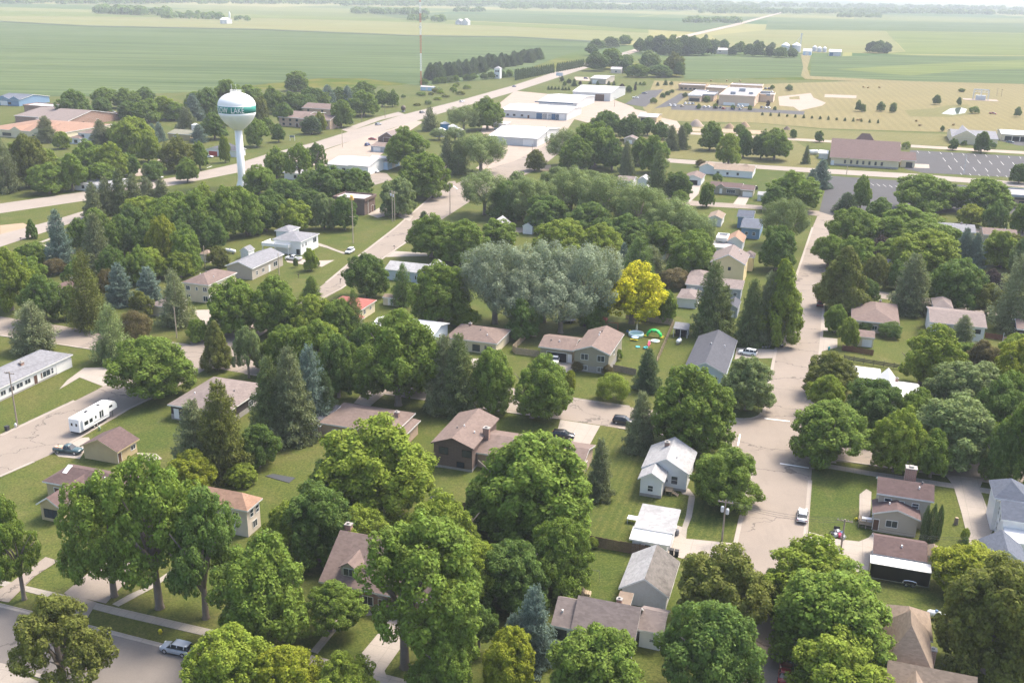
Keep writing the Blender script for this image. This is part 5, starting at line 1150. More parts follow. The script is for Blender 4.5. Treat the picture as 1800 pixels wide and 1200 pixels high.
HS = [
# ---- lower half
('house', 'long pale house with grey hip roof beside the parked camper trailer street', 'house', [bk((-14, 690), (150, 627), 9.5, 3.0, 2.0, 'hip', 'white', 'grey', [('f', .90, .1, 4.9, 2.2, 'g'), ('f', .66, .8, 2.4, 1.3), ('f', .60, .8, .5, 1.3, 'B'), ('f', .74, .8, .6, 1.3), ('f', .52, .2, 1, 2, 'B'), ('f', .42, 1.1, 1.6, 1.0), ('f', .32, 1.1, 1.8, 1.0), ('f', .22, 1.1, 1.6, 1.0), ('f', .12, 1.1, 1.4, 1.0)], chim=[(.50, .35, .7)], vents=2, found=.4)]),
('house', 'taupe roofed house with black upper walls behind dark spruces', 'house', [bk((294, 712), (412, 718), 17, 3.2, 2.3, 'hip', 'dark', 'taupe', [('r', .15, 1.1, 1.3, 1.3), ('r', .6, 1.0, 1.6, 1.2), ('f', .1, .3, 1, 2.1, 'd')], found=1.2, vents=2)]),
('garage', 'tan gabled garage with brown roof beside the blue pickup', 'garage', [bk((140, 785), (201, 800), (244, 772), 2.5, 2.0, 'gable', 'tan', 'dkbrown', [('r', .8, 1.1, 1.2, .9), ('r', .1, .2, .9, 1.9, 'B'), ('l', .5, .05, 4.5, 2.1, 'g')], ridge='y', trim=WL['tan'])]),
('house', 'tan house with dark brown roof, skylight and gabled front window', 'house', [bk((74, 847), (196, 873), (101, 812), 3.2, 1.7, 'hip', 'tan', 'dkbrown', [('f', .15, .3, 1.0, 2, 'B')], vents=1), bk((63, 887), (108, 893), 11, 2.9, 1.6, 'gable', 'tan', 'dkbrown', [('f', .52, .7, 2.6, 1.5, 'k')], ridge='y')]),
('house', 'two storey pinkish house with salmon roof behind the big ash trees', 'house', [bk((330, 880), (431, 903), (465, 877), 5.0, 1.8, 'hip', 'pink', 'salmon', [('r', .35, 3.2, .9, 1.3), ('r', .8, 3.2, .9, 1.2), ('r', .55, .9, 1.2, 1.2), ('f', .8, 3.1, 1, 1.2), ('f', .4, 3.1, 1, 1.2), ('f', .6, .2, 3.5, 2.1, 'g')])]),
('house', 'steep roofed brown house with dormer and two brick chimneys under a great tree', 'house', [bk((560, 1023), (762, 1063), (612, 934), 3.3, 4.6, 'gable', 'brick', 'brown', [('f', .08, .9, 1.5, 1.4), ('f', .42, .9, 1.6, 1.4), ('f', .7, .9, 1.6, 1.4), ('f', .55, .1, 1.0, 2.1, 'B')], chim=[(.03, .62, 1.4, .5), (.62, .40, 2.0, .55)]),
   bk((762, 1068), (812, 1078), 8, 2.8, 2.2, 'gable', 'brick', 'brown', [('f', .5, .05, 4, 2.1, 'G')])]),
('house', 'low house with brown hip roof and charcoal lean-to at its end', 'house', [bk((560, 744), (690, 766), (603, 708), 3.0, 1.5, 'hip', 'tanbrick', 'rose', [('f', .2, .9, 1.4, 1.1), ('f', .6, .9, 1.6, 1.1)], vents=2, chim=[(.86, .62, 1.1)]), bk((538, 746), (563, 750), (572, 716), 2.6, .8, 'shed', 'tanbrick', 'navy', [('f', .55, .05, 1.0, 2.1, 'd')]), bk((690, 768), (708, 771), (728, 738), 2.8, .7, 'hip', 'tanbrick', 'rose')]),
('house', 'dark brown split-level house with brick chimney and long low wing', 'house', [bk((757, 779), (834, 789), (805, 726), 4.9, 1.6, 'gable', 'dkbrick', 'rose', [('f', .26, 3.0, 1.7, 1.3, 'k'), ('f', .86, 3.0, 1.7, 1.3, 'k'), ('f', .7, .7, 1.4, 1.0, 'k')], ridge='y', vents=3, chim=[(1.02, .45, 1.7, .6)], found=.5, trim=WL['dkbrick']), bk((834, 796), (1028, 817), (872, 757), 3.0, 1.6, 'gable', 'tanbrick', 'rose', [('f', .2, .9, 1.6, 1.2), ('f', .45, .9, 1.6, 1.2), ('f', .7, .9, 1.2, 1.2), ('r', .5, .05, .9, 2, 'B'), ('b', .15, .05, 4.6, 2.2, 'g')], vents=2)]),
('house', 'small white house with weathered grey roof at the crossroads lawn', 'house', [bk((1127, 823), (1211, 838), (1140, 783), 3.6, 2.5, 'gable', 'white', 'lgrey', [('f', .72, 1.3, 1.1, 1.5), ('f', .55, 1.5, .3, .5), ('r', .3, 1.2, 1.0, 1.3), ('r', .7, 1.2, 1.0, 1.3)], ridge='y', vents=1, chim=[(.40, .66, .9)], found=.5), bk((1121, 842), (1168, 848), 4.5, 3.4, 1.5, 'gable', 'white', 'lgrey', [('f', .48, 1.2, .9, 1.1)], ridge='y', found=.6)]),
('garage', 'white garage with grey roof and wide white awning', 'garage', [bk((1114, 928), (1184, 940), (1121, 890), 3.2, .6, 'shed', 'white', 'lgrey', [('r', .3, .1, .9, 2.0, 'd'), ('r', .7, 1.1, .8, .8)]), bk((1106, 948), (1176, 961), 3.1, 2.5, .6, 'shed', 'white', 'white', [('f', .46, 1.0, 1.0, .9), ('r', .5, .1, .8, 1.9, 'd')])]),
('garage', 'old garage with patched dark roof and peeling white boards', 'garage', [bk((1087, 1035), (1177, 1049), (1107, 973), 2.5, 2.4, 'gable', 'peeling', 'lgrey', [('f', .14, 1.0, 1.0, .9, 'k'), ('r', .6, .05, 4.4, 2.1, 'g')], ridge='y', rmat2='patched')]),
('house', 'long white house with brown roof along the bottom of the lawn', 'house', [bk((1003, 1106), (1116, 1129), (1016, 1052), 3.2, 3.0, 'gable', 'white', 'taupe', [('f', .3, 1.0, 1.4, 1.2), ('f', .75, 1.0, 1.4, 1.2)], chim=[(.62, .72, 1.0, .35)]), bk((968, 1100), (1006, 1108), (982, 1048), 3.0, 2.4, 'gable', 'white', 'taupe', [('f', .42, .9, 1.5, 1.5, 'k')], vents=1), bk((1118, 1107), (1166, 1117), 6, 2.9, 1.5, 'gable', 'white', 'taupe', [('f', .6, 1.2, .6, .4)]), bk((1082, 1064), (1107, 1069), 3, 2.4, .5, 'shed', 'white', 'tan')]),
('house', 'two storey taupe house with dark brown roof and massive brick chimney', 'house', [bk((1541, 868), (1642, 883), (1545, 841), 5.6, 1.7, 'gable', 'taupe', 'dkbrown', [('f', .18, 3.8, 1.0, 1.1), ('f', .45, 4.3, .8, .4), ('f', .72, 3.8, 1.0, .9)], chim=[(.60, 1.02, 3.0, .9)], vents=2), bk((1533, 903), (1619, 917), 5.2, 3.4, 1.3, 'gable', 'taupe', 'dkbrown', [('f', .42, 1.3, 1.8, 1.2), ('l', .4, 1.1, 1.2, 1.2), ('f', .06, .3, .9, 2, 'B')], ridge='y', vents=1)]),
('garage', 'dark brown roofed garage between drive and black cargo trailer', 'garage', [bk((1534, 974), (1630, 990), (1536, 938), 2.8, 1.5, 'gable', 'taupe', 'dkbrown', [('l', .5, .05, 4.8, 2.2, 'g')], vents=1)]),
('shed', 'small shed with pinkish hip roof against the brown garage', 'shed', [bk((1631, 978), (1653, 981), 3.6, 2.3, .9, 'hip', 'olive', 'tan', [('f', .3, .1, .8, 1.8, 'd'), ('f', .7, .1, .8, 1.8, 'd')], ov=.2)]),
('house', 'tall white house with steep slate blue gables beside the stained driveway', 'house', [bk((1760, 914), (1850, 930), (1746, 880), 5.2, 1.9, 'gable', 'white', 'blue', [('l', .2, 3.6, .8, 1.5), ('l', .55, 3.4, .8, 1.5), ('l', .8, 1.0, .8, 1.5), ('l', .3, 1.0, .8, 1.5), ('f', .2, 1.2, 1, 1.3)]), bk((1747, 876), (1812, 886), 7, 6.2, 2.2, 'hip', 'white', 'blue'), bk((1768, 952), (1850, 966), 4, 3.2, .5, 'shed', 'white', 'white', [('f', .2, .6, .8, 1.3, 'k'), ('f', .55, .6, .8, 1.3, 'k')])]),
('garage', 'white garage with broad blue grey gable roof below the tall white house', 'garage', [bk((1727, 986), (1808, 1002), (1714, 948), 2.9, 2.4, 'gable', 'white', 'blue', [('f', .5, .8, 1, 1)], ridge='y')]),
('house', 'brown house with steep pyramid roof and brick chimney at the bottom corner', 'house', [bk((1548, 1172), (1642, 1188), 10, 4.5, 4.8, 'hip', 'ltblue', 'tan', chim=[(1.04, .62, .4, .45)], cross=None), bk((1552, 1112), (1640, 1127), (1552, 1063), 3.2, 2.4, 'hip', 'ltblue', 'tan', [('f', .2, 1, .9, 1.2), ('f', .8, 1, .9, 1.2)]), bk((1556, 1216), (1716, 1246), (1562, 1168), 4.2, 2.6, 'gable', 'ltblue', 'tan', [('f', .3, 1, 1, 1)], cross=[(.32, 4.5, 2.2)])]),
# ---- middle
('house', 'house with charcoal gable roof beside the white parked SUV', 'house', [bk((1201, 650), (1276, 660), (1224, 591), 3.1, 2.3, 'gable', 'ltblue', 'navy', [('f', .72, 1.0, 1.9, 1.2), ('f', .3, 1.0, 1.3, 1.2), ('r', .5, 1.0, 1.3, 1.1)], ridge='y', vents=3)]),
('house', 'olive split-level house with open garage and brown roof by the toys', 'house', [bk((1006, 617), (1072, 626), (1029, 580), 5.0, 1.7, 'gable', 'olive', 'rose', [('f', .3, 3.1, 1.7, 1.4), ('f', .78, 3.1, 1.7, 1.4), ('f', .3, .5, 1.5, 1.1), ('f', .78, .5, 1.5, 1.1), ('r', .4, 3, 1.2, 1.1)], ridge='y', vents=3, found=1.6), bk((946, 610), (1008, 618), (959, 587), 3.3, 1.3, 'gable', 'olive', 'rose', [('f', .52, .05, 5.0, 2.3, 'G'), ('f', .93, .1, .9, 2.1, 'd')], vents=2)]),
('house', 'cream house with wide rosy brown hip roof by the short drive', 'house', [bk((782, 594), (871, 608), (897, 580), 3.0, 1.9, 'hip', 'cream', 'rose', [('f', .6, .5, 1.8, 1.6, 'k'), ('f', .85, .1, 1.8, 2.0, 'k'), ('f', .3, .9, 1.6, 1.2, 'k')], vents=3, chim=[(.3, .62, .7, .35)])]),
('house', 'pale blue house with white metal roof behind the crown of a great ash', 'house', [bk((646, 580), (765, 590), (783, 568), 3.2, 1.4, 'gable', 'ltblue', 'white', [('f', .1, 1.0, 1.2, 1.2), ('f', .7, 1.0, 1.2, 1.2), ('r', .5, 1, 1.0, 1.2)])]),
('house', 'cream house with bright red roof between pines', 'house', [bk((572, 539), (633, 547), (662, 528), 3.2, 1.5, 'hip', 'cream', 'red', [('r', .7, 1.6, 1.0, .7), ('r', .3, 1.4, 1.0, 1), ('f', .85, .1, 1, 2, 'd')]), bk((566, 577), (604, 583), 12, 3.0, 1.2, 'gable', 'cream', 'red', [('r', .2, 1.0, 1.4, 1.1)], ridge='y')]),
('shed', 'low cream shed on the lawn by the dark round tree', 'shed', [bk((672, 523), (699, 527), 3.5, 2.2, .5, 'gable', 'cream', 'tan', [('f', .5, .1, 1.4, 1.8, 'd')], ov=.15)]),
('house', 'pale blue house with pale grey gabled roof behind the round dark tree', 'house', [bk((675, 474), (745, 484), (690, 460), 3.2, 1.6, 'gable', 'ltblue', 'lgrey', [('f', .8, 1, 1.4, 1.2), ('f', .3, 1, 1.4, 1.2)]), bk((728, 482), (762, 487), 12, 3.2, 2.0, 'gable', 'ltblue', 'lgrey', [('f', .5, 1, 1.4, 1.2)], ridge='y')]),
('house', 'white house with grey hip roofs and a raised white deck', 'house', [bk((478, 421), (527, 427), (559, 411), 4.6, 1.4, 'hip', 'white', 'grey', [('r', .8, 2.4, 2.2, 1.6, 'w'), ('r', .3, 2.6, .8, 1.1), ('r', .5, 2.0, 1.0, 2.1, 'd'), ('f', .9, .3, 1.2, 1.6, 'k'), ('r', .12, 2.6, .7, 1.0)]), bk((482, 406), (510, 408), 8, 4.8, 1.2, 'hip', 'white', 'grey')]),
('house', 'beige house with long slate grey roof beside the white deck', 'house', [bk((395, 468), (431, 479), (497, 447), 3.6, 1.7, 'gable', 'taupe', 'grey', [('r', .75, 1.0, 2.2, 1.5), ('r', .35, 1.0, 1.2, 1.2), ('r', .15, 1.0, 1.0, 1.2), ('r', .55, .1, 1.0, 2.1, 'd')], ridge='y')]),
('house', 'two storey cream and brick house with brown hip roof', 'house', [bk((319, 497), (366, 503), (428, 481), 5.4, 1.8, 'hip', 'cream', 'brown', [('f', .16, 3.4, 1.2, 1.2), ('f', .52, 3.6, .6, .8), ('f', .85, 3.4, 1.2, 1.2), ('f', .15, .6, 1.2, 1.3), ('f', .85, .6, 1.4, 1.4), ('r', .1, .1, 2.5, 2.1, 'g'), ('r', .4, 3.4, 1.4, 1.1)], vents=3), bk((366, 500), (370, 501), 5, 2.6, .2, 'flat', 'white', 'white')]),
('garage', 'small tan garage with taupe hip roof behind a dusty pine', 'garage', [bk((261, 537), (298, 542), (345, 528), 2.9, 1.6, 'hip', 'cream', 'taupe', [('f', .9, 1.0, .8, 1.0, 'k'), ('r', .5, .1, 4.4, 2.1, 'g')])]),
('house', 'house with red brown roof half hidden by pines', 'house', [bk((84, 512), (115, 517), (148, 503), 4.4, 2.0, 'gable', 'cream', 'dkbrown', [('r', .25, 2.6, 1.8, 1.3), ('r', .65, 2.8, .8, .9), ('r', .9, 2.6, .9, 1.6), ('r', .3, .4, 1.2, 1.0), ('r', .7, .4, 1.2, 1.0)], ridge='y', chim=[(.55, .8, .7)])]),
('shed', 'beige garden shed with hip roof by the power pole', 'shed', [bk((348, 447), (366, 450), 4.2, 2.5, 1.1, 'hip', 'taupe', 'tan', [('f', .4, .1, 1.6, 1.9, 'd'), ('r', .5, 1.0, .8, .7)], ov=.2)]),
('shed', 'white shed with grey gable roof at the slate roof end', 'shed', [bk((421, 441), (436, 443), 4, 2.6, 1.2, 'gable', 'white', 'grey', [('f', .5, .1, 1, 1.9, 'd')], ov=.2, ridge='y')]),
('shed', 'grey white shed in the shade of the grove', 'shed', [bk((219, 459), (231, 461), 4, 2.4, 1.0, 'gable', 'white', 'lgrey', [('f', .5, .1, 1, 1.9, 'd')], ov=.2, ridge='y')]),
('house', 'pale house mostly hidden in trees at the far edge of the left hand street', 'house', [bk((22, 458), (52, 462), 9, 3.0, 1.5, 'hip', 'white', 'lgrey', [('f', .5, 1, 1.4, 1.2), ('f', .85, 1, 1, 1.2)])]),
('house', 'brown hip roofed cottage behind round clipped bushes', 'house', [bk((1496, 563), (1582, 573), (1508, 529), 3.0, 1.9, 'hip', 'taupe', 'brown', [('f', .5, .9, 1.2, 1.1), ('f', .8, .9, 1.2, 1.1), ('f', .2, .9, 1.2, 1.1)], chim=[(.62, .88, .7, .3)])]),
('shed', 'flat brown roofed shed below the hip roofed cottage', 'shed', [bk((1507, 592), (1538, 596), 6, 2.6, .8, 'gable', 'cream', 'brown', [('f', .6, .1, 2.2, 1.9, 'd')], ov=.25)]),
('house', 'white two storey house with long taupe roof and open yard', 'house', [bk((1634, 567), (1734, 574), (1637, 540), 5.0, 1.5, 'gable', 'white', 'taupe', [('f', .88, 3.3, 1.2, 1.0, 'k'), ('f', .3, 3.3, 1.2, 1.0), ('f', .6, 3.3, 1.2, 1.0)]), bk((1640, 540), (1676, 543), 9, 5, 1.5, 'hip', 'white', 'taupe')]),
('house', 'charcoal walled house with brown roof cut by the picture edge', 'house', [bk((1787, 579), (1850, 587), (1789, 563), 3.2, 1.5, 'gable', 'dark', 'brown', [('f', .1, 1.0, 1, 1.1), ('l', .5, 1, 1.2, 1.1)])]),
('garage', 'low garage with plain white metal roof by the rail fence', 'garage', [bk((1492, 662), (1548, 668), (1492, 643), 2.8, .9, 'gable', 'cream', 'white', [('f', .5, .05, 4.5, 2.1, 'g')])]),
('house', 'white house with crossing white metal roofs', 'house', [bk((1555, 697), (1616, 705), (1560, 669), 3.3, 1.6, 'gable', 'white', 'white', [('f', .3, 1, 1, 1.2), ('r', .5, 1, 1, 1.2)], chim=[(.35, .62, 1.0, .3)]), bk((1546, 688), (1578, 692), 10, 3.4, 2.2, 'gable', 'white', 'white', ridge='y')]),
('garage', 'white garage with taupe roof beside dark bins near the spruces', 'garage', [bk((1189, 524), (1226, 528), (1192, 508), 2.7, 1.2, 'hip', 'white', 'taupe', [('f', .5, .05, 4.2, 2.0, 'g')], ov=.3)]),
('house', 'yellow gabled house with big taupe roof above grey lower wings', 'house', [bk((1248, 461), (1309, 471), (1262, 443), 7.0, 2.8, 'gable', 'yellow', 'taupe', [('f', .16, 5.0, 1.2, .9, 'k'), ('f', .56, 5.0, .7, .9, 'k'), ('r', .5, 4, 1.2, 1.2)], ridge='y', vents=2), bk((1204, 500), (1305, 510), 6.5, 3.4, 1.1, 'shed', 'grey', 'taupe', [('f', .72, 1.3, 1.2, 1.0), ('f', .9, 1.3, 1.0, 1.0), ('f', .12, .6, 1.0, 1.8, 'd')]), bk((1208, 487), (1245, 491), 8, 4.0, 1.3, 'hip', 'grey', 'taupe'), bk((1306, 452), (1326, 455), 6, 4.6, 1.3, 'hip', 'yellow', 'taupe')]),
('shed', 'dark green grey shed roof between the tall spruces', 'shed', [bk((1276, 541), (1298, 543), 8, 2.8, 1.0, 'gable', 'grey', 'navy', [('f', .5, .1, 1, 1.9, 'd')], ov=.25, ridge='y')]),
# ---- upper right
('house', 'small white house with orange brown roof and flat grey annex', 'house', [bk((1276, 425), (1306, 430), (1280, 413), 3.6, 2.0, 'gable', 'white', 'salmon', [('f', .35, 1.8, .8, 1.0, 'k')], ridge='y'), bk((1258, 421), (1277, 424), 8, 4.2, .3, 'flat', 'white', 'flat', [('f', .45, 2.3, 1.0, 1.0, 'k')]), bk((1246, 434), (1284, 438), 7, 2.6, .5, 'shed', 'white', 'metal')]),
('garage', 'tan roofed garage with white doors on the gravel lane', 'garage', [bk((1243, 384), (1269, 388), (1247, 374), 3.0, 1.3, 'gable', 'white', 'tan', [('f', .3, .1, 2.6, 2.1, 'g'), ('f', .7, .1, 2.6, 2.1, 'g')], ridge='y')]),
('house', 'blue house with dark slate roofs half behind a tree', 'house', [bk((1301, 400), (1338, 402), (1303, 383), 4.0, 1.5, 'gable', 'blue', 'blue', [('f', .3, 1.4, 1, 1.1), ('f', .7, 1.4, 1, 1.1)]), bk((1295, 381), (1325, 383), 9, 4.4, 1.8, 'gable', 'blue', 'blue', [('f', .4, 2, 1.4, 1.0)])]),
('house', 'brown ranch house with bay window and attached garage', 'house', [bk((1247, 328), (1302, 336), (1250, 321), 3.2, 1.4, 'gable', 'olive', 'dkbrown', [('f', .35, .4, 1.0, 2.1, 'd'), ('f', .68, .9, 3.6, 1.5), ('f', .1, .9, 1.2, 1.2)], cross=[(.35, 4.0, 1.3)]), bk((1301, 334), (1325, 337), (1304, 325), 3.0, 1.2, 'gable', 'olive', 'dkbrown', [('f', .55, .1, 4.0, 2.1, 'g')])]),
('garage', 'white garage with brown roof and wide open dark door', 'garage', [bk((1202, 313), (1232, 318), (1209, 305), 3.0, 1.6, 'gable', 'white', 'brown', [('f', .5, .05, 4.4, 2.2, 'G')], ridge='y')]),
('house', 'white L shaped ranch house with tan roof on the green lawn', 'house', [bk((1254, 298), (1324, 304), (1262, 288), 3.2, 1.5, 'gable', 'white', 'tan', [('f', .2, .2, .9, 2.1, 'd'), ('f', .35, 1.1, .9, 1.0, 'k'), ('f', .62, 1.1, .9, 1.1, 'k'), ('f', .1, 1.1, 1.2, 1.1, 'k')]), bk((1228, 294), (1256, 298), 9, 3.2, 1.9, 'gable', 'white', 'tan', [], ridge='y'), bk((1294, 298), (1325, 301), 9, 3.2, 2.2, 'hip', 'white', 'tan')]),
('shed', 'low grey roofed shed beside the white ranch lawn', 'shed', [bk((1331, 343), (1352, 345), 6, 2.6, 1.0, 'gable', 'white', 'lgrey', [('f', .5, .1, 2, 1.9, 'd')], ov=.2)]),
('house', 'tan roofed white house behind the last silver maples', 'house', [bk((1083, 318), (1112, 321), (1090, 311), 3.4, 1.5, 'gable', 'white', 'taupe', [('f', .3, 1, 1.1, 1.1), ('f', .7, 1, 1.1, 1.1)])]),
('shed', 'tall narrow white garage beside the tall pointed spruce', 'shed', [bk((1120, 317), (1138, 319), 8, 3.6, 1.6, 'gable', 'white', 'lgrey', [('f', .5, .1, 2.6, 2.2, 'g')], ov=.2, ridge='y')]),
('house', 'small dark gabled house behind the silver poplars', 'house', [bk((858, 396), (888, 399), (866, 389), 3.6, 2.4, 'gable', 'white', 'lgrey', [('r', .5, 1.2, 1, 1.1), ('f', .4, 1.2, 1, 1.1)], ridge='y')]),
('shed', 'white shed deep among the silver maples', 'shed', [bk((918, 398), (936, 400), 5, 2.8, 1.2, 'gable', 'white', 'lgrey', [('f', .5, .1, 1.8, 2, 'd')], ov=.2, ridge='y')]),
('shed', 'low cream shed behind the bright round tree', 'shed', [bk((1158, 443), (1172, 445), 5, 2.6, .9, 'gable', 'cream', 'lgrey', [('f', .5, .1, 1.8, 2, 'd')], ov=.2)]),
('shed', 'pale roof behind the round tree near the yellow house', 'shed', [bk((1170, 472), (1196, 475), 6, 2.6, .9, 'gable', 'white', 'lgrey', [('f', .5, .1, 1.8, 2, 'd')], ov=.2)]),
('house', 'half hidden grey roof behind the great street tree', 'house', [bk((1512, 470), (1570, 477), (1516, 452), 3.2, 1.6, 'gable', 'white', 'grey', [('f', .7, .6, 1.6, 1.6, 'k'), ('f', .3, 1, 1.2, 1.2)])]),
('house', 'long grey roofed ranch among trees by the upper lane', 'house', [bk((1653, 405), (1716, 410), (1658, 392), 3.2, 1.5, 'gable', 'taupe', 'grey', [('f', .3, 1, 1.4, 1.2), ('f', .7, 1, 1.4, 1.2)], chim=[(.62, .5, .5, .3)], vents=2)]),
('house', 'brown roofed ranch adjoining the grey roofed one', 'house', [bk((1728, 413), (1790, 418), (1732, 401), 3.2, 1.4, 'gable', 'taupe', 'brown', [('f', .3, 1, 1.4, 1.2), ('f', .7, 1, 1.4, 1.2)], vents=1)]),
('school', 'flat grey school building with dark window bands at the lot edge', 'school', [bk((1768, 344), (1860, 350), 18, 5.0, .3, 'flat', 'tanbrick', 'flat', [('f', .12, 1.0, 2.0, 2.0, 'k'), ('f', .32, 1.0, 2.0, 2.0, 'k'), ('f', .52, 1.0, 2.0, 2.0, 'k'), ('f', .2, 3.6, 8, .7, 'k')], trim=WL['grey'])]),
('church', 'church with one vast brown roof and row of small windows', 'church', [bk((1458, 277), (1583, 283), (1456, 252), 4.0, 6.5, 'gable', 'cream', 'dkbrown', [('f', .03, .1, 1.6, 2.4, 's')] + [('f', .215 + .09 * i, 1.4, .9, 1.7, 'k') for i in range(7)], ov=.8, trim=WL['cream'], found=.9), bk((1582, 282), (1611, 283.5), 14, 3.6, 2.6, 'shed', 'cream', 'dkbrown', [('f', .6, .1, 3.0, 2.6, 'k')], ov=.6), bk((1500, 252), (1540, 253.5), 8, 6, 5.2, 'hip', 'cream', 'dkbrown')]),
('shed', 'low white lean-to at the end of the church', 'shed', [bk((1439, 270), (1456, 271), 9, 2.8, .6, 'shed', 'white', 'white', [('f', .4, .1, 2, 2, 's')], ov=.15)]),
('senior_centre', 'cream hall with grey roof and gabled front in the dry meadow', 'hall', [bk((1673, 241), (1755, 245), (1677, 229), 4.0, 2.6, 'gable', 'cream', 'grey', [('f', .1, .8, 1.8, 1.4, 'k'), ('f', .3, .8, 1.8, 1.4, 'k'), ('f', .82, .8, 1.8, 1.4, 'k')], cross=[(.3, 15, 4.2)])]),
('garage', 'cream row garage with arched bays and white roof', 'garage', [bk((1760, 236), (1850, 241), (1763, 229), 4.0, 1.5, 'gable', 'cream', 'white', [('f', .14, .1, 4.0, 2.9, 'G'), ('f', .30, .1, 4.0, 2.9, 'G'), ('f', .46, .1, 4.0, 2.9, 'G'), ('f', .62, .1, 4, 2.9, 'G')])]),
('clinic', 'wide flat roofed clinic with pale stucco blocks and dark glazing', 'clinic', [bk((1263, 168), (1327, 172), (1285, 153.5), 7.5, .3, 'flat', 'stucco', 'flat', [('f', .3, .2, 9, 2.2, 's'), ('f', .7, .2, 9, 2.2, 's')]), bk((1209, 168), (1232, 169.5), (1218, 159), 4.8, .3, 'flat', 'stucco', 'flat', [('f', .5, .4, 8, 2.4, 'k')], trim=TRIM), bk((1233, 167), (1255, 168.5), 26, 5.0, .3, 'flat', 'stucco', 'flat', [('f', .3, .3, 4, 2.2, 'k')], trim=WL['grey']), bk((1192, 150), (1240, 152), 18, 4.5, .3, 'flat', 'tanbrick', 'flat', [('f', .12, 1.2, 2, 1.2, 'k'), ('f', .28, 1.2, 2, 1.2, 'k'), ('f', .46, 1.2, 2, 1.2, 'k'), ('f', .62, 1.2, 2, 1.2, 'k')]), bk((1240, 155), (1275, 157), 30, 5.5, .3, 'flat', 'stucco', 'flat', [], trim=WL['tanbrick']), bk((1334, 167), (1360, 169), 20, 5.6, .3, 'flat', 'stucco', 'flat', []), bk((1283, 150), (1340, 152), 20, 7.2, .3, 'flat', 'stucco', 'flat', [])]),
# ---- works yards
('workshop', 'long white workshop with blue panels facing the gravel yard', 'workshop', [bk((880, 193), (1003, 197), (886, 181), 5.0, 1.6, 'gable', 'metal', 'white', [('f', .62, .1, 7.5, 4.0, 'U'), ('f', .7, .1, 6.5, 3.9, 'g'), ('f', .8, .1, 8.0, 4.0, 'U'), ('f', .9, .1, 6.5, 3.9, 'g'), ('f', .1, 1.2, 1.6, 1.2, 'k'), ('f', .2, 1.2, 1.6, 1.2, 'k'), ('f', .32, 1.2, 1.6, 1.2, 'k'), ('f', .42, .1, 1.4, 2.2, 'B')])]),
('workshop', 'white workshop with blue band behind the long one', 'workshop', [bk((946, 178), (1016, 181), (950, 164), 5.2, 2.2, 'gable', 'metal', 'white', [('f', .4, 4.2, 30, .7, 'U'), ('r', .5, .1, 6, 4.0, 'g')])]),
('workshop', 'tall white steel hall with one brown door', 'workshop', [bk((1006, 161), (1077, 163), (1012, 149), 6.5, 2.6, 'gable', 'metal', 'white', [('f', .72, .1, 7.5, 5.2, 'B')]), bk((1060, 158), (1079, 160), 16, 5.8, 1.4, 'gable', 'metal', 'white', [], ridge='y')]),
('workshop', 'white machine shed with arched door at the street end', 'workshop', [bk((858, 239), (944, 245), (868, 219), 4.6, 2.6, 'gable', 'metal', 'white', [('f', .82, .1, 6, 3.6, 'g'), ('r', .5, .1, 5, 3.4, 'g')]), bk((866, 218), (888, 220), 10, 3.6, .6, 'shed', 'metal', 'metal')]),
('workshop', 'small grey steel building by the highway bend', 'workshop', [bk((1037, 138), (1065, 139.5), (1041, 132), 5.0, 1.2, 'gable', 'taupe', 'metal', [('f', .3, .1, 5, 3.6, 'g')])]),
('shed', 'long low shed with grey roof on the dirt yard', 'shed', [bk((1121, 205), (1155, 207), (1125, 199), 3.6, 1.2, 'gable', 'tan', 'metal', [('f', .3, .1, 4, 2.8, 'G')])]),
('shed', 'small brown shed half hidden above the grove', 'shed', [bk((1096, 244), (1117, 246), 8, 3, 1.4, 'gable', 'taupe', 'taupe', [('f', .5, .1, 2.5, 2.2, 'd')], ridge='y')]),
('office', 'row of white joined offices with pink metal roofs', 'office', [bk((572, 289), (622, 294), (582, 272), 3.6, 1.8, 'gable', 'white', 'metal', [('f', .25, .1, 3.0, 2.4, 'k'), ('f', .6, 1.0, 1.6, 1.3, 'k'), ('f', .85, 1, 1.2, 1.2, 'k')]), bk((612, 291), (644, 295), (625, 276), 4.2, 2.2, 'gable', 'white', 'metal', [('f', .3, .3, 1.8, 2.0, 'k'), ('f', .8, .2, 1, 2, 'B')]), bk((643, 283), (679, 287), (652, 274), 3.8, 1.6, 'gable', 'palesteel', 'metal', [('r', .5, .1, 4, 3, 'g')])]),
('quonset_hut', 'brown rounded quonset hut beside the highway frontage', 'hut', [bk((664, 242), (692, 245), 22, 2.4, 3.4, 'gable', 'dkbrick', 'taupe', [('f', .5, .1, 4, 2.6, 'B')], ridge='y', ov=.1), bk((650, 257), (686, 260), 9, 3.0, .8, 'shed', 'grey', 'rose', [('f', .3, .1, 4, 2.3, 'd')])]),
('brick_building', 'flat brown brick box at the street with one door', 'building', [bk((641, 353), (672, 345), 14, 6.0, .3, 'flat', 'dkbrick', 'metal', [('f', .72, .1, 2.0, 2.6, 'B'), ('f', .95, .4, .9, 1.8, 'k'), ('f', .35, .1, .3, 5.6, 'B')])]),
('shed', 'low white roofed building below the lawn sign', 'shed', [bk((470, 292), (516, 297), 12, 3, 1.2, 'gable', 'white', 'metal', [('f', .3, 1, 1.2, 1.2, 'k'), ('f', .7, 1, 1.2, 1.2, 'k')])]),
('shed', 'pale annex half hidden before the white office row', 'shed', [bk((497, 304), (560, 311), 9, 3, 1.2, 'gable', 'white', 'lgrey', [('f', .3, 1, 1.2, 1.2, 'k'), ('f', .7, 1, 1.2, 1.2, 'k')])]),
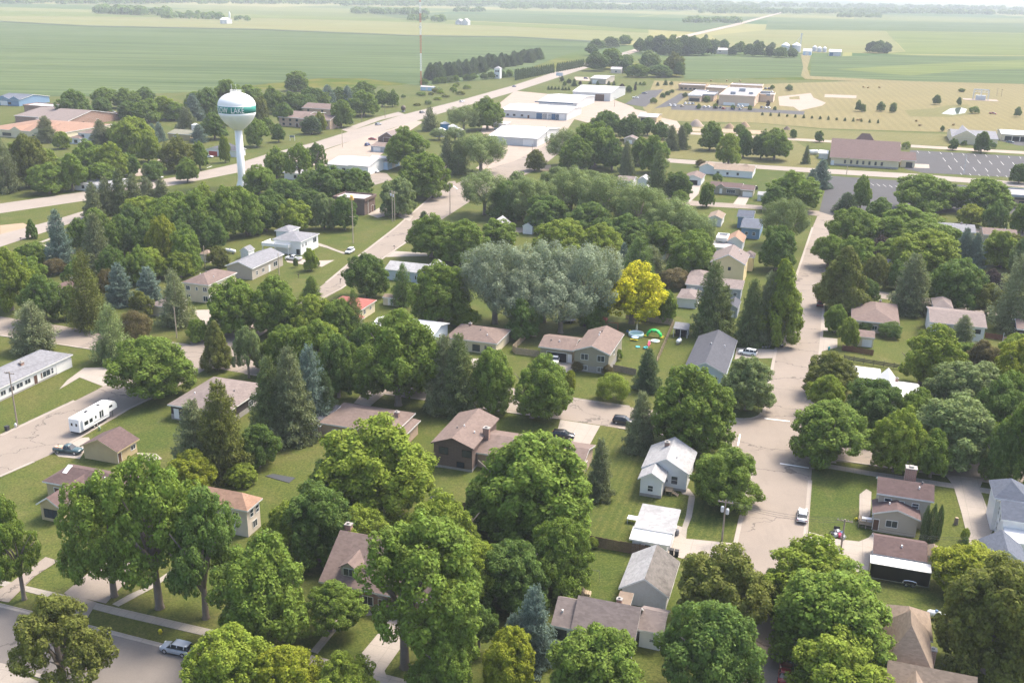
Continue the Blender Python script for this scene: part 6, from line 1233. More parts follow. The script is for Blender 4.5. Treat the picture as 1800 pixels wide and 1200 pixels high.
('apartment_building', 'tan two storey apartments with two brown roofed blocks', 'apartments', [bk((488, 206), (524, 210), (519, 195.5), 5.6, 2.2, 'gable', 'tanbrick', 'brown', [('f', .2, 3.6, 1.4, 1.2, 'k'), ('f', .5, 3.6, 1.4, 1.2, 'k'), ('f', .8, 3.6, 1.4, 1.2, 'k'), ('f', .2, .9, 1.4, 1.2, 'k'), ('f', .5, .9, 1.4, 1.2, 'k'), ('f', .8, .1, 2, 2.2, 'B')], ov=.6), bk((524, 209), (586, 211), 16, 5.6, 2.2, 'gable', 'tanbrick', 'brown', [('f', .15, 3.6, 1.4, 1.2, 'k'), ('f', .4, 3.6, 1.4, 1.2, 'k'), ('f', .65, 3.6, 1.4, 1.2, 'k'), ('f', .9, 3.6, 1.4, 1.2, 'k'), ('f', .3, .9, 1.4, 1.2, 'k'), ('f', .6, .9, 1.4, 1.2, 'k')], ov=.6), bk((530, 190), (582, 193), 18, 5.8, 2.6, 'gable', 'tanbrick', 'brown', [('f', .2, 3.8, 1.4, 1.2, 'k'), ('f', .7, 3.8, 1.4, 1.2, 'k')], ov=.6)]),
# ---- upper left
('school', 'low school with large grey brown sloping roofs and brick gable', 'school', [bk((24, 204), (72, 208), (95, 188), 4.0, 3.0, 'gable', 'brick', 'taupe', [('r', .5, 1, 2, 1.4, 'k')]), bk((62, 210), (112, 215), (132, 195), 4.2, 4.2, 'gable', 'brick', 'taupe', [('r', .6, .1, 2.6, 2.6, 'B'), ('r', .3, 1, 2, 1.4, 'k')], free=False), bk((40, 186), (108, 190), 14, 4.5, .3, 'flat', 'brick', 'white')]),
('care_home', 'long cream building with orange brown hip roof and small front gables', 'care home', [bk((-30, 226), (102, 236), (-10, 205), 4.0, 3.2, 'hip', 'cream', 'orange', [('f', .3, .8, 6, 1.6, 'k'), ('f', .55, .8, 1.6, 1.5, 'k'), ('f', .66, .8, 1.6, 1.5, 'k'), ('f', .85, .1, 3, 2.2, 's')], cross=[(.43, 8, 2.2), (.72, 10, 2.8)]), bk((88, 231), (117, 233), 10, 3.6, 1.6, 'hip', 'cream', 'orange', [('f', .5, 1, 1.4, 1.3, 'k'), ('f', .8, 1, 1.2, 1.3, 'k')])]),
('house', 'new blue house with slate roof and white garage at the field edge', 'house', [bk((-12, 174), (46, 175), (-6, 164), 4.2, 2.6, 'gable', 'blue', 'blue', [('f', .38, .1, 6, 3.0, 'g'), ('f', .62, 1, 2.5, 1.4, 'k')], cross=[(.38, 12, 2.4), (.82, 10, 2.4)])]),
('house', 'white two storey house with pink roof below the school', 'house', [bk((135, 234), (166, 237), (142, 225), 5.5, 1.6, 'hip', 'white', 'rose', [('f', .25, 3.5, 1.6, 1.2, 'k'), ('f', .75, 3.5, 1.6, 1.2, 'k')]), bk((120, 243), (137, 245), 9, 3.0, 1.4, 'hip', 'white', 'rose', [('f', .6, .6, 2, 1.6, 'k')])]),
('shed', 'tan shed with green grey roof in the pale trees', 'shed', [bk((294, 235), (333, 238), (300, 228), 3.2, 1.6, 'gable', 'tan', 'gtan', [('f', .3, .1, 2, 2.2, 'd')], ov=.3)]),
('house', 'white house with dark grey roof and red garage door by the tower', 'house', [bk((361, 263), (386, 266), (374, 255), 3.2, 1.6, 'gable', 'white', 'navy', [('f', .42, .1, 5.0, 2.4, 'R')], ridge='y'), bk((385, 264), (414, 267), 9, 3.2, 1.5, 'gable', 'white', 'navy', [('f', .5, 1, 1.4, 1.2, 'k')])]),
('house', 'cream house peeking between trees beside the highway', 'house', [bk((122, 293), (150, 297), 10, 3.4, 1.6, 'hip', 'cream', 'tan', [('f', .5, 1, 1.4, 1.2, 'k')])]),
('house', 'grey roofed house among trees along the highway', 'house', [bk((127, 322), (178, 328), (148, 308), 3.0, 1.6, 'gable', 'white', 'lgrey', [('f', .7, 1, 1.2, 1.2, 'k'), ('f', .3, 1, 1.2, 1.2, 'k')])]),
('shed', 'small lodge roof in the carport rows by the school', 'shed', [bk((175, 201), (205, 203), 9, 3, .5, 'flat', 'brick', 'taupe', [('f', .5, .1, 6, 2.2, 'G')])]),
# ---- far farms
('barn', 'white barn with pale roof beside the grain bins', 'barn', [bk((1457, 91), (1479, 92), 22, 6, 2.6, 'gable', 'metal', 'white', [('f', .2, .1, 5, 4.5, 'U')])]),
('barn', 'grey steel barn first in the grain bin farmyard', 'barn', [bk((1411, 90.5), (1427, 91), 18, 5.5, 3.4, 'gable', 'palesteel', 'metal', [('f', .5, .1, 5, 4.5, 's')])]),
('house', 'pale farmhouse in the trees past the highway bend', 'house', [bk((1258, 88), (1283, 89), 16, 5.5, 2.5, 'gable', 'pink', 'metal', [('f', .3, 3, 1.6, 1.4, 'k')])]),
('barn', 'white far barn beside tall pale silo', 'barn', [bk((386, 35), (398, 35.4), 22, 8, 4, 'gable', 'metal', 'white', [('f', .5, .1, 5, 4.5, 's')])]),
('barn', 'far white barn with double gables beyond the stubble', 'barn', [bk((800, 38), (812, 38.3), 20, 7, 5, 'gable', 'metal', 'metal', [('f', .5, .1, 5, 4.5, 's')], ridge='y'), bk((811, 38), (823, 38.3), 18, 8, 6, 'gable', 'metal', 'metal', [], ridge='y')]),
('house', 'tall white lookout house in the windbreak', 'house', [bk((868, 121), (879, 121.5), 7, 9.5, 2.2, 'hip', 'white', 'lgrey', [('f', .3, 6.5, 1.4, 1.4, 'k'), ('f', .7, 6.5, 1.4, 1.4, 'k'), ('f', .5, 2, 1.4, 1.4, 'k')])]),
('house', 'pale house hidden at the foot of the farmstead trees', 'house', [bk((1073, 122), (1092, 123), 10, 4, 2.2, 'gable', 'pink', 'metal', [('f', .5, 1, 1.4, 1.4, 'k')])]),
('shed', 'low white equipment shed at the foot of the mast', 'shed', [bk((738, 153), (760, 154.5), 6, 3, .8, 'gable', 'palesteel', 'metal', [('f', .5, .2, 2, 2.2, 'd')])]),
]
HOUSE = {}
for nm, lab, cat, bl in HS: HOUSE[lab] = house(nm, lab, cat, bl)
# dormer of the steep roofed house
r_, o_ = HOUSE['steep roofed brown house with dormer and two brick chimneys under a great tree']; T, rb = o_[0]
a, u, v, L, D = frame((560, 1023), (762, 1063), 3.3, (612, 934)); sl = 4.6 / (D / 2)
mb = MB(); xc, wd, y0, zb, zt = .235 * L, 2.6, 1.5, 3.3 + sl * 1.5, 3.3 + sl * 1.5 + 1.5; yb = y0 + (zt - zb) / sl
mb.poly([T((xc - wd / 2, y0, zb - .2)), T((xc + wd / 2, y0, zb - .2)), T((xc + wd / 2, y0, zt)), T((xc, y0, zt + .9)), T((xc - wd / 2, y0, zt))])
mb.poly([T((xc - wd / 2, y0, zb - .2)), T((xc - wd / 2, y0, zt)), T((xc - wd / 2, yb, zt))]); mb.poly([T((xc + wd / 2, y0, zb - .2)), T((xc + wd / 2, yb, zt)), T((xc + wd / 2, y0, zt))])
dm = mb.build('dormer', WL['taupe'], rb)
mb = MB(); y2 = yb + .9 / sl + .1
for s in (-1, 1):
    q = [T((xc + s * (wd / 2 + .25), y0 - .35, zt - .12)), T((xc, y0 - .35, zt + .95)), T((xc, y2, zt + .95)), T((xc + s * (wd / 2 + .25), yb, zt - .12))]
    mb.poly(q); mb.poly([p + Vector((0, 0, .14)) for p in q]); mb.poly([q[0], q[1], q[1] + Vector((0, 0, .14)), q[0] + Vector((0, 0, .14))])
mb.build('dormer_roof', RF['brown'], rb)
mb = MB(); mb.box(xc - .95, xc + .95, y0 - .06, y0 - .01, zb + .15, zt - .05, T); mb.build('dormer_window', TRIM, rb)
mb = MB(); mb.box(xc - .85, xc - .05, y0 - .09, y0 - .062, zb + .25, zt - .15, T); mb.box(xc + .05, xc + .85, y0 - .09, y0 - .062, zb + .25, zt - .15, T); mb.build('dormer_pane', GLASS, rb)
# skylight of the tan house
r_, o_ = HOUSE['tan house with dark brown roof, skylight and gabled front window']; T, rb = o_[0]
a, u, v, L, D = frame((74, 847), (196, 873), 3.2, (101, 812)); sl = 1.7 / (min(L, D) / 2)
z = lambda y: 3.2 + sl * y + .26
mb = MB(); q = [(2.6, 2.2), (3.5, 2.2), (3.5, 3.9), (2.6, 3.9)]; q1 = [T((x, y, z(y))) for x, y in q]; q0 = [T((x, y, z(y) - .25)) for x, y in q]
mb.add(q1 + q0, [(0, 1, 2, 3), (0, 4, 5, 1), (1, 5, 6, 2), (2, 6, 7, 3), (3, 7, 4, 0)]); mb.build('skylight', TRIM, rb)

r_, o_ = HOUSE['wide flat roofed clinic with pale stucco blocks and dark glazing']; T, rb = o_[0]
for x0, y0, sx, sy, hh in ((8, 12, 4, 3, 2.2), (22, 20, 3, 6, 1.8), (30, 30, 8, 3, 2.0), (12, 40, 5, 5, 2.6), (36, 14, 3, 3, 1.6)):
    m = MB(); m.box(x0, x0 + sx, y0, y0 + sy, 7.71, 7.7 + hh, T); m.build('rooftop_unit', WL['grey'], rb)
# ================================================================= vehicles
PAINT = paint(); CGLASS = glass('car_glass', (.02, .025, .03)); TYRE = simple('tyre_rubber', (.02, .02, .02), .85, .2); RIM = simple('wheel_rim', (.45, .45, .47), .35, .1, 1, None, .5, .6)
LAMP = simple('head_lamp', (.8, .8, .78), .2, .02); TAIL = simple('tail_lamp', (.35, .02, .02), .3, .05); PLAST = simple('black_plastic', (.03, .03, .032), .6, .1); CHROME = simple('bright_metal', (.6, .6, .6), .25, .05, 1, None, .5, .8)
def loft(mb, secs, mi=0):
    """secs: list of (x, half width low, half width high, z low, z high) cross-sections joined along the length"""
    o = len(mb.v); n = 8
    for x, wl, wh, zl, zh in secs:
        e = min(.14, (zh - zl) * .3)
        mb.v += [(x, -wl * .92, zl), (x, -wl, zl + e), (x, -wh, zh - e), (x, -wh * .88, zh), (x, wh * .88, zh), (x, wh, zh - e), (x, wl, zl + e), (x, wl * .92, zl)]
    fs = []
    for i in range(len(secs) - 1):
        for k in range(n): fs.append((o + i * n + k, o + i * n + (k + 1) % n, o + (i + 1) * n + (k + 1) % n, o + (i + 1) * n + k))
    fs += [tuple(o + k for k in range(n))[::-1], tuple(o + (len(secs) - 1) * n + k for k in range(n))]
    mb.f += fs; mb.m += [mi] * len(fs)
def car_meshes(kind):
    b, gl = MB(), MB(); parts = []
    if kind == 'suv':
        L, zt = 2.3, 1.66
        loft(b, [(-L, .80, .78, .42, .98), (-L + .12, .92, .88, .28, 1.06), (-1.2, .94, .90, .25, 1.04), (0, .94, .90, .25, 1.03), (1.0, .94, .90, .25, 1.0), (1.25, .94, .86, .25, .98), (2.0, .92, .80, .27, .88), (L, .80, .70, .40, .72)])
        loft(b, [(-2.0, .60, .56, zt - .10, zt - .04), (-1.5, .68, .64, zt - .10, zt), (0, .70, .66, zt - .09, zt + .02), (.35, .66, .62, zt - .12, zt - .04)])
        loft(gl, [(-2.22, .82, .80, .98, 1.04), (-1.98, .84, .62, 1.0, zt - .09), (-1, .87, .69, 1.0, zt - .07), (.38, .87, .66, .98, zt - .1), (1.18, .84, .80, .95, .99)])
        pil = [(-1.62, -1.5), (-.55, -.42), (.42, .5)]; wx = (1.42, -1.38); wr = .36
    elif kind == 'sedan':
        L, zt = 2.38, 1.40
        loft(b, [(-L, .78, .76, .42, .86), (-L + .14, .90, .86, .26, .95), (-1.5, .91, .86, .22, .95), (0, .92, .88, .22, .92), (.9, .92, .87, .22, .90), (1.2, .91, .84, .22, .88), (2.1, .88, .78, .25, .76), (L, .74, .66, .36, .62)])
        loft(b, [(-1.15, .60, .56, zt - .10, zt - .05), (-.6, .64, .60, zt - .08, zt), (.1, .62, .58, zt - .1, zt - .02)])
        loft(gl, [(-1.85, .80, .76, .90, .95), (-1.12, .82, .60, .9, zt - .09), (-.5, .84, .63, .9, zt - .06), (.15, .84, .60, .9, zt - .09), (1.0, .80, .76, .86, .90)])
        pil = [(-1.1, -.98), (-.28, -.16)]; wx = (1.42, -1.38); wr = .32
    else:
        L, zt = 2.75, 1.75
        loft(b, [(-.55, .94, .90, .42, 1.12), (.9, .94, .90, .42, 1.1), (1.2, .94, .88, .42, 1.06), (2.4, .93, .84, .42, .98), (L, .82, .76, .5, .86)])
        for s in (-1, 1): b.box(-L, -.56, s * .93 - .05, s * .93 + .05, .52, 1.12)
        b.box(-L, -L + .08, -.88, .88, .52, 1.10); b.box(-L, -.5, -.88, .88, .52, .66)
        loft(b, [(-.5, .66, .62, zt - .1, zt - .02), (.2, .68, .64, zt - .1, zt + .02), (.6, .64, .60, zt - .12, zt - .04)])
        loft(gl, [(-.56, .86, .68, 1.08, zt - .07), (.0, .87, .69, 1.08, zt - .06), (.62, .86, .66, 1.05, zt - .1), (1.22, .84, .80, 1.02, 1.07)])
        pil = [(-.58, -.45), (.12, .22)]; wx = (1.75, -1.75); wr = .40
    for x0, x1 in pil:
        for s in (-1, 1):
            zb = .98 if kind != 'pickup' else 1.08; zz = zt - .07
            yb, yt = .885, (.675 if kind != 'sedan' else .625)
            b.add([(x0, s * yb, zb), (x1, s * yb, zb), (x1, s * yt, zz), (x0, s * yt, zz), (x0, s * (yb - .05), zb), (x1, s * (yb - .05), zb), (x1, s * (yt - .05), zz), (x0, s * (yt - .05), zz)], [(0, 1, 2, 3), (7, 6, 5, 4), (0, 4, 5, 1), (1, 5, 6, 2), (2, 6, 7, 3), (3, 7, 4, 0)])
    parts.append(('body', b.mesh('car_body', PAINT, True), None)); parts.append(('windows', gl.mesh('car_windows', CGLASS), None))
    for x in wx:
        for s in (-1, 1):
            t = MB(); t.tube([(x, s * .74, wr), (x, s * .96, wr)], wr, 16); r = MB(); r.tube([(x, s * .955, wr), (x, s * .975, wr)], wr * .62, 12)
            parts.append(('wheel', t.mesh('tyre', TYRE), ('rim', r.mesh('rim', RIM))))
    for s in (-1, 1):
        zl = {'suv': .74, 'sedan': .64, 'pickup': .80}[kind]; h = MB(); h.box(L - .16, L - .015, s * .56 - .16, s * .56 + .16, zl - .02, zl + .11); parts.append(('headlight', h.mesh('headlight', LAMP), None))
        zl = {'suv': .88, 'sedan': .74, 'pickup': .86}[kind]; h = MB(); h.box(-L - .02, -L + .12, s * .70 - .10, s * .70 + .10, zl - .1, zl + .14); parts.append(('tail_light', h.mesh('tail_light', TAIL), None))
    g = MB(); g.box(-L - .03, -L + .1, -.7, .7, .36, .5); g.box(L - .12, L + .02, -.6, .6, .40, .52); parts.append(('bumper', g.mesh('bumper', PLAST), None))
    return parts
CARM = {k: car_meshes(k) for k in ('suv', 'sedan', 'pickup')}
CC = dict(white=(.78, .78, .77), black=(.012, .012, .014), silver=(.30, .33, .38), red=(.32, .03, .03), dkred=(.14, .015, .025), grey=(.16, .17, .19), blue=(.03, .06, .18), teal=(.05, .11, .14), green=(.05, .09, .10), tan=(.35, .28, .2))
def car(kind, x, y, ang, colr, label, group=None, detail=True, name=None):
    """ang: degrees from the cross-street direction (0 = along the cross streets, 90 = up the main street)"""
    r = thing(name or {'suv': 'parked_car', 'sedan': 'parked_car', 'pickup': 'pickup_truck'}[kind], label, 'pickup' if kind == 'pickup' else 'car', at(x, y, .045), YAW + math.radians(ang), group)
    for nm, me, sub in CARM[kind]:
        if not detail and nm in ('headlight', 'bumper'): continue
        o = link(nm, me, r, CC[colr])
        if sub and detail: link(sub[0], sub[1], o)
    return r
car('suv', 312, 1145, 181, 'silver', 'silver SUV with dark roof rails parked at the kerb of the bottom street')
car('sedan', 1410, 910, 90, 'white', 'white saloon parked on the main street beside the corner lawn')
car('suv', 1371, 606, -90, 'black', 'black car parked alone at the kerb of the main street')
car('suv', 1441, 537, 90, 'dkred', 'dark red car half shaded by the cone shaped street tree')
car('suv', 1096, 744, 0, 'black', 'black SUV at the kerb of the cross street beside a spruce')
car('suv', 990, 769, 8, 'black', 'black car on the concrete drive of the long brown house')
car('suv', 648, 652, -12, 'black', 'black car in deep tree shade on the cross street')
car('pickup', 976, 637, -80, 'white', 'white car nosed out of the open garage of the olive house', name='parked_car')
car('suv', 1314, 623, 175, 'white', 'white SUV on the drive of the charcoal roofed house')
car('suv', 615, 444, -90, 'white', 'white SUV parked on the trailer street by the mown slope')
car('pickup', 516, 457, 180, 'white', 'white pickup on the drive below the white deck')
car('pickup', 121, 795, 8, 'green', 'blue green pickup loaded with boxes beside the tan garage')
car('suv', 1613, 549, 90, 'grey', 'grey car by the foot of the tall grey spruce')
car('sedan', 1380, 1188, 90, 'red', 'red car peeking from under street trees at the bottom')
car('suv', 825, 1095, 0, 'black', 'black car in the dark garage mouth of the steep roofed house')
car('suv', 665, 220, 72, 'silver', 'silver car driving on the highway near the quonset hut')
car('suv', 742, 199, 72, 'grey', 'grey car at the highway junction')
car('suv', 812, 180, 72, 'white', 'white car farther up the highway')
car('sedan', 904, 153, 72, 'blue', 'blue car far up the highway beside the clipped row')
car('suv', 660, 303, -30, 'white', 'white van parked before the white office row')
car('pickup', 646, 301, -30, 'black', 'dark trailer hitched behind the white van')
car('sedan', 655, 246, 10, 'red', 'red car beside the quonset hut')
car('suv', 646, 256, 90, 'blue', 'dark car at the corner of the quonset annex')
car('sedan', 600, 217, 20, 'red', 'red car at the end wall of the apartments')
car('sedan', 616, 217, 10, 'white', 'white car at the end wall of the apartments')
car('sedan', 1775, 251, 0, 'teal', 'teal saloon parked before the row garage')
car('pickup', 1745, 201, -30, 'red', 'red truck standing alone in the hay meadow')
car('suv', 1030, 139, 0, 'blue', 'dark car beside the small grey steel building')
car('sedan', 1133, 165, 10, 'blue', 'blue car in the upper clinic lot')
car('pickup', 1117, 173, 10, 'white', 'white pickup in the upper clinic lot')
car('sedan', 367, 277, 10, 'white', 'white car before the red garage door')
car('suv', 222, 308, 10, 'white', 'white car among trees at the highway edge')
car('sedan', 278, 313, 5, 'white', 'white van under trees on the highway verge')
car('suv', 32, 184, 10, 'white', 'white car near the blue house')
car('suv', 190, 198, 10, 'white', 'white pickup in the carport row by the school'); car('suv', 198, 199, 10, 'silver', 'silver car second in the carport row by the school'); car('sedan', 205, 207, 10, 'red', 'red car on the school drive')
car('suv', 1122, 617 - 585 + 110, 10, 'tan', 'tan car by the highway trees') if 0 else None
car('suv', 1508, 480, 20, 'silver', 'silver car nose showing beside the great street tree')
car('suv', 1698, 533, -10, 'blue', 'blue car in the shade of the side street')
car('suv', 970, 237, 80, 'white', 'white truck parked behind the machine shed')
for x, y, c in [(1178, 187, 'white'), (1186, 187, 'white'), (1199, 188, 'tan'), (1205, 183.5, 'white'), (1212, 183.6, 'white'), (1218, 184, 'silver'), (1226, 189.5, 'blue'), (1239, 189.8, 'white'), (1246, 189.8, 'white'), (1259, 191, 'black'), (1267, 190.5, 'grey'), (1298, 188.5, 'white'), (1305, 189, 'white'), (1288, 193, 'blue'), (1301, 193.3, 'silver'), (1339, 190.5, 'grey'), (1346, 191, 'white'), (1352, 191.3, 'white'), (1346, 157, 'grey'), (1352, 157, 'blue'), (1340, 176, 'silver'), (1349, 178, 'grey'), (1272, 192, 'red'), (1357, 163, 'white')]:
    car('suv', x, y, 80, c, 'car parked in the rows before the clinic', 'cars before the clinic', False)
# pickup load
lb = MB()
for x0, x1, y0, y1, z0, z1 in ((-2.5, -1.9, -.7, .1, .7, 1.3), (-1.8, -1.1, -.6, .6, .7, 1.2), (-2.4, -1.9, .2, .8, .7, 1.1)): lb.box(x0, x1, y0, y1, z0, z1)
o = lb.build('cargo', simple('cargo_boxes', (.5, .33, .24), .8, .5)); o.location = at(121, 795, .045); o.rotation_euler = (0, 0, YAW + math.radians(8)); tag(o, 'pinkish boxes piled in the bed of the blue green pickup', 'boxes')
# fifth wheel camper trailer
WHITEP = simple('camper_white', (.74, .74, .73), .4, .03)
def camper():
    a, b = at(124, 770), at(205, 724); d = (b - a); mid = (a + b) / 2; ang = math.atan2(E2.y, E2.x); Lh = 5.6
    r = thing('camper_trailer', 'long white fifth wheel camper trailer parked on the left hand street', 'camper', (mid.x, mid.y, .04), ang)
    mb = MB()
    prof = [(-Lh, .75), (-Lh, 3.45), (-Lh + .15, 3.6), (4.6, 3.6), (5.4, 3.3), (5.9, 2.6), (5.9, 1.75), (3.4, 1.65), (3.3, .75)]
    for s in (-1, 1): mb.poly([(x, s * 1.24, z) for x, z in prof][::s])
    for i in range(len(prof)): p, q = prof[i], prof[(i + 1) % len(prof)]; mb.poly([(p[0], -1.24, p[1]), (p[0], 1.24, p[1]), (q[0], 1.24, q[1]), (q[0], -1.24, q[1])])
    mb.build('body', WHITEP, r)
    m = MB(); m.box(-4.9, -1.9, -1.62, -1.245, 1.0, 3.2); so_ = m.build('slide_out', WHITEP, r)
    for x0, x1, z0, z1, y in ((-4.5, -3.4, 1.9, 2.7, -1.625), (-3.0, -2.1, 1.9, 2.7, -1.625), (.5, .95, 1.5, 2.9, -1.245), (1.15, 1.6, 1.5, 2.9, -1.245), (-.9, -.5, 1.9, 2.5, -1.245), (3.5, 4.5, 2.5, 2.95, -1.245)):
        m = MB(); m.box(x0, x1, y - .03, y - .002, z0, z1); m.build('window', CGLASS, r)
    for y0 in (-.75, .35):
        m = MB(); m.box(-Lh - .03, -Lh - .002, y0, y0 + .42, 2.0, 2.6); m.build('rear_window', CGLASS, r)
    m = MB(); m.box(-1.8, 3.0, -1.262, -1.243, 1.15, 1.23); m.box(-4.9, -1.9, -1.64, -1.623, 1.2, 1.27); m.box(-1.6, 2.4, -1.262, -1.243, 1.32, 1.36); m.build('stripe', simple('decal_grey', (.25, .25, .28), .5, .05), r)
    for x in (-1.35, -.45):
        for s in (-1, 1):
            m = MB(); m.tube([(x, s * .98, .38), (x, s * 1.22, .38)], .38, 14); w_ = m.build('wheel', TYRE, r); m = MB(); m.tube([(x, s * 1.215, .38), (x, s * 1.235, .38)], .22, 10); m.build('rim', RIM, w_)
    m = MB(); m.box(-2.2, -1.6, -.25, .25, 3.605, 3.8); m.box(1.5, 2.1, -.25, .25, 3.605, 3.78); m.build('roof_vent', PLAST, r)
    m = MB(); m.box(-Lh + .1, 3.2, -1.1, 1.1, .45, .74); m.build('chassis', PLAST, r)
    for y in (-.9, .9): m = MB(); m.box(4.6, 4.75, y - .07, y + .07, 0, 1.8); m.build('landing_leg', CHROME, r)
camper()
# black cargo trailer with white roof
def cargo():
    a, b = at(1526, 1019), at(1632, 1037); mid = (a + b) / 2 + E2 * 1.25; Lh = (b - a).dot(E1) / 2
    r = thing('cargo_trailer', 'long black enclosed cargo trailer with white roof on the grass', 'trailer', (mid.x, mid.y, 0), YAW)
    m = MB(); m.box(-Lh, Lh, -1.25, 1.25, .55, 3.0); m.build('body', simple('gloss_black', (.008, .008, .009), .35, .1), r)
    m = MB(); m.box(-Lh - .03, Lh + .03, -1.28, 1.28, 3.003, 3.12); m.build('roof', simple('trailer_roof_white', (.66, .63, .60), .5, .12), r)
    m = MB()
    for x in (-Lh, Lh - .06): m.box(x - .02, x + .08, -1.275, -1.252, .5, 3.0)
    m.box(-Lh, Lh, -1.275, -1.252, .45, .6); m.build('edge_trim', CHROME, r)
    m = MB(); m.tube([(.55, -1.29, .62), (.75, -1.29, 1.02), (1.3, -1.29, 1.12), (1.95, -1.29, 1.12), (2.5, -1.29, 1.02), (2.7, -1.29, .62)], .1, 6); m.build('fender', CHROME, r)
    for x in (1.15, 2.1):
        for s in (-1, 1): m = MB(); m.tube([(x, s * 1.05, .36), (x, s * 1.36, .36)], .36, 14); w_ = m.build('wheel', TYRE, r); m = MB(); m.tube([(x, s * 1.355, .36), (x, s * 1.375, .36)], .23, 10); m.build('rim', CHROME, w_)
    m = MB(); m.tube([(-Lh, -.7, .6), (-Lh - 1.3, 0, .6)], .07, 6); m.tube([(-Lh, .7, .6), (-Lh - 1.3, 0, .6)], .07, 6); m.tube([(-Lh - 1.2, 0, 0), (-Lh - 1.2, 0, .9)], .05, 6); m.build('hitch', PLAST, r)
cargo()
# ================================================================= water tower, mast, poles
def wires(label, p0, p1, n=3, sag=1.0):
    (x0, yb0, yt0), (x1, yb1, yt1) = p0, p1; a, b = at(x0, yb0), at(x1, yb1); a.z = z_at(a, yt0) - .15; b.z = z_at(b, yt1) - .15
    r = thing('power_line', label, 'wires', (a.x, a.y, a.z)); d = (b - a); nrm = Vector((-d.y, d.x, 0)).normalized()
    for k in range(n):
        o = nrm * (k - (n - 1) / 2) * .75; m = MB(); m.tube([d * t + o + Vector((0, 0, -sag * 4 * t * (1 - t))) for t in [i / 12 for i in range(13)]], .022, 4); m.build('wire', simple('wire_dark', (.06, .06, .06), .6), r)
STEEL = simple('tower_white_paint', (.78, .77, .74), .45, .03, .3); BAND = simple('band_green', (.015, .20, .16), .5, .05, .4); LETTER = simple('letter_white', (.8, .8, .78), .5, .02)
def tower():
    b = at(426, 327); ztop = z_at(b, 162.5); s = proj((b.x, b.y, 30))[2]; R_ = 32.5 / s; bf = b - Vector((b.x, b.y, 0)).normalized() * R_; zb1, zb0 = z_at(bf, 188.6), z_at(bf, 200.9); zc = zb1
    r = thing('water_tower', 'white pedestal water tower with green lettered band above the grove', 'water tower', b)
    zu = zc; H1 = ztop - zc; prof = [(R_ * math.sin(t), zc + H1 * math.cos(t)) for t in [math.radians(a) for a in range(90, 3, -6)]]
    m = MB(); m.lathe([(R_, zc)] + prof + [(.3, ztop)], 40); m.build('dome', STEEL, r, True)
    m = MB(); m.lathe([(R_, zb0), (R_ + .02, (zb0 + zc) / 2), (R_, zc)], 48); m.build('band', BAND, r, True)
    zn = z_at(b, 229); neck = 6.5 / s
    m = MB(); pr = [(neck, zn)] + [(neck + (R_ - neck) * k, zn + (zb0 - zn) * f) for k, f in ((.12, .05), (.35, .20), (.62, .42), (.82, .64), (.95, .86), (1.0, 1.0))]; m.lathe(pr, 40); m.build('bowl', STEEL, r, True)
    m = MB(); m.lathe([(neck * 1.6, -.1), (neck * 1.5, .6), (neck * 1.1, 2.6), (neck, 4.5), (neck, zn + .02)], 28); m.build('pedestal', STEEL, r, True)
    m = MB()
    for k in range(12):
        t = 6.2832 * k / 12; rr = 9.5 / s; m.tube([(rr * math.cos(t), rr * math.sin(t), ztop - 1.6), (rr * math.cos(t), rr * math.sin(t), ztop + .9)], .07, 5)
    for zz in (.9, .2): m.tube([(9.5 / s * math.cos(6.2832 * k / 24), 9.5 / s * math.sin(6.2832 * k / 24), ztop + zz) for k in range(25)], .08, 5)
    m.build('railing', STEEL, r)
    m = MB(); m.lathe([(6 / s, ztop - .5), (6 / s, ztop + .35), (.2, ztop + .5)], 20); m.build('hatch', STEEL, r)
    for dx in (-6.5, 1.5): m = MB(); m.tube([(dx / s, -.5, ztop), (dx / s, -.5, ztop + 3.6)], .05, 5); m.build('antenna', STEEL, r)
    # letters laid round the band
    cu = bpy.data.curves.new('tower_letters', 'FONT'); cu.body = 'ADOW  LAKE'; cu.size = 1.0; to = bpy.data.objects.new('tmp', cu); COL.objects.link(to); cu.resolution_u = 3
    dg = bpy.context.evaluated_depsgraph_get(); me = bpy.data.meshes.new_from_object(to.evaluated_get(dg)); COL.objects.unlink(to); bpy.data.objects.remove(to)
    import bmesh
    bm = bmesh.new(); bm.from_mesh(me); bmesh.ops.triangulate(bm, faces=bm.faces[:]); bmesh.ops.subdivide_edges(bm, edges=[e for e in bm.edges if e.calc_length() > .25], cuts=2, use_grid_fill=True)
    xs = [v.co.x for v in bm.verts]; x0, x1 = min(xs), max(xs); hh = max(v.co.y for v in bm.verts); bh = zc - zb0
    # last letter E ends at picture column 424, L starts at column 400.5
    view = math.atan2(-b.y, -b.x); phi = lambda px: view + math.asin(max(-.999, min(.999, (px - 412.6) / 32.5)))
    # fraction of text where L begins
    fr = .605
    pe, pl = phi(424.2), phi(400.8); k = (pe - pl) / (1 - fr)
    for v in bm.verts:
        t = (v.co.x - x0) / (x1 - x0); a = pe - k * (1 - t); z = zb0 + bh * .10 + v.co.y / hh * bh * .80; rr = R_ + .09
        v.co = (rr * math.cos(a), rr * math.sin(a), z)
    bm.to_mesh(me); bm.free(); me.materials.clear(); me.materials.append(LETTER); link('lettering', me, r)
tower()
ORANGE = simple('mast_red', (.50, .20, .13), .6, .05); MWHITE = simple('mast_white', (.75, .74, .72), .6, .05)
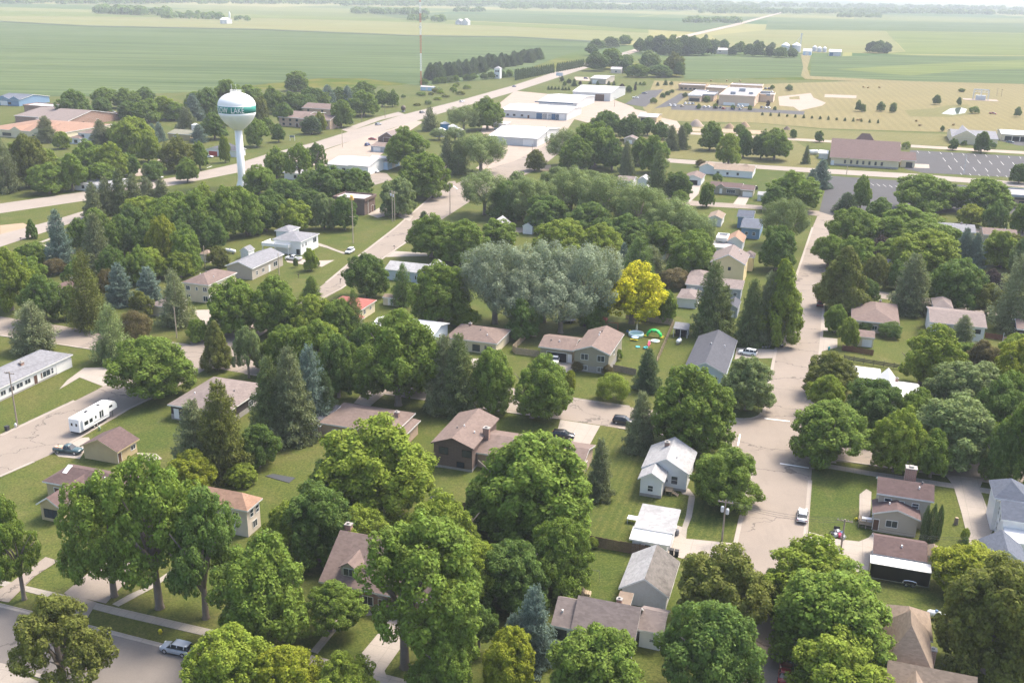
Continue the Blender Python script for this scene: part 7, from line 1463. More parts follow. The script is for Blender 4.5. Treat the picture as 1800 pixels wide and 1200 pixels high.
def mast():
    b = at(740, 150); r = thing('radio_mast', 'very tall thin red and white lattice radio mast at the soybean field', 'mast', b)
    zs = [0] + [z_at(b, y) for y in (125, 94, 62, 40, 24, 4)] + [104]
    for i in range(len(zs) - 1):
        m = MB(); z0, z1 = zs[i], zs[i + 1]; w_ = .7
        for k in range(3):
            t = 6.2832 * k / 3; m.tube([(w_ * math.cos(t), w_ * math.sin(t), z0), (w_ * math.cos(t), w_ * math.sin(t), z1)], .2, 5)
        n = max(2, int((z1 - z0) / 1.6))
        for j in range(n):
            for k in range(3):
                t0, t1 = 6.2832 * k / 3, 6.2832 * (k + 1) / 3; za, zb = z0 + (z1 - z0) * j / n, z0 + (z1 - z0) * (j + 1) / n
                m.tube([(w_ * math.cos(t0), w_ * math.sin(t0), za), (w_ * math.cos(t1), w_ * math.sin(t1), zb)], .1, 4)
        m.build('section', ORANGE if i % 2 == 0 else MWHITE, r)
    m = MB(); z = z_at(b, 48); m.box(-1.2, 1.2, -.5, .5, z - .5, z + .5); m.build('dish', MWHITE, r)
mast()
PWOOD = simple('pole_wood', (.27, .22, .18), .9, .2, 1.0); PALEW = simple('pole_pale_wood', (.45, .37, .27), .9, .15, 1.0); CAN = simple('transformer_grey', (.55, .56, .57), .5, .05); CERA = simple('insulator', (.3, .28, .3), .3, .1)
def pole(x, yb, yt, label, arms=0, cans=0, lamp=0, mat_=PWOOD, name='utility_pole', aa=0.0):
    b = at(x, yb); h = z_at(b, yt); r = thing(name, label, 'pole', b, YAW + math.radians(aa)); m = MB(); m.tube([(0, 0, -.2), (0, 0, h)], [.17, .11], 9); m.build('pole', mat_, r)
    for k in range(arms):
        z = h - .35 - k * 1.0; m = MB(); m.box(-1.25, 1.25, -.06, .06, z - .07, z + .07); a = m.build('crossarm', mat_, r)
        for dx in (-1.1, -.5, .5, 1.1): m = MB(); m.tube([(dx, 0, z + .07), (dx, 0, z + .3)], .05, 6); m.build('insulator', CERA, a)
    for k in range(cans): m = MB(); z = h - 2.1 - .3 * k; m.lathe([(.26, 0), (.28, .1), (.28, .85), (.2, .95), (.06, 1.05)], 12, ((-.42 if k % 2 == 0 else .42), -.1, z)); m.build('transformer', CAN, r)
    if lamp: m = MB(); zz = h * lamp; m.tube([(0, 0, zz), (.9, 0, zz + .7), (1.7, 0, zz + .8)], .05, 6); a = m.build('lamp_arm', CAN, r); m = MB(); m.box(1.5, 2.1, -.14, .14, zz + .70, zz + .86); m.build('lamp_head', CAN, a)
    return r
pole(31, 750, 653, 'brown utility pole with small crossarm before the long pale house', 1)
pole(248, 603, 552, 'utility pole with two crossarms and a street light at the junction', 2, 0, .45, PWOOD, 'street_light')
pole(311, 594, 540, 'plain pale pole beside the small tan garage', 0, 0, 0, PALEW)
pole(361, 472, 432, 'pole with small white block by the beige garden shed', 0, 0, 0, PALEW)
pole(491, 484, 445, 'slim pole before the slate roofed house', 0, 0, 0, PALEW)
pole(1269, 950, 879, 'utility pole with grey transformers beside the striped lawn', 1, 2)
pole(1478, 965, 912, 'utility pole beside a pile of toys at the garage drive', 1, 0, 0, PWOOD)
pole(690, 390, 335, 'first pole of the double pole with cross beams', 2, 1, 0, PALEW); pole(694, 388, 337, 'second pole of the double pole with cross beams', 1, 1, 0, PALEW)
pole(791, 378, 322, 'single pole beside the street end corner', 0, 0, 0, PWOOD)
pole(935, 293, 254, 'single pole at the kerb near the gravel yard', 0, 0, 0, PWOOD); pole(960, 251, 222, 'single pole behind the machine shed corner', 0, 0, 0, PWOOD)
pole(602, 259, 230, 'pale pole on the highway island', 0, 0, 0, PALEW); pole(636, 215, 194, 'thin pole by the apartment drive', 0, 0, 0, PWOOD); pole(677, 207, 184, 'thin pole beyond the apartment drive', 0, 0, 0, PWOOD)
pole(1488, 307, 275, 'thin pole before the church wall', 0, 0, 0, PALEW); pole(1694, 305, 272, 'thin light pole in the church parking lot', 0, 0, 0, CAN, 'lamp_post')
pole(1752, 169, 156, 'first far pole by the substation', 1, 0, 0, PWOOD); pole(1760, 170, 157, 'second far pole by the substation', 1, 0, 0, PWOOD)
pole(1080, 188, 172, 'pole in the gravel yard by the tall white hall', 1, 0, 0, PWOOD); pole(1465, 700 + 12, 690, 'street lamp arm rising among the crossroads trees', 0, 0, .9, CAN, 'street_lamp') if 0 else None
wires('sagging wires over the main street between two poles', (1269, 950, 879), (1478, 965, 912))
wires('sagging wires from the toy pile pole toward the right yard', (1478, 965, 912), (1700, 1000, 945), 2)
wires('sagging wires between junction street light and pale pole', (248, 603, 552), (311, 594, 540), 2)
wires('sagging wires past the long pale house', (31, 750, 653), (248, 603, 552), 2, 1.6)
wires('sagging wires along the far part of the trailer street', (692, 389, 336), (791, 378, 322), 2)
def siren():
    b = at(621, 428); h = z_at(b, 352); r = thing('siren_pole', 'tall pale pole with a yellow siren on top at the mown slope', 'siren', b); m = MB(); m.tube([(0, 0, 0), (0, 0, h)], [.2, .13], 8); m.build('pole', PALEW, r)
    Y_ = simple('siren_yellow', (.62, .38, .10), .5, .1); m = MB(); m.lathe([(.45, h), (.8, h + .2), (.8, h + .75), (.5, h + .9), (.5, h + 1.3), (.9, h + 1.45), (.3, h + 1.9)], 12); m.build('siren', Y_, r)
    m = MB(); z = h * .62; m.box(-1.1, 1.1, -.06, .06, z - .06, z + .06); m.build('crossarm', PALEW, r)
siren()
SIGNR = simple('sign_red', (.55, .03, .04), .4, .03); POSTM = simple('sign_post', (.12, .08, .06), .7, .2)
def stop(x, yb, yt, label, ang, text=True):
    b = at(x, yb); h = z_at(b, yt); r = thing('stop_sign', label, 'stop sign', b, YAW + math.radians(ang)); m = MB(); m.box(-.04, .04, -.04, .04, 0, h); m.build('post', POSTM, r)
    m = MB(); q = [(.42 * math.cos(math.radians(22.5 + 45 * k)), .42 * math.sin(math.radians(22.5 + 45 * k))) for k in range(8)]
    f, bk_ = [(x_, -.06, h - .1 + z_) for x_, z_ in q], [(x_, -.043, h - .1 + z_) for x_, z_ in q]; m.add(f + bk_, [tuple(range(8)), tuple(range(15, 7, -1))] + [(k, k + 8, (k + 1) % 8 + 8, (k + 1) % 8) for k in range(8)]); pl = m.build('plate', SIGNR if text else CAN, r)
    if text:
        cu = bpy.data.curves.new('stop_word', 'FONT'); cu.body = 'STOP'; cu.size = .3; cu.align_x = 'CENTER'; to = bpy.data.objects.new('tmp', cu); COL.objects.link(to)
        me = bpy.data.meshes.new_from_object(to.evaluated_get(bpy.context.evaluated_depsgraph_get())); COL.objects.unlink(to); bpy.data.objects.remove(to)
        for v in me.vertices: v.co = (v.co.x, -.066, h - .2 + v.co.y)
        me.materials.clear(); me.materials.append(LETTER); link('word', me, pl)
stop(1435, 821, 800, 'red octagonal stop sign on the corner lawn at the crossroads', 0)
stop(1332, 729, 711, 'sign seen from behind at the upper crossroads corner', 175, False)
# ================================================================= fences
GREYW = simple('fence_grey_wood', (.21, .175, .145), .9, .2, 2.0, None, .2); BRNW = simple('fence_brown_wood', (.13, .085, .06), .9, .25, 2.0); TANW = simple('fence_tan_wood', (.36, .28, .19), .9, .2, 2.0); DKW = simple('fence_dark_wood', (.085, .075, .07), .9, .25, 2.0); REDW = simple('fence_red_wood', (.12, .045, .035), .9, .2, 2.0)
def fence(label, pts, h, m_, rails=False):
    q = [P(p) for p in pts]; r = thing('wooden_fence', label, 'fence', q[0])
    for i in range(len(q) - 1):
        d = q[i + 1] - q[i]; L = d.length; u = d.normalized(); n = Vector((-u.y, u.x, 0)); o = q[i] - q[0]; pm = MB(); T = lambda p, o=o, u=u, n=n: o + u * p[0] + n * p[1] + Vector((0, 0, p[2]))
        rv = random.Random(i + int(L * 10))
        if rails:
            for z in (.35, .7, 1.05): pm.box(0, L, -.02, .02, z, z + .24, T)
        else:
            x = 0
            while x < L - .02: w_ = min(.145, L - x); pm.box(x, x + w_ - .012, -.015 + rv.uniform(-.012, .012), .02, .05, h + rv.uniform(-.05, .03), T); x += .15
        pm.build('panel', m_, r)
        k = 0.0
        while k <= L: pb = MB(); pb.box(k - .06, k + .06, .03, .15, 0, h + .08, T); pb.build('post', m_, r); k += 2.4
fence('tan board fence behind the inflatable arch', [(1100, 560), (1125, 563), (1182, 572)], 1.9, TANW)
fence('tan board fence running from the toys yard toward the spruce corner', [(1183, 573), (1154, 640)], 1.8, TANW)
fence('grey board fence beside the open garage of the olive house', [(925, 594), (901, 618), (906, 622), (948, 628)], 1.8, TANW)
fence('grey board fence in front of the toys yard', [(1077, 652), (1118, 660)], 1.7, GREYW)
fence('weathered brown fence between striped lawn and small green lawn', [(1031, 958), (1065, 965), (1098, 971), (1140, 978)], 2.0, BRNW)
fence('dark rail fence below the cottage yard', [(1483, 633), (1535, 642), (1592, 651)], 1.5, DKW, True)
fence('dark red board fence beside the cottage shed', [(1480, 616), (1535, 625)], 1.5, REDW)
fence('brown board fence beside the white two storey house', [(1731, 594), (1762, 599)], 1.6, REDW)
fence('dark board fence behind the brown ranch house', [(1275, 326), (1332, 334)], 1.7, DKW)
fence('dark board fence at the back of the brown split-level yard', [(800, 896), (850, 902)], 1.7, DKW)
# ================================================================= yard things
TOYG = simple('inflatable_green', (.02, .55, .12), .4, .05); TOYY = simple('inflatable_yellow', (.75, .62, .03), .4, .05); POOLW = simple('pool_liner', (.55, .68, .66), .4, .1); WATER = simple('pool_water', (.25, .42, .42), .1, .1); PINK = simple('toy_pink', (.65, .08, .16), .5, .05); TURQ = simple('toy_turquoise', (.05, .45, .48), .5, .05); BLUET = simple('toy_blue', (.10, .17, .30), .5, .1); REDT = simple('play_tower_red_wood', (.30, .07, .045), .8, .15); PROP = simple('tank_white', (.70, .70, .69), .4, .04); BIN = simple('bin_dark', (.035, .035, .04), .6, .1); CREAMC = simple('umbrella_cream', (.6, .52, .38), .8, .05)
def at_thing(name, label, cat, x, y, rz=0): return thing(name, label, cat, at(x, y, .03), YAW + math.radians(rz))
r = at_thing('inflatable_arch', 'bright green inflatable arch with yellow feet on the toy strewn lawn', 'inflatable', 1149, 593)
m = MB(); m.tube([(2.4 * math.cos(t), .25, 2.0 * math.sin(t) + .25) for t in [math.pi * k / 16 for k in range(17)]], .42, 12); m.tube([(2.4 * math.cos(t), 1.1, 2.0 * math.sin(t) + .25) for t in [math.pi * k / 16 for k in range(17)]], .42, 12); m.build('arch', TOYG, r, True)
for dx, dy in ((-2.9, -.2), (2.9, -.2), (-2.7, .9), (2.9, 1.2)): m = MB(); m.tube([(dx - .7, dy, .25), (dx, dy, .3), (dx + .6, dy, .22)], [.16, .3, .12], 10); m.build('foot', TOYY, r, True)
r.scale = (.76, .76, .8)
for dx in (-.75, .75): m = MB(); m.lathe([(.05, 1.98), (.3, 2.05), (.32, 2.3), (.1, 2.5)], 10, (dx, -.2, 0)); m.build('eye', PLAST, r, True)
def pool(label, x, y, rad, h, mw=POOLW):
    r = at_thing('paddling_pool', label, 'pool', x, y); m = MB(); m.lathe([(rad, 0), (rad + .08, h * .5), (rad, h), (rad - .18, h), (rad - .2, h * .4)], 24); m.build('wall', mw, r, True); m = MB(); m.lathe([(rad - .19, h * .3), (rad - .19, h * .6)], 24); m.build('water', WATER, r)
pool('round pale frame pool beside the closed cream umbrella', 1118, 590, 2.0, .9); pool('small oval white paddling pool before the green arch', 1152, 600, 1.1, .3, PROP); pool('tiny turquoise paddling pool alone on the lawn', 1121, 610, .55, .2, TURQ); pool('bright blue round pool under trees at the picture edge', 9, 329, 3.2, .8, simple('pool_blue', (.08, .32, .62), .3, .05))
r = at_thing('garden_umbrella', 'closed cream garden umbrella behind the round pool', 'umbrella', 1119, 584); m = MB(); m.tube([(0, 0, 0), (0, 0, .9)], .05, 6); m.build('pole', CHROME, r); m = MB(); m.lathe([(.3, .8), (.24, 1.6), (.05, 2.6)], 10); m.build('canopy', CREAMC, r)
r = at_thing('toy_slide', 'small pink slide with grey steps on the lawn', 'slide', 1141, 606, 5); m = MB(); m.poly([(-.25, -1.0, .05), (.25, -1.0, .05), (.25, .4, .95), (-.25, .4, .95)]); m.box(-.31, -.25, -1, .4, .3, .5); m.box(.25, .31, -1, .4, .3, .5); m.build('slide', PINK, r); m = MB(); m.box(-.3, .3, .4, .8, 0, 1.0); m.build('ladder', CAN, r)
r = at_thing('toy_hoop', 'turquoise curved toy beside the pink slide', 'toy', 1136, 613); m = MB(); m.tube([(.6 * math.cos(t), .6 * math.sin(t), .3) for t in [1.2 + 4.2 * k / 12 for k in range(13)]], .22, 8); m.build('body', TURQ, r, True)
r = at_thing('picnic_table', 'small blue topped picnic table by the round pool', 'table', 1116, 597); m = MB(); m.lathe([(.9, .70), (.95, .76), (.1, .80)], 16); m.build('tabletop', simple('tablecloth_blue', (.35, .45, .70), .6, .05), r); m = MB(); m.tube([(0, 0, 0), (0, 0, .7)], .06, 6); m.tube([(-.8, 0, .02), (.8, 0, .02)], .05, 6); m.build('stand', TOYG, r); m = MB(); m.box(-1.0, 1.0, -1.25, -.95, .4, .46); m.build('bench', TOYY, r)
r = at_thing('toy_pile', 'heap of colourful toys on the sandy patch', 'toys', 1108, 584); 
for dx, dy, mm in ((-.8, 0, BLUET), (-.2, .5, TOYY), (.4, 0, PINK), (.9, .4, BLUET)): m = MB(); m.lathe([(.3, 0), (.36, .2), (.25, .45), (.08, .55)], 8, (dx, dy, 0)); m.build('toy', mm, r)
r = at_thing('play_tower', 'red brown wooden play tower with roof behind the olive house', 'play tower', 1060, 580); m = MB()
for dx in (-.8, .8):
    for dy in (-.8, .8): m.box(dx - .08, dx + .08, dy - .08, dy + .08, 0, 3.0)
m.box(-.9, .9, -.9, .9, 1.3, 1.42); m.box(-.88, .88, -.87, -.83, 1.42, 2.1); m.build('frame', REDT, r); m = MB(); m.box(-1.1, 1.1, -1.1, 1.1, 3.0, 4.0, None, 0, .8); m.build('roof', REDT, r); m = MB(); m.poly([(-.25, -2.6, .1), (.25, -2.6, .1), (.25, -.9, 1.35), (-.25, -.9, 1.35)]); m.build('slide', TOYY, r); m = MB(); m.tube([(.9, 0, 2.4), (4.0, 0, 2.4)], .07, 6); m.tube([(4, -.9, 0), (4, 0, 2.4), (4, .9, 0)], .06, 6); m.build('swing_beam', REDT, r)
r = at_thing('toy_slide', 'blue grey plastic climbing slide under the poplars', 'slide', 1040, 580, 20); m = MB(); m.box(-.6, .6, .2, .7, 0, 1.5); m.poly([(-.35, -1.5, .1), (.35, -1.5, .1), (.35, .2, 1.3), (-.35, .2, 1.3)]); m.box(-.6, -.5, .2, .7, 1.5, 2.1); m.box(.5, .6, .2, .7, 1.5, 2.1); m.build('body', BLUET, r)
r = at_thing('trampoline', 'round dark trampoline under the silver poplars', 'trampoline', 1000, 565); m = MB(); m.lathe([(2.0, .7), (2.1, .75), (2.0, .8), (.1, .78)], 24); m.build('mat', PLAST, r); m = MB()
for k in range(6): t = k * 1.047; m.tube([(2 * math.cos(t), 2 * math.sin(t), 0), (2 * math.cos(t), 2 * math.sin(t), .75)], .05, 5)
m.build('leg_ring', CAN, r)
r = at_thing('trampoline', 'black netted trampoline behind the steep roofed house', 'trampoline', 777, 900); m = MB(); m.lathe([(2.1, .75), (2.2, .8), (2.1, .86), (.1, .84)], 24); m.build('mat', PLAST, r); m = MB(); m.lathe([(2.1, .86), (2.15, 2.6), (2.1, 2.62)], 24); m.build('net', BIN, r)
r = at_thing('pergola', 'grey open garden shelter with shingled roof by the board fence', 'shelter', 1197, 590); m = MB(); m.poly([(-2.0, -1.7, 2.35), (2.0, -1.7, 2.35), (2.0, 1.7, 3.2), (-2.0, 1.7, 3.2)]); m.poly([(-2.0, 1.7, 3.1), (2.0, 1.7, 3.1), (2.0, -1.7, 2.25), (-2.0, -1.7, 2.25)]); m.box(-2.0, 2.0, -1.72, -1.68, 2.2, 2.4); m.build('roof', RF['grey'], r); m = MB()
for dx in (-1.8, 0, 1.8): m.box(dx - .08, dx + .08, -1.6, -1.44, 0, 2.3)
for dx in (-1.8, 1.8): m.box(dx - .08, dx + .08, 1.4, 1.56, 0, 3.0)
m.build('post', CAN, r); m = MB(); m.box(-1.75, 1.75, 1.3, 1.36, 0, 2.9); m.box(-1.4, 1.2, -.6, .9, 0, 1.0); m.build('screen', DARKW, r)
def tank(label, x, y, L, rad, rz):
    r = at_thing('propane_tank', label, 'tank', x, y, rz); m = MB(); z = rad + .3; m.tube([(-L / 2, 0, z), (-L / 2 + .12, 0, z), (-L / 2 + .4, 0, z), (L / 2 - .4, 0, z), (L / 2 - .12, 0, z), (L / 2, 0, z)], [.1, rad * .7, rad, rad, rad * .7, .1], 16); m.build('shell', PROP, r, True); m = MB(); m.lathe([(.22, z + rad - .05), (.22, z + rad + .18), (.1, z + rad + .24)], 10); m.build('valve_cover', BLUET, r); m = MB(); m.box(-L * .3 - .1, -L * .3 + .1, -rad * .7, rad * .7, 0, .45); m.box(L * .3 - .1, L * .3 + .1, -rad * .7, rad * .7, 0, .45); m.build('saddle', FOUND, r)
tank('white propane tank standing before the grey garden shelter', 1193, 604, 2.4, .55, 80); tank('white propane tank lying on the lawn above the slate roof', 405, 445, 4.6, .6, -10); tank('white propane tank at the corner of the pyramid roofed house', 1644, 1087, 2.6, .5, -5); tank('white propane tank at the bottom edge of the picture', 1792, 1190, 2.4, .5, 110)
def bin_(label, x, y): 
    r = at_thing('wheelie_bin', label, 'bin', x, y); m = MB(); m.box(-.3, .3, -.32, .32, .08, 1.0, None, 0, -.15); m.build('body', BIN, r); m = MB(); m.box(-.36, .36, -.4, .4, 1.004, 1.1); m.build('lid', BIN, r); m = MB(); m.tube([(-.32, .3, .1), (.32, .3, .1)], .1, 8); m.build('wheel', TYRE, r)
bin_('dark bin nearer the old patched garage', 1180, 975); bin_('dark bin standing second on the white garage drive', 1189, 977); bin_('dark bin beside the taupe roofed white garage', 1204, 538); bin_('green dark bin on the verge beside the brown utility pole', 13, 757); bin_('dark bin against the tall white house wall', 1741, 911)
r = at_thing('covered_grill', 'grey covered grill on the white garage drive', 'grill', 1189, 940); m = MB(); m.lathe([(.35, 0), (.45, .7), (.4, 1.0), (.2, 1.15)], 10); m.build('cover', simple('cover_grey', (.15, .15, .16), .8, .1), r, True)
r = at_thing('grill', 'black kettle grill on the patio of the salmon roofed house', 'grill', 466, 938); m = MB(); m.lathe([(.1, .6), (.34, .75), (.38, .95), (.25, 1.15), (.05, 1.2)], 12); m.build('kettle', BIN, r, True); m = MB()
for k in range(3): t = k * 2.09; m.tube([(.3 * math.cos(t), .3 * math.sin(t), 0), (.1 * math.cos(t), .1 * math.sin(t), .7)], .03, 5)
m.build('stand', BIN, r)
tp = MB(); q = [at(466, 836, .1), at(479, 832, .1), at(519, 839, .1), at(508, 848, .1)]; tp.add(q + [Vector((p.x, p.y, .02)) for p in q], [(0, 1, 2, 3), (0, 4, 5, 1), (1, 5, 6, 2), (2, 6, 7, 3), (3, 7, 4, 0)]); o = tp.build('tarp', simple('tarp_black', (.05, .053, .06), .6, .25, 1.2)); tag(o, 'black plastic tarp spread over a lawn bed', 'tarp')
r = at_thing('clothes_post', 'white T shaped clothes post on the small green lawn', 'post', 1053, 1023); m = MB(); m.tube([(0, 0, 0), (0, 0, 2.0)], .045, 6); m.tube([(-1.5, 0, 2.0), (.05, 0, 2.0)], .04, 6); m.build('frame', CHROME, r)
r = at_thing('deck', 'weathered wooden deck with rails on the two storey taupe house', 'deck', 1521, 923); m = MB(); m.box(-1.2, 1.2, -1.2, 1.8, .7, .85); m.build('floor', WOOD, r); m = MB()
for dx, dy in ((-1.15, -1.15), (1.15, -1.15), (-1.15, 1.7), (0, -1.15)): m.box(dx - .06, dx + .06, dy - .06, dy + .06, 0, 1.8)
m.box(-1.2, 1.2, -1.2, -1.12, 1.7, 1.8); m.box(-1.2, -1.12, -1.1, 1.7, 1.7, 1.8); m.box(-1.2, 1.2, -1.19, -1.13, .9, 1.35); m.build('railing', WOOD, r); m = MB(); m.box(-.7, .9, -.5, .3, .86, 1.5); m.build('bench', PROP, r)
r = at_thing('deck', 'raised white deck with solid rails beside the white hip roofed house', 'deck', 492, 443); m = MB(); m.box(-5, 5, -3, 3, 2.5, 2.7); m.build('floor', PROP, r); m = MB(); m.box(-5, 5, -3.1, -3.0, 2.5, 3.6); m.box(-5.1, -5.0, -3, 3, 2.5, 3.6); m.box(5.0, 5.1, -3, 3, 2.5, 3.6); m.build('railing', WL['white'], r); m = MB()
for dx in (-4.8, 0, 4.8): m.box(dx - .12, dx + .12, -2.9, -2.66, 0, 2.5)
m.build('support', PROP, r); m = MB(); m.lathe([(.8, 2.7), (.8, 3.2), (.1, 3.3)], 10, (1.5, 0, 0)); m.build('covered_table', BIN, r)
r = at_thing('step_deck', 'small wooden landing with steps at the small white house', 'steps', 1177, 868); m = MB(); m.box(-.8, .5, -.5, .8, .7, .82); 
for k in range(4): m.box(.5 + k * .28, .78 + k * .28, -.5, .5, .55 - k * .17, .62 - k * .17)
m.build('tread', TANW, r); m = MB()
for dx in (-.75, .45): m.box(dx - .05, dx + .05, -.5, -.4, 0, 1.7)
m.box(-.75, .45, -.48, -.42, 1.6, 1.68); m.build('railing', TANW, r)
r = at_thing('toy_pile', 'jumble of bikes, chairs and toys under the pole at the garage drive', 'junk', 1470, 941); 
for dx, dy, mm in ((-.8, -.3, BIN), (-.2, -.5, CAN), (.5, -.4, PINK), (.8, .3, BLUET), (.2, .8, PROP), (1.1, -.8, CAN)): m = MB(); m.tube([(dx + .4 * math.cos(t), dy, .45 + .4 * math.sin(t)) for t in [6.2832 * k / 10 for k in range(11)]], .08, 6); m.box(dx - .15, dx + .2, dy - .3, dy + .3, .1, .6); m.build('toy', mm, r)
m = MB(); m.box(-.5, .5, .9, 1.9, .25, .32); m.box(-.5, .5, 1.85, 1.9, .3, .8); m.build('chair', BIN, r)
def hydrant(label, x, y, mm, nm='utility_box', h=.9):
    r = at_thing(nm, label, nm.replace('_', ' '), x, y); m = MB(); m.lathe([(.22, 0), (.22, h * .7), (.26, h * .75), (.18, h), (.05, h + .08)], 10); m.build('body', mm, r, True); m = MB(); m.tube([(-.34, 0, h * .55), (.34, 0, h * .55)], .08, 7); m.build('nozzle', mm, r)
hydrant('white utility pedestal beside the brown utility pole', 28, 751, PROP); hydrant('pale green pedestal on the lawn by the camper', 175, 756, simple('pedestal_green', (.4, .5, .35), .6, .1)); hydrant('yellow hydrant on the grass strip by the silver SUV', 282, 1113, TOYY, 'fire_hydrant', .7); hydrant('turquoise hydrant on the verge of the main street', 1457, 615, TURQ, 'fire_hydrant', .9); hydrant('white pedestal on the verge of the shaded street', 1742, 846, PROP); hydrant('yellow flower tub on the lawn by the weathered deck', 1505, 914, TOYY, 'flower_tub', .5)
def mailbox(label, x, y):
    r = at_thing('mailbox', label, 'mailbox', x, y); m = MB(); m.box(-.05, .05, -.05, .05, 0, 1.05); m.build('post', POSTM, r); m = MB(); m.box(-.14, .14, -.28, .28, 1.055, 1.3); m.build('box', BIN, r)
mailbox('black mailbox on the kerb before the mown slope', 693, 438); mailbox('black mailbox on the kerb near the round dark tree', 599, 497); mailbox('black mailbox by the kerb of the slate roofed house', 525, 489); mailbox('brown box on a post at the junction corner', 335, 592); mailbox('dark mailbox at the young verge tree', 37, 424)
r = at_thing('stump', 'short bare tree stump on the lawn before the taupe house side', 'stump', 1680, 921); m = MB(); m.tube([(0, 0, 0), (0, 0, 1.3)], [.38, .3], 9); m.build('body', BARK, r); m = MB(); m.lathe([(.29, 1.3), (.25, 1.33)], 9); m.build('cut_face', TANW, r)
r = at_thing('flag', 'striped flag hanging on a yard pole at the far right', 'flag', 1759, 617); m = MB(); m.tube([(0, 0, 0), (0, 0, 5)], .05, 6); m.build('pole', CAN, r); m = MB(); m.box(.05, 1.5, -.02, .02, 2.6, 3.9); m.build('cloth', simple('flag_cloth', (.5, .3, .32), .8, .4, 2.0), r)
r = at_thing('stone_ring', 'ring of pale stones round the pair of street spruces', 'stone ring', 1331, 605); m = MB(); 
for k in range(22): t = 6.2832 * k / 22; m.box(3.6 * math.cos(t) - .3, 3.6 * math.cos(t) + .3, 2.4 * math.sin(t) - .25, 2.4 * math.sin(t) + .25, 0, .35, None, 0, .2)
m.build('stones', FOUND, r)
r = at_thing('lawn_sign', 'white framed sign with blue panel on the apartment lawn', 'sign', 514, 248); m = MB(); m.box(-1.6, -1.45, -.08, .08, 0, 3.2); m.box(1.45, 1.6, -.08, .08, 0, 3.2); m.build('post', PROP, r); m = MB(); m.box(-1.45, 1.45, -.05, .05, 2.0, 3.1); m.build('panel', simple('sign_grey_blue', (.20, .24, .32), .5, .2), r)
r = at_thing('billboard', 'pale roadside sign on a dark post near the highway bend', 'sign', 983, 145); m = MB(); m.box(-.15, .15, -.15, .15, 0, 6); m.build('post', POSTM, r); m = MB(); m.box(-3.2, 3.2, -.1, .1, 6, 9); m.build('panel', simple('sign_pale', (.55, .57, .66), .5, .15), r)
r = at_thing('monument', 'dark round monument on a plinth beside the highway junction', 'monument', 709, 197); m = MB(); m.lathe([(1.2, 0), (1.2, .8), (1.0, .9)], 12); m.build('plinth', FOUND, r); m = MB(); m.lathe([(.7, .9), (1.7, 1.8), (1.8, 3.2), (1.1, 4.4), (.1, 4.7)], 12); m.build('emblem', simple('bronze_dark', (.10, .07, .05), .5, .2), r, True)
def bigtank(label, x, y, L, rad, rz): tank(label, x, y, L, rad, rz)
for i, (x, y, c) in enumerate([(782, 229, 'U'), (796, 234, 'W'), (806, 240, 'W'), (775, 240, 'W')]):
    r = at_thing('storage_tank', ['blue walled tank with white cone behind the silver trees', 'white domed tank second in the yard by the junction', 'white domed tank third in the yard by the junction', 'low white tank nearest the street in the yard by the junction'][i], 'tank', x, y); m = MB(); m.lathe([(3.0, 0), (3.0, 4.0)], 20); m.build('wall', simple('tank_blue', (.08, .28, .52), .5, .05) if c == 'U' else PROP, r); m = MB(); m.lathe([(3.15, 4.0), (3.15, 4.15), (.3, 5.4)], 20); m.build('roof', RF['white'], r)
r = at_thing('storage_tank', 'pale cylinder beside the tan shed near the tower', 'tank', 345, 238); m = MB(); m.lathe([(2.4, 0), (2.4, 6)], 16); m.build('wall', CAN, r); m = MB(); m.lathe([(2.5, 6), (2.3, 6.3), (.3, 7)], 16); m.build('roof', CAN, r)
for x, lb in ((1425, 'first'), (1433, 'second')): tank(f'{lb} white tank on the grass at the church end', x, 272, 3.4, 1.2, 0)
# grain bins and silos of the far farms
BINM = simple('galvanised_steel', (.48, .49, .52), .45, .1, .5)
def grainbin(label, x, yb, wpx, yt, group=None, col=BINM):
    b = at(x, yb); s = proj(b)[2]; rad = wpx / s / 2; h = z_at(b, yt); r = thing('grain_bin', label, 'grain bin', b, 0, group); m = MB(); m.lathe([(rad, 0), (rad, h * .72)], 18); m.build('wall', col, r); m = MB(); m.lathe([(rad * 1.04, h * .72), (rad * .15, h)], 18); m.build('roof', col, r)
grainbin('largest pale domed grain bin among trees', 1380, 92, 15, 75); grainbin('tall round grain bin beside the bucket elevator', 1399, 92, 16, 75); grainbin('first of three slim grain bins in a row', 1431.5, 91, 8, 80); grainbin('second of three slim grain bins in a row', 1440, 92, 8, 82); grainbin('third of three slim grain bins in a row', 1449, 92, 7, 82)
b = at(1406, 91); h = z_at(b, 62); r = thing('bucket_elevator', 'thin grain elevator leg rising over the farm bins', 'elevator', b); m = MB(); m.box(-.6, .6, -.4, .4, 0, h); m.build('leg', BINM, r); m = MB(); m.box(-1.2, 1.2, -.9, .9, h, h + 2.5); m.build('head', BINM, r); m = MB(); m.tube([(0, 0, h), (-8, 0, h * .5)], .3, 6); m.build('spout', BINM, r)
grainbin('tall pale silo beside the far white barn', 404, 35, 3.4, 20, None, PROP); grainbin('white silo in the far grove behind the mast', 702, 25, 3.5, 16, None, PROP)
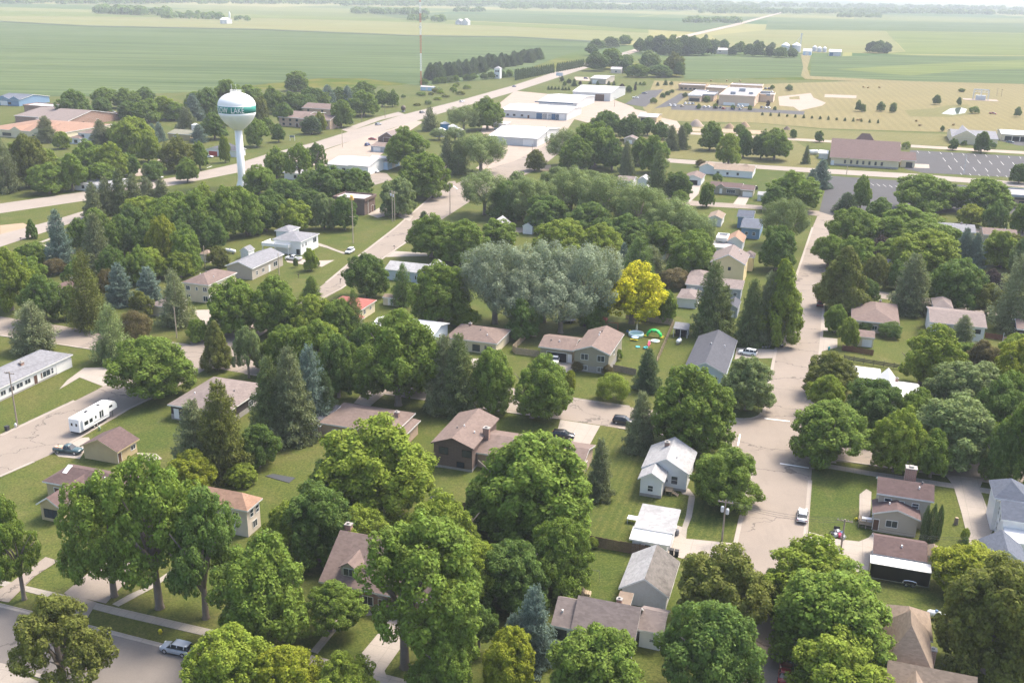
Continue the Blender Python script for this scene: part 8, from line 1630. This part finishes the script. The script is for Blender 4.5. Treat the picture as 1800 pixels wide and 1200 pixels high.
# gravel heaps, hay bales, substation
def heap(label, x, y, wpx, ytop, mm):
    b = at(x, y); s = proj(b)[2]; rad = wpx / s / 2; h = z_at(b, ytop); m = MB(); rs3 = random.Random(int(x)); n = 28; pr = [(1, 0), (.8, .22), (.55, .58), (.3, .88), (.08, 1)]
    vs = [((q * rad * (1 + .12 * math.sin(k * 1.7 + i) + rs3.uniform(-.06, .06))) * math.cos(6.2832 * k / n), (q * rad * .8) * math.sin(6.2832 * k / n), z * h * (1 + rs3.uniform(-.06, .06))) for i, (q, z) in enumerate(pr) for k in range(n)]
    m.add(vs, [(i * n + k, i * n + (k + 1) % n, (i + 1) * n + (k + 1) % n, (i + 1) * n + k) for i in range(4) for k in range(n)] + [tuple(4 * n + k for k in range(n))]); o = m.build('heap', mm, None, True); o.location = b; tag(o, label, 'heap')
heap('large pale gravel heap behind the park trees', 1223, 222, 27, 210, GRAV); heap('brown soil heap left between the park trees', 1282, 226, 20, 217, simple('soil_brown', (.28, .20, .13), .95, .15)); heap('brown soil heap right between the park trees', 1308, 223, 20, 214, simple('soil_brown', (.28, .20, .13), .95, .15)); heap('dark soil heap beside the road trees before the church', 1383, 228, 14, 222, simple('soil_dark', (.16, .12, .09), .95, .15))
def bale(x, y):
    b = at(x, y, .8); m = MB(); m.tube([(-.8, 0, 0), (.8, 0, 0)], .85, 14); o = m.build('hay_bale', simple('hay', (.33, .24, .11), .95, .2, 3)); o.location = b; o.rotation_euler = (0, 0, x); tag(o, 'round hay bale lying on the dry meadow', 'hay bale', 'round hay bales')
for x, y in ((1508, 210.5), (1513, 210), (1611, 212), (1676, 219), (1617, 220), (1518, 153), (1526, 154), (1546, 153.5), (1278, 142), (1301, 142.5), (1250, 141.5), (1442, 207)): bale(x, y)
r = at_thing('substation', 'grey electric substation frame with transformer on gravel in the meadow', 'substation', 1723, 176); m = MB(); m.box(-14, 14, -8, 8, 0, .2); m.build('pad', GRAV, r); m = MB()
for dx in (-6, 0, 6):
    m.box(dx - .2, dx + .2, -3, -2.6, .2, 9); m.box(dx - .2, dx + .2, 2.6, 3, .2, 9)
m.box(-6, 6, -3, -2.6, 8.4, 9); m.box(-6, 6, 2.6, 3, 8.4, 9); m.box(-6, 6, -.2, .2, 6.5, 7); m.build('frame', CAN, r); m = MB(); m.box(-4, 4, -1.8, 1.8, .2, 4); m.build('transformer', CAN, r)
r = at_thing('picnic_shelter', 'low brown fire pit ring behind the charcoal fence') if 0 else None
r = at_thing('fire_pit', 'brown stone fire pit on the toys lawn behind the grey fence', 'fire pit', 938, 590); m = MB(); m.lathe([(.9, 0), (.9, .5), (.65, .5), (.65, .15)], 14); m.build('ring', TANW, r)
r = at_thing('side_table', 'white table against the wall of the awning garage', 'table', 1112, 917); m = MB(); m.box(-.9, .9, -.7, .7, .8, .88); m.build('tabletop', PROP, r); m = MB()
for dx in (-.8, .8):
    for dy in (-.6, .6): m.box(dx - .04, dx + .04, dy - .04, dy + .04, 0, .8)
m.build('legs', PROP, r)
r = at_thing('camper_shell', 'white upright board leaning in the back yard under the great ash', 'board', 824, 938); m = MB(); m.box(-.5, .5, -.6, .9, 0, 2.6, None, 0, .2); m.build('body', PROP, r); m = MB(); m.box(-.7, -.52, -.4, .4, 0, 1.8); m.build('frame', TANW, r)
r = at_thing('firewood_pile', 'rounded pile of pale logs at the edge of the small green lawn', 'logs', 1030, 1046); m = MB()
for k in range(9): m.tube([(-.5 + .35 * (k % 4), -.5, .2 + .3 * (k // 4)), (-.5 + .35 * (k % 4), .5, .2 + .3 * (k // 4))], .18, 8)
m.build('log', TANW, r)
# far low industrial and tower details end
for lab, us in LABELS.items():
    if len(us) > 1 and len({g_ or n_ for n_, g_ in us}) > 1: print('SAME LABEL', lab, us[:3])
    n_ = len(lab.split())
    if n_ < 4 or n_ > 16: print('LABEL LENGTH', n_, lab)
haze(1.2e-4)
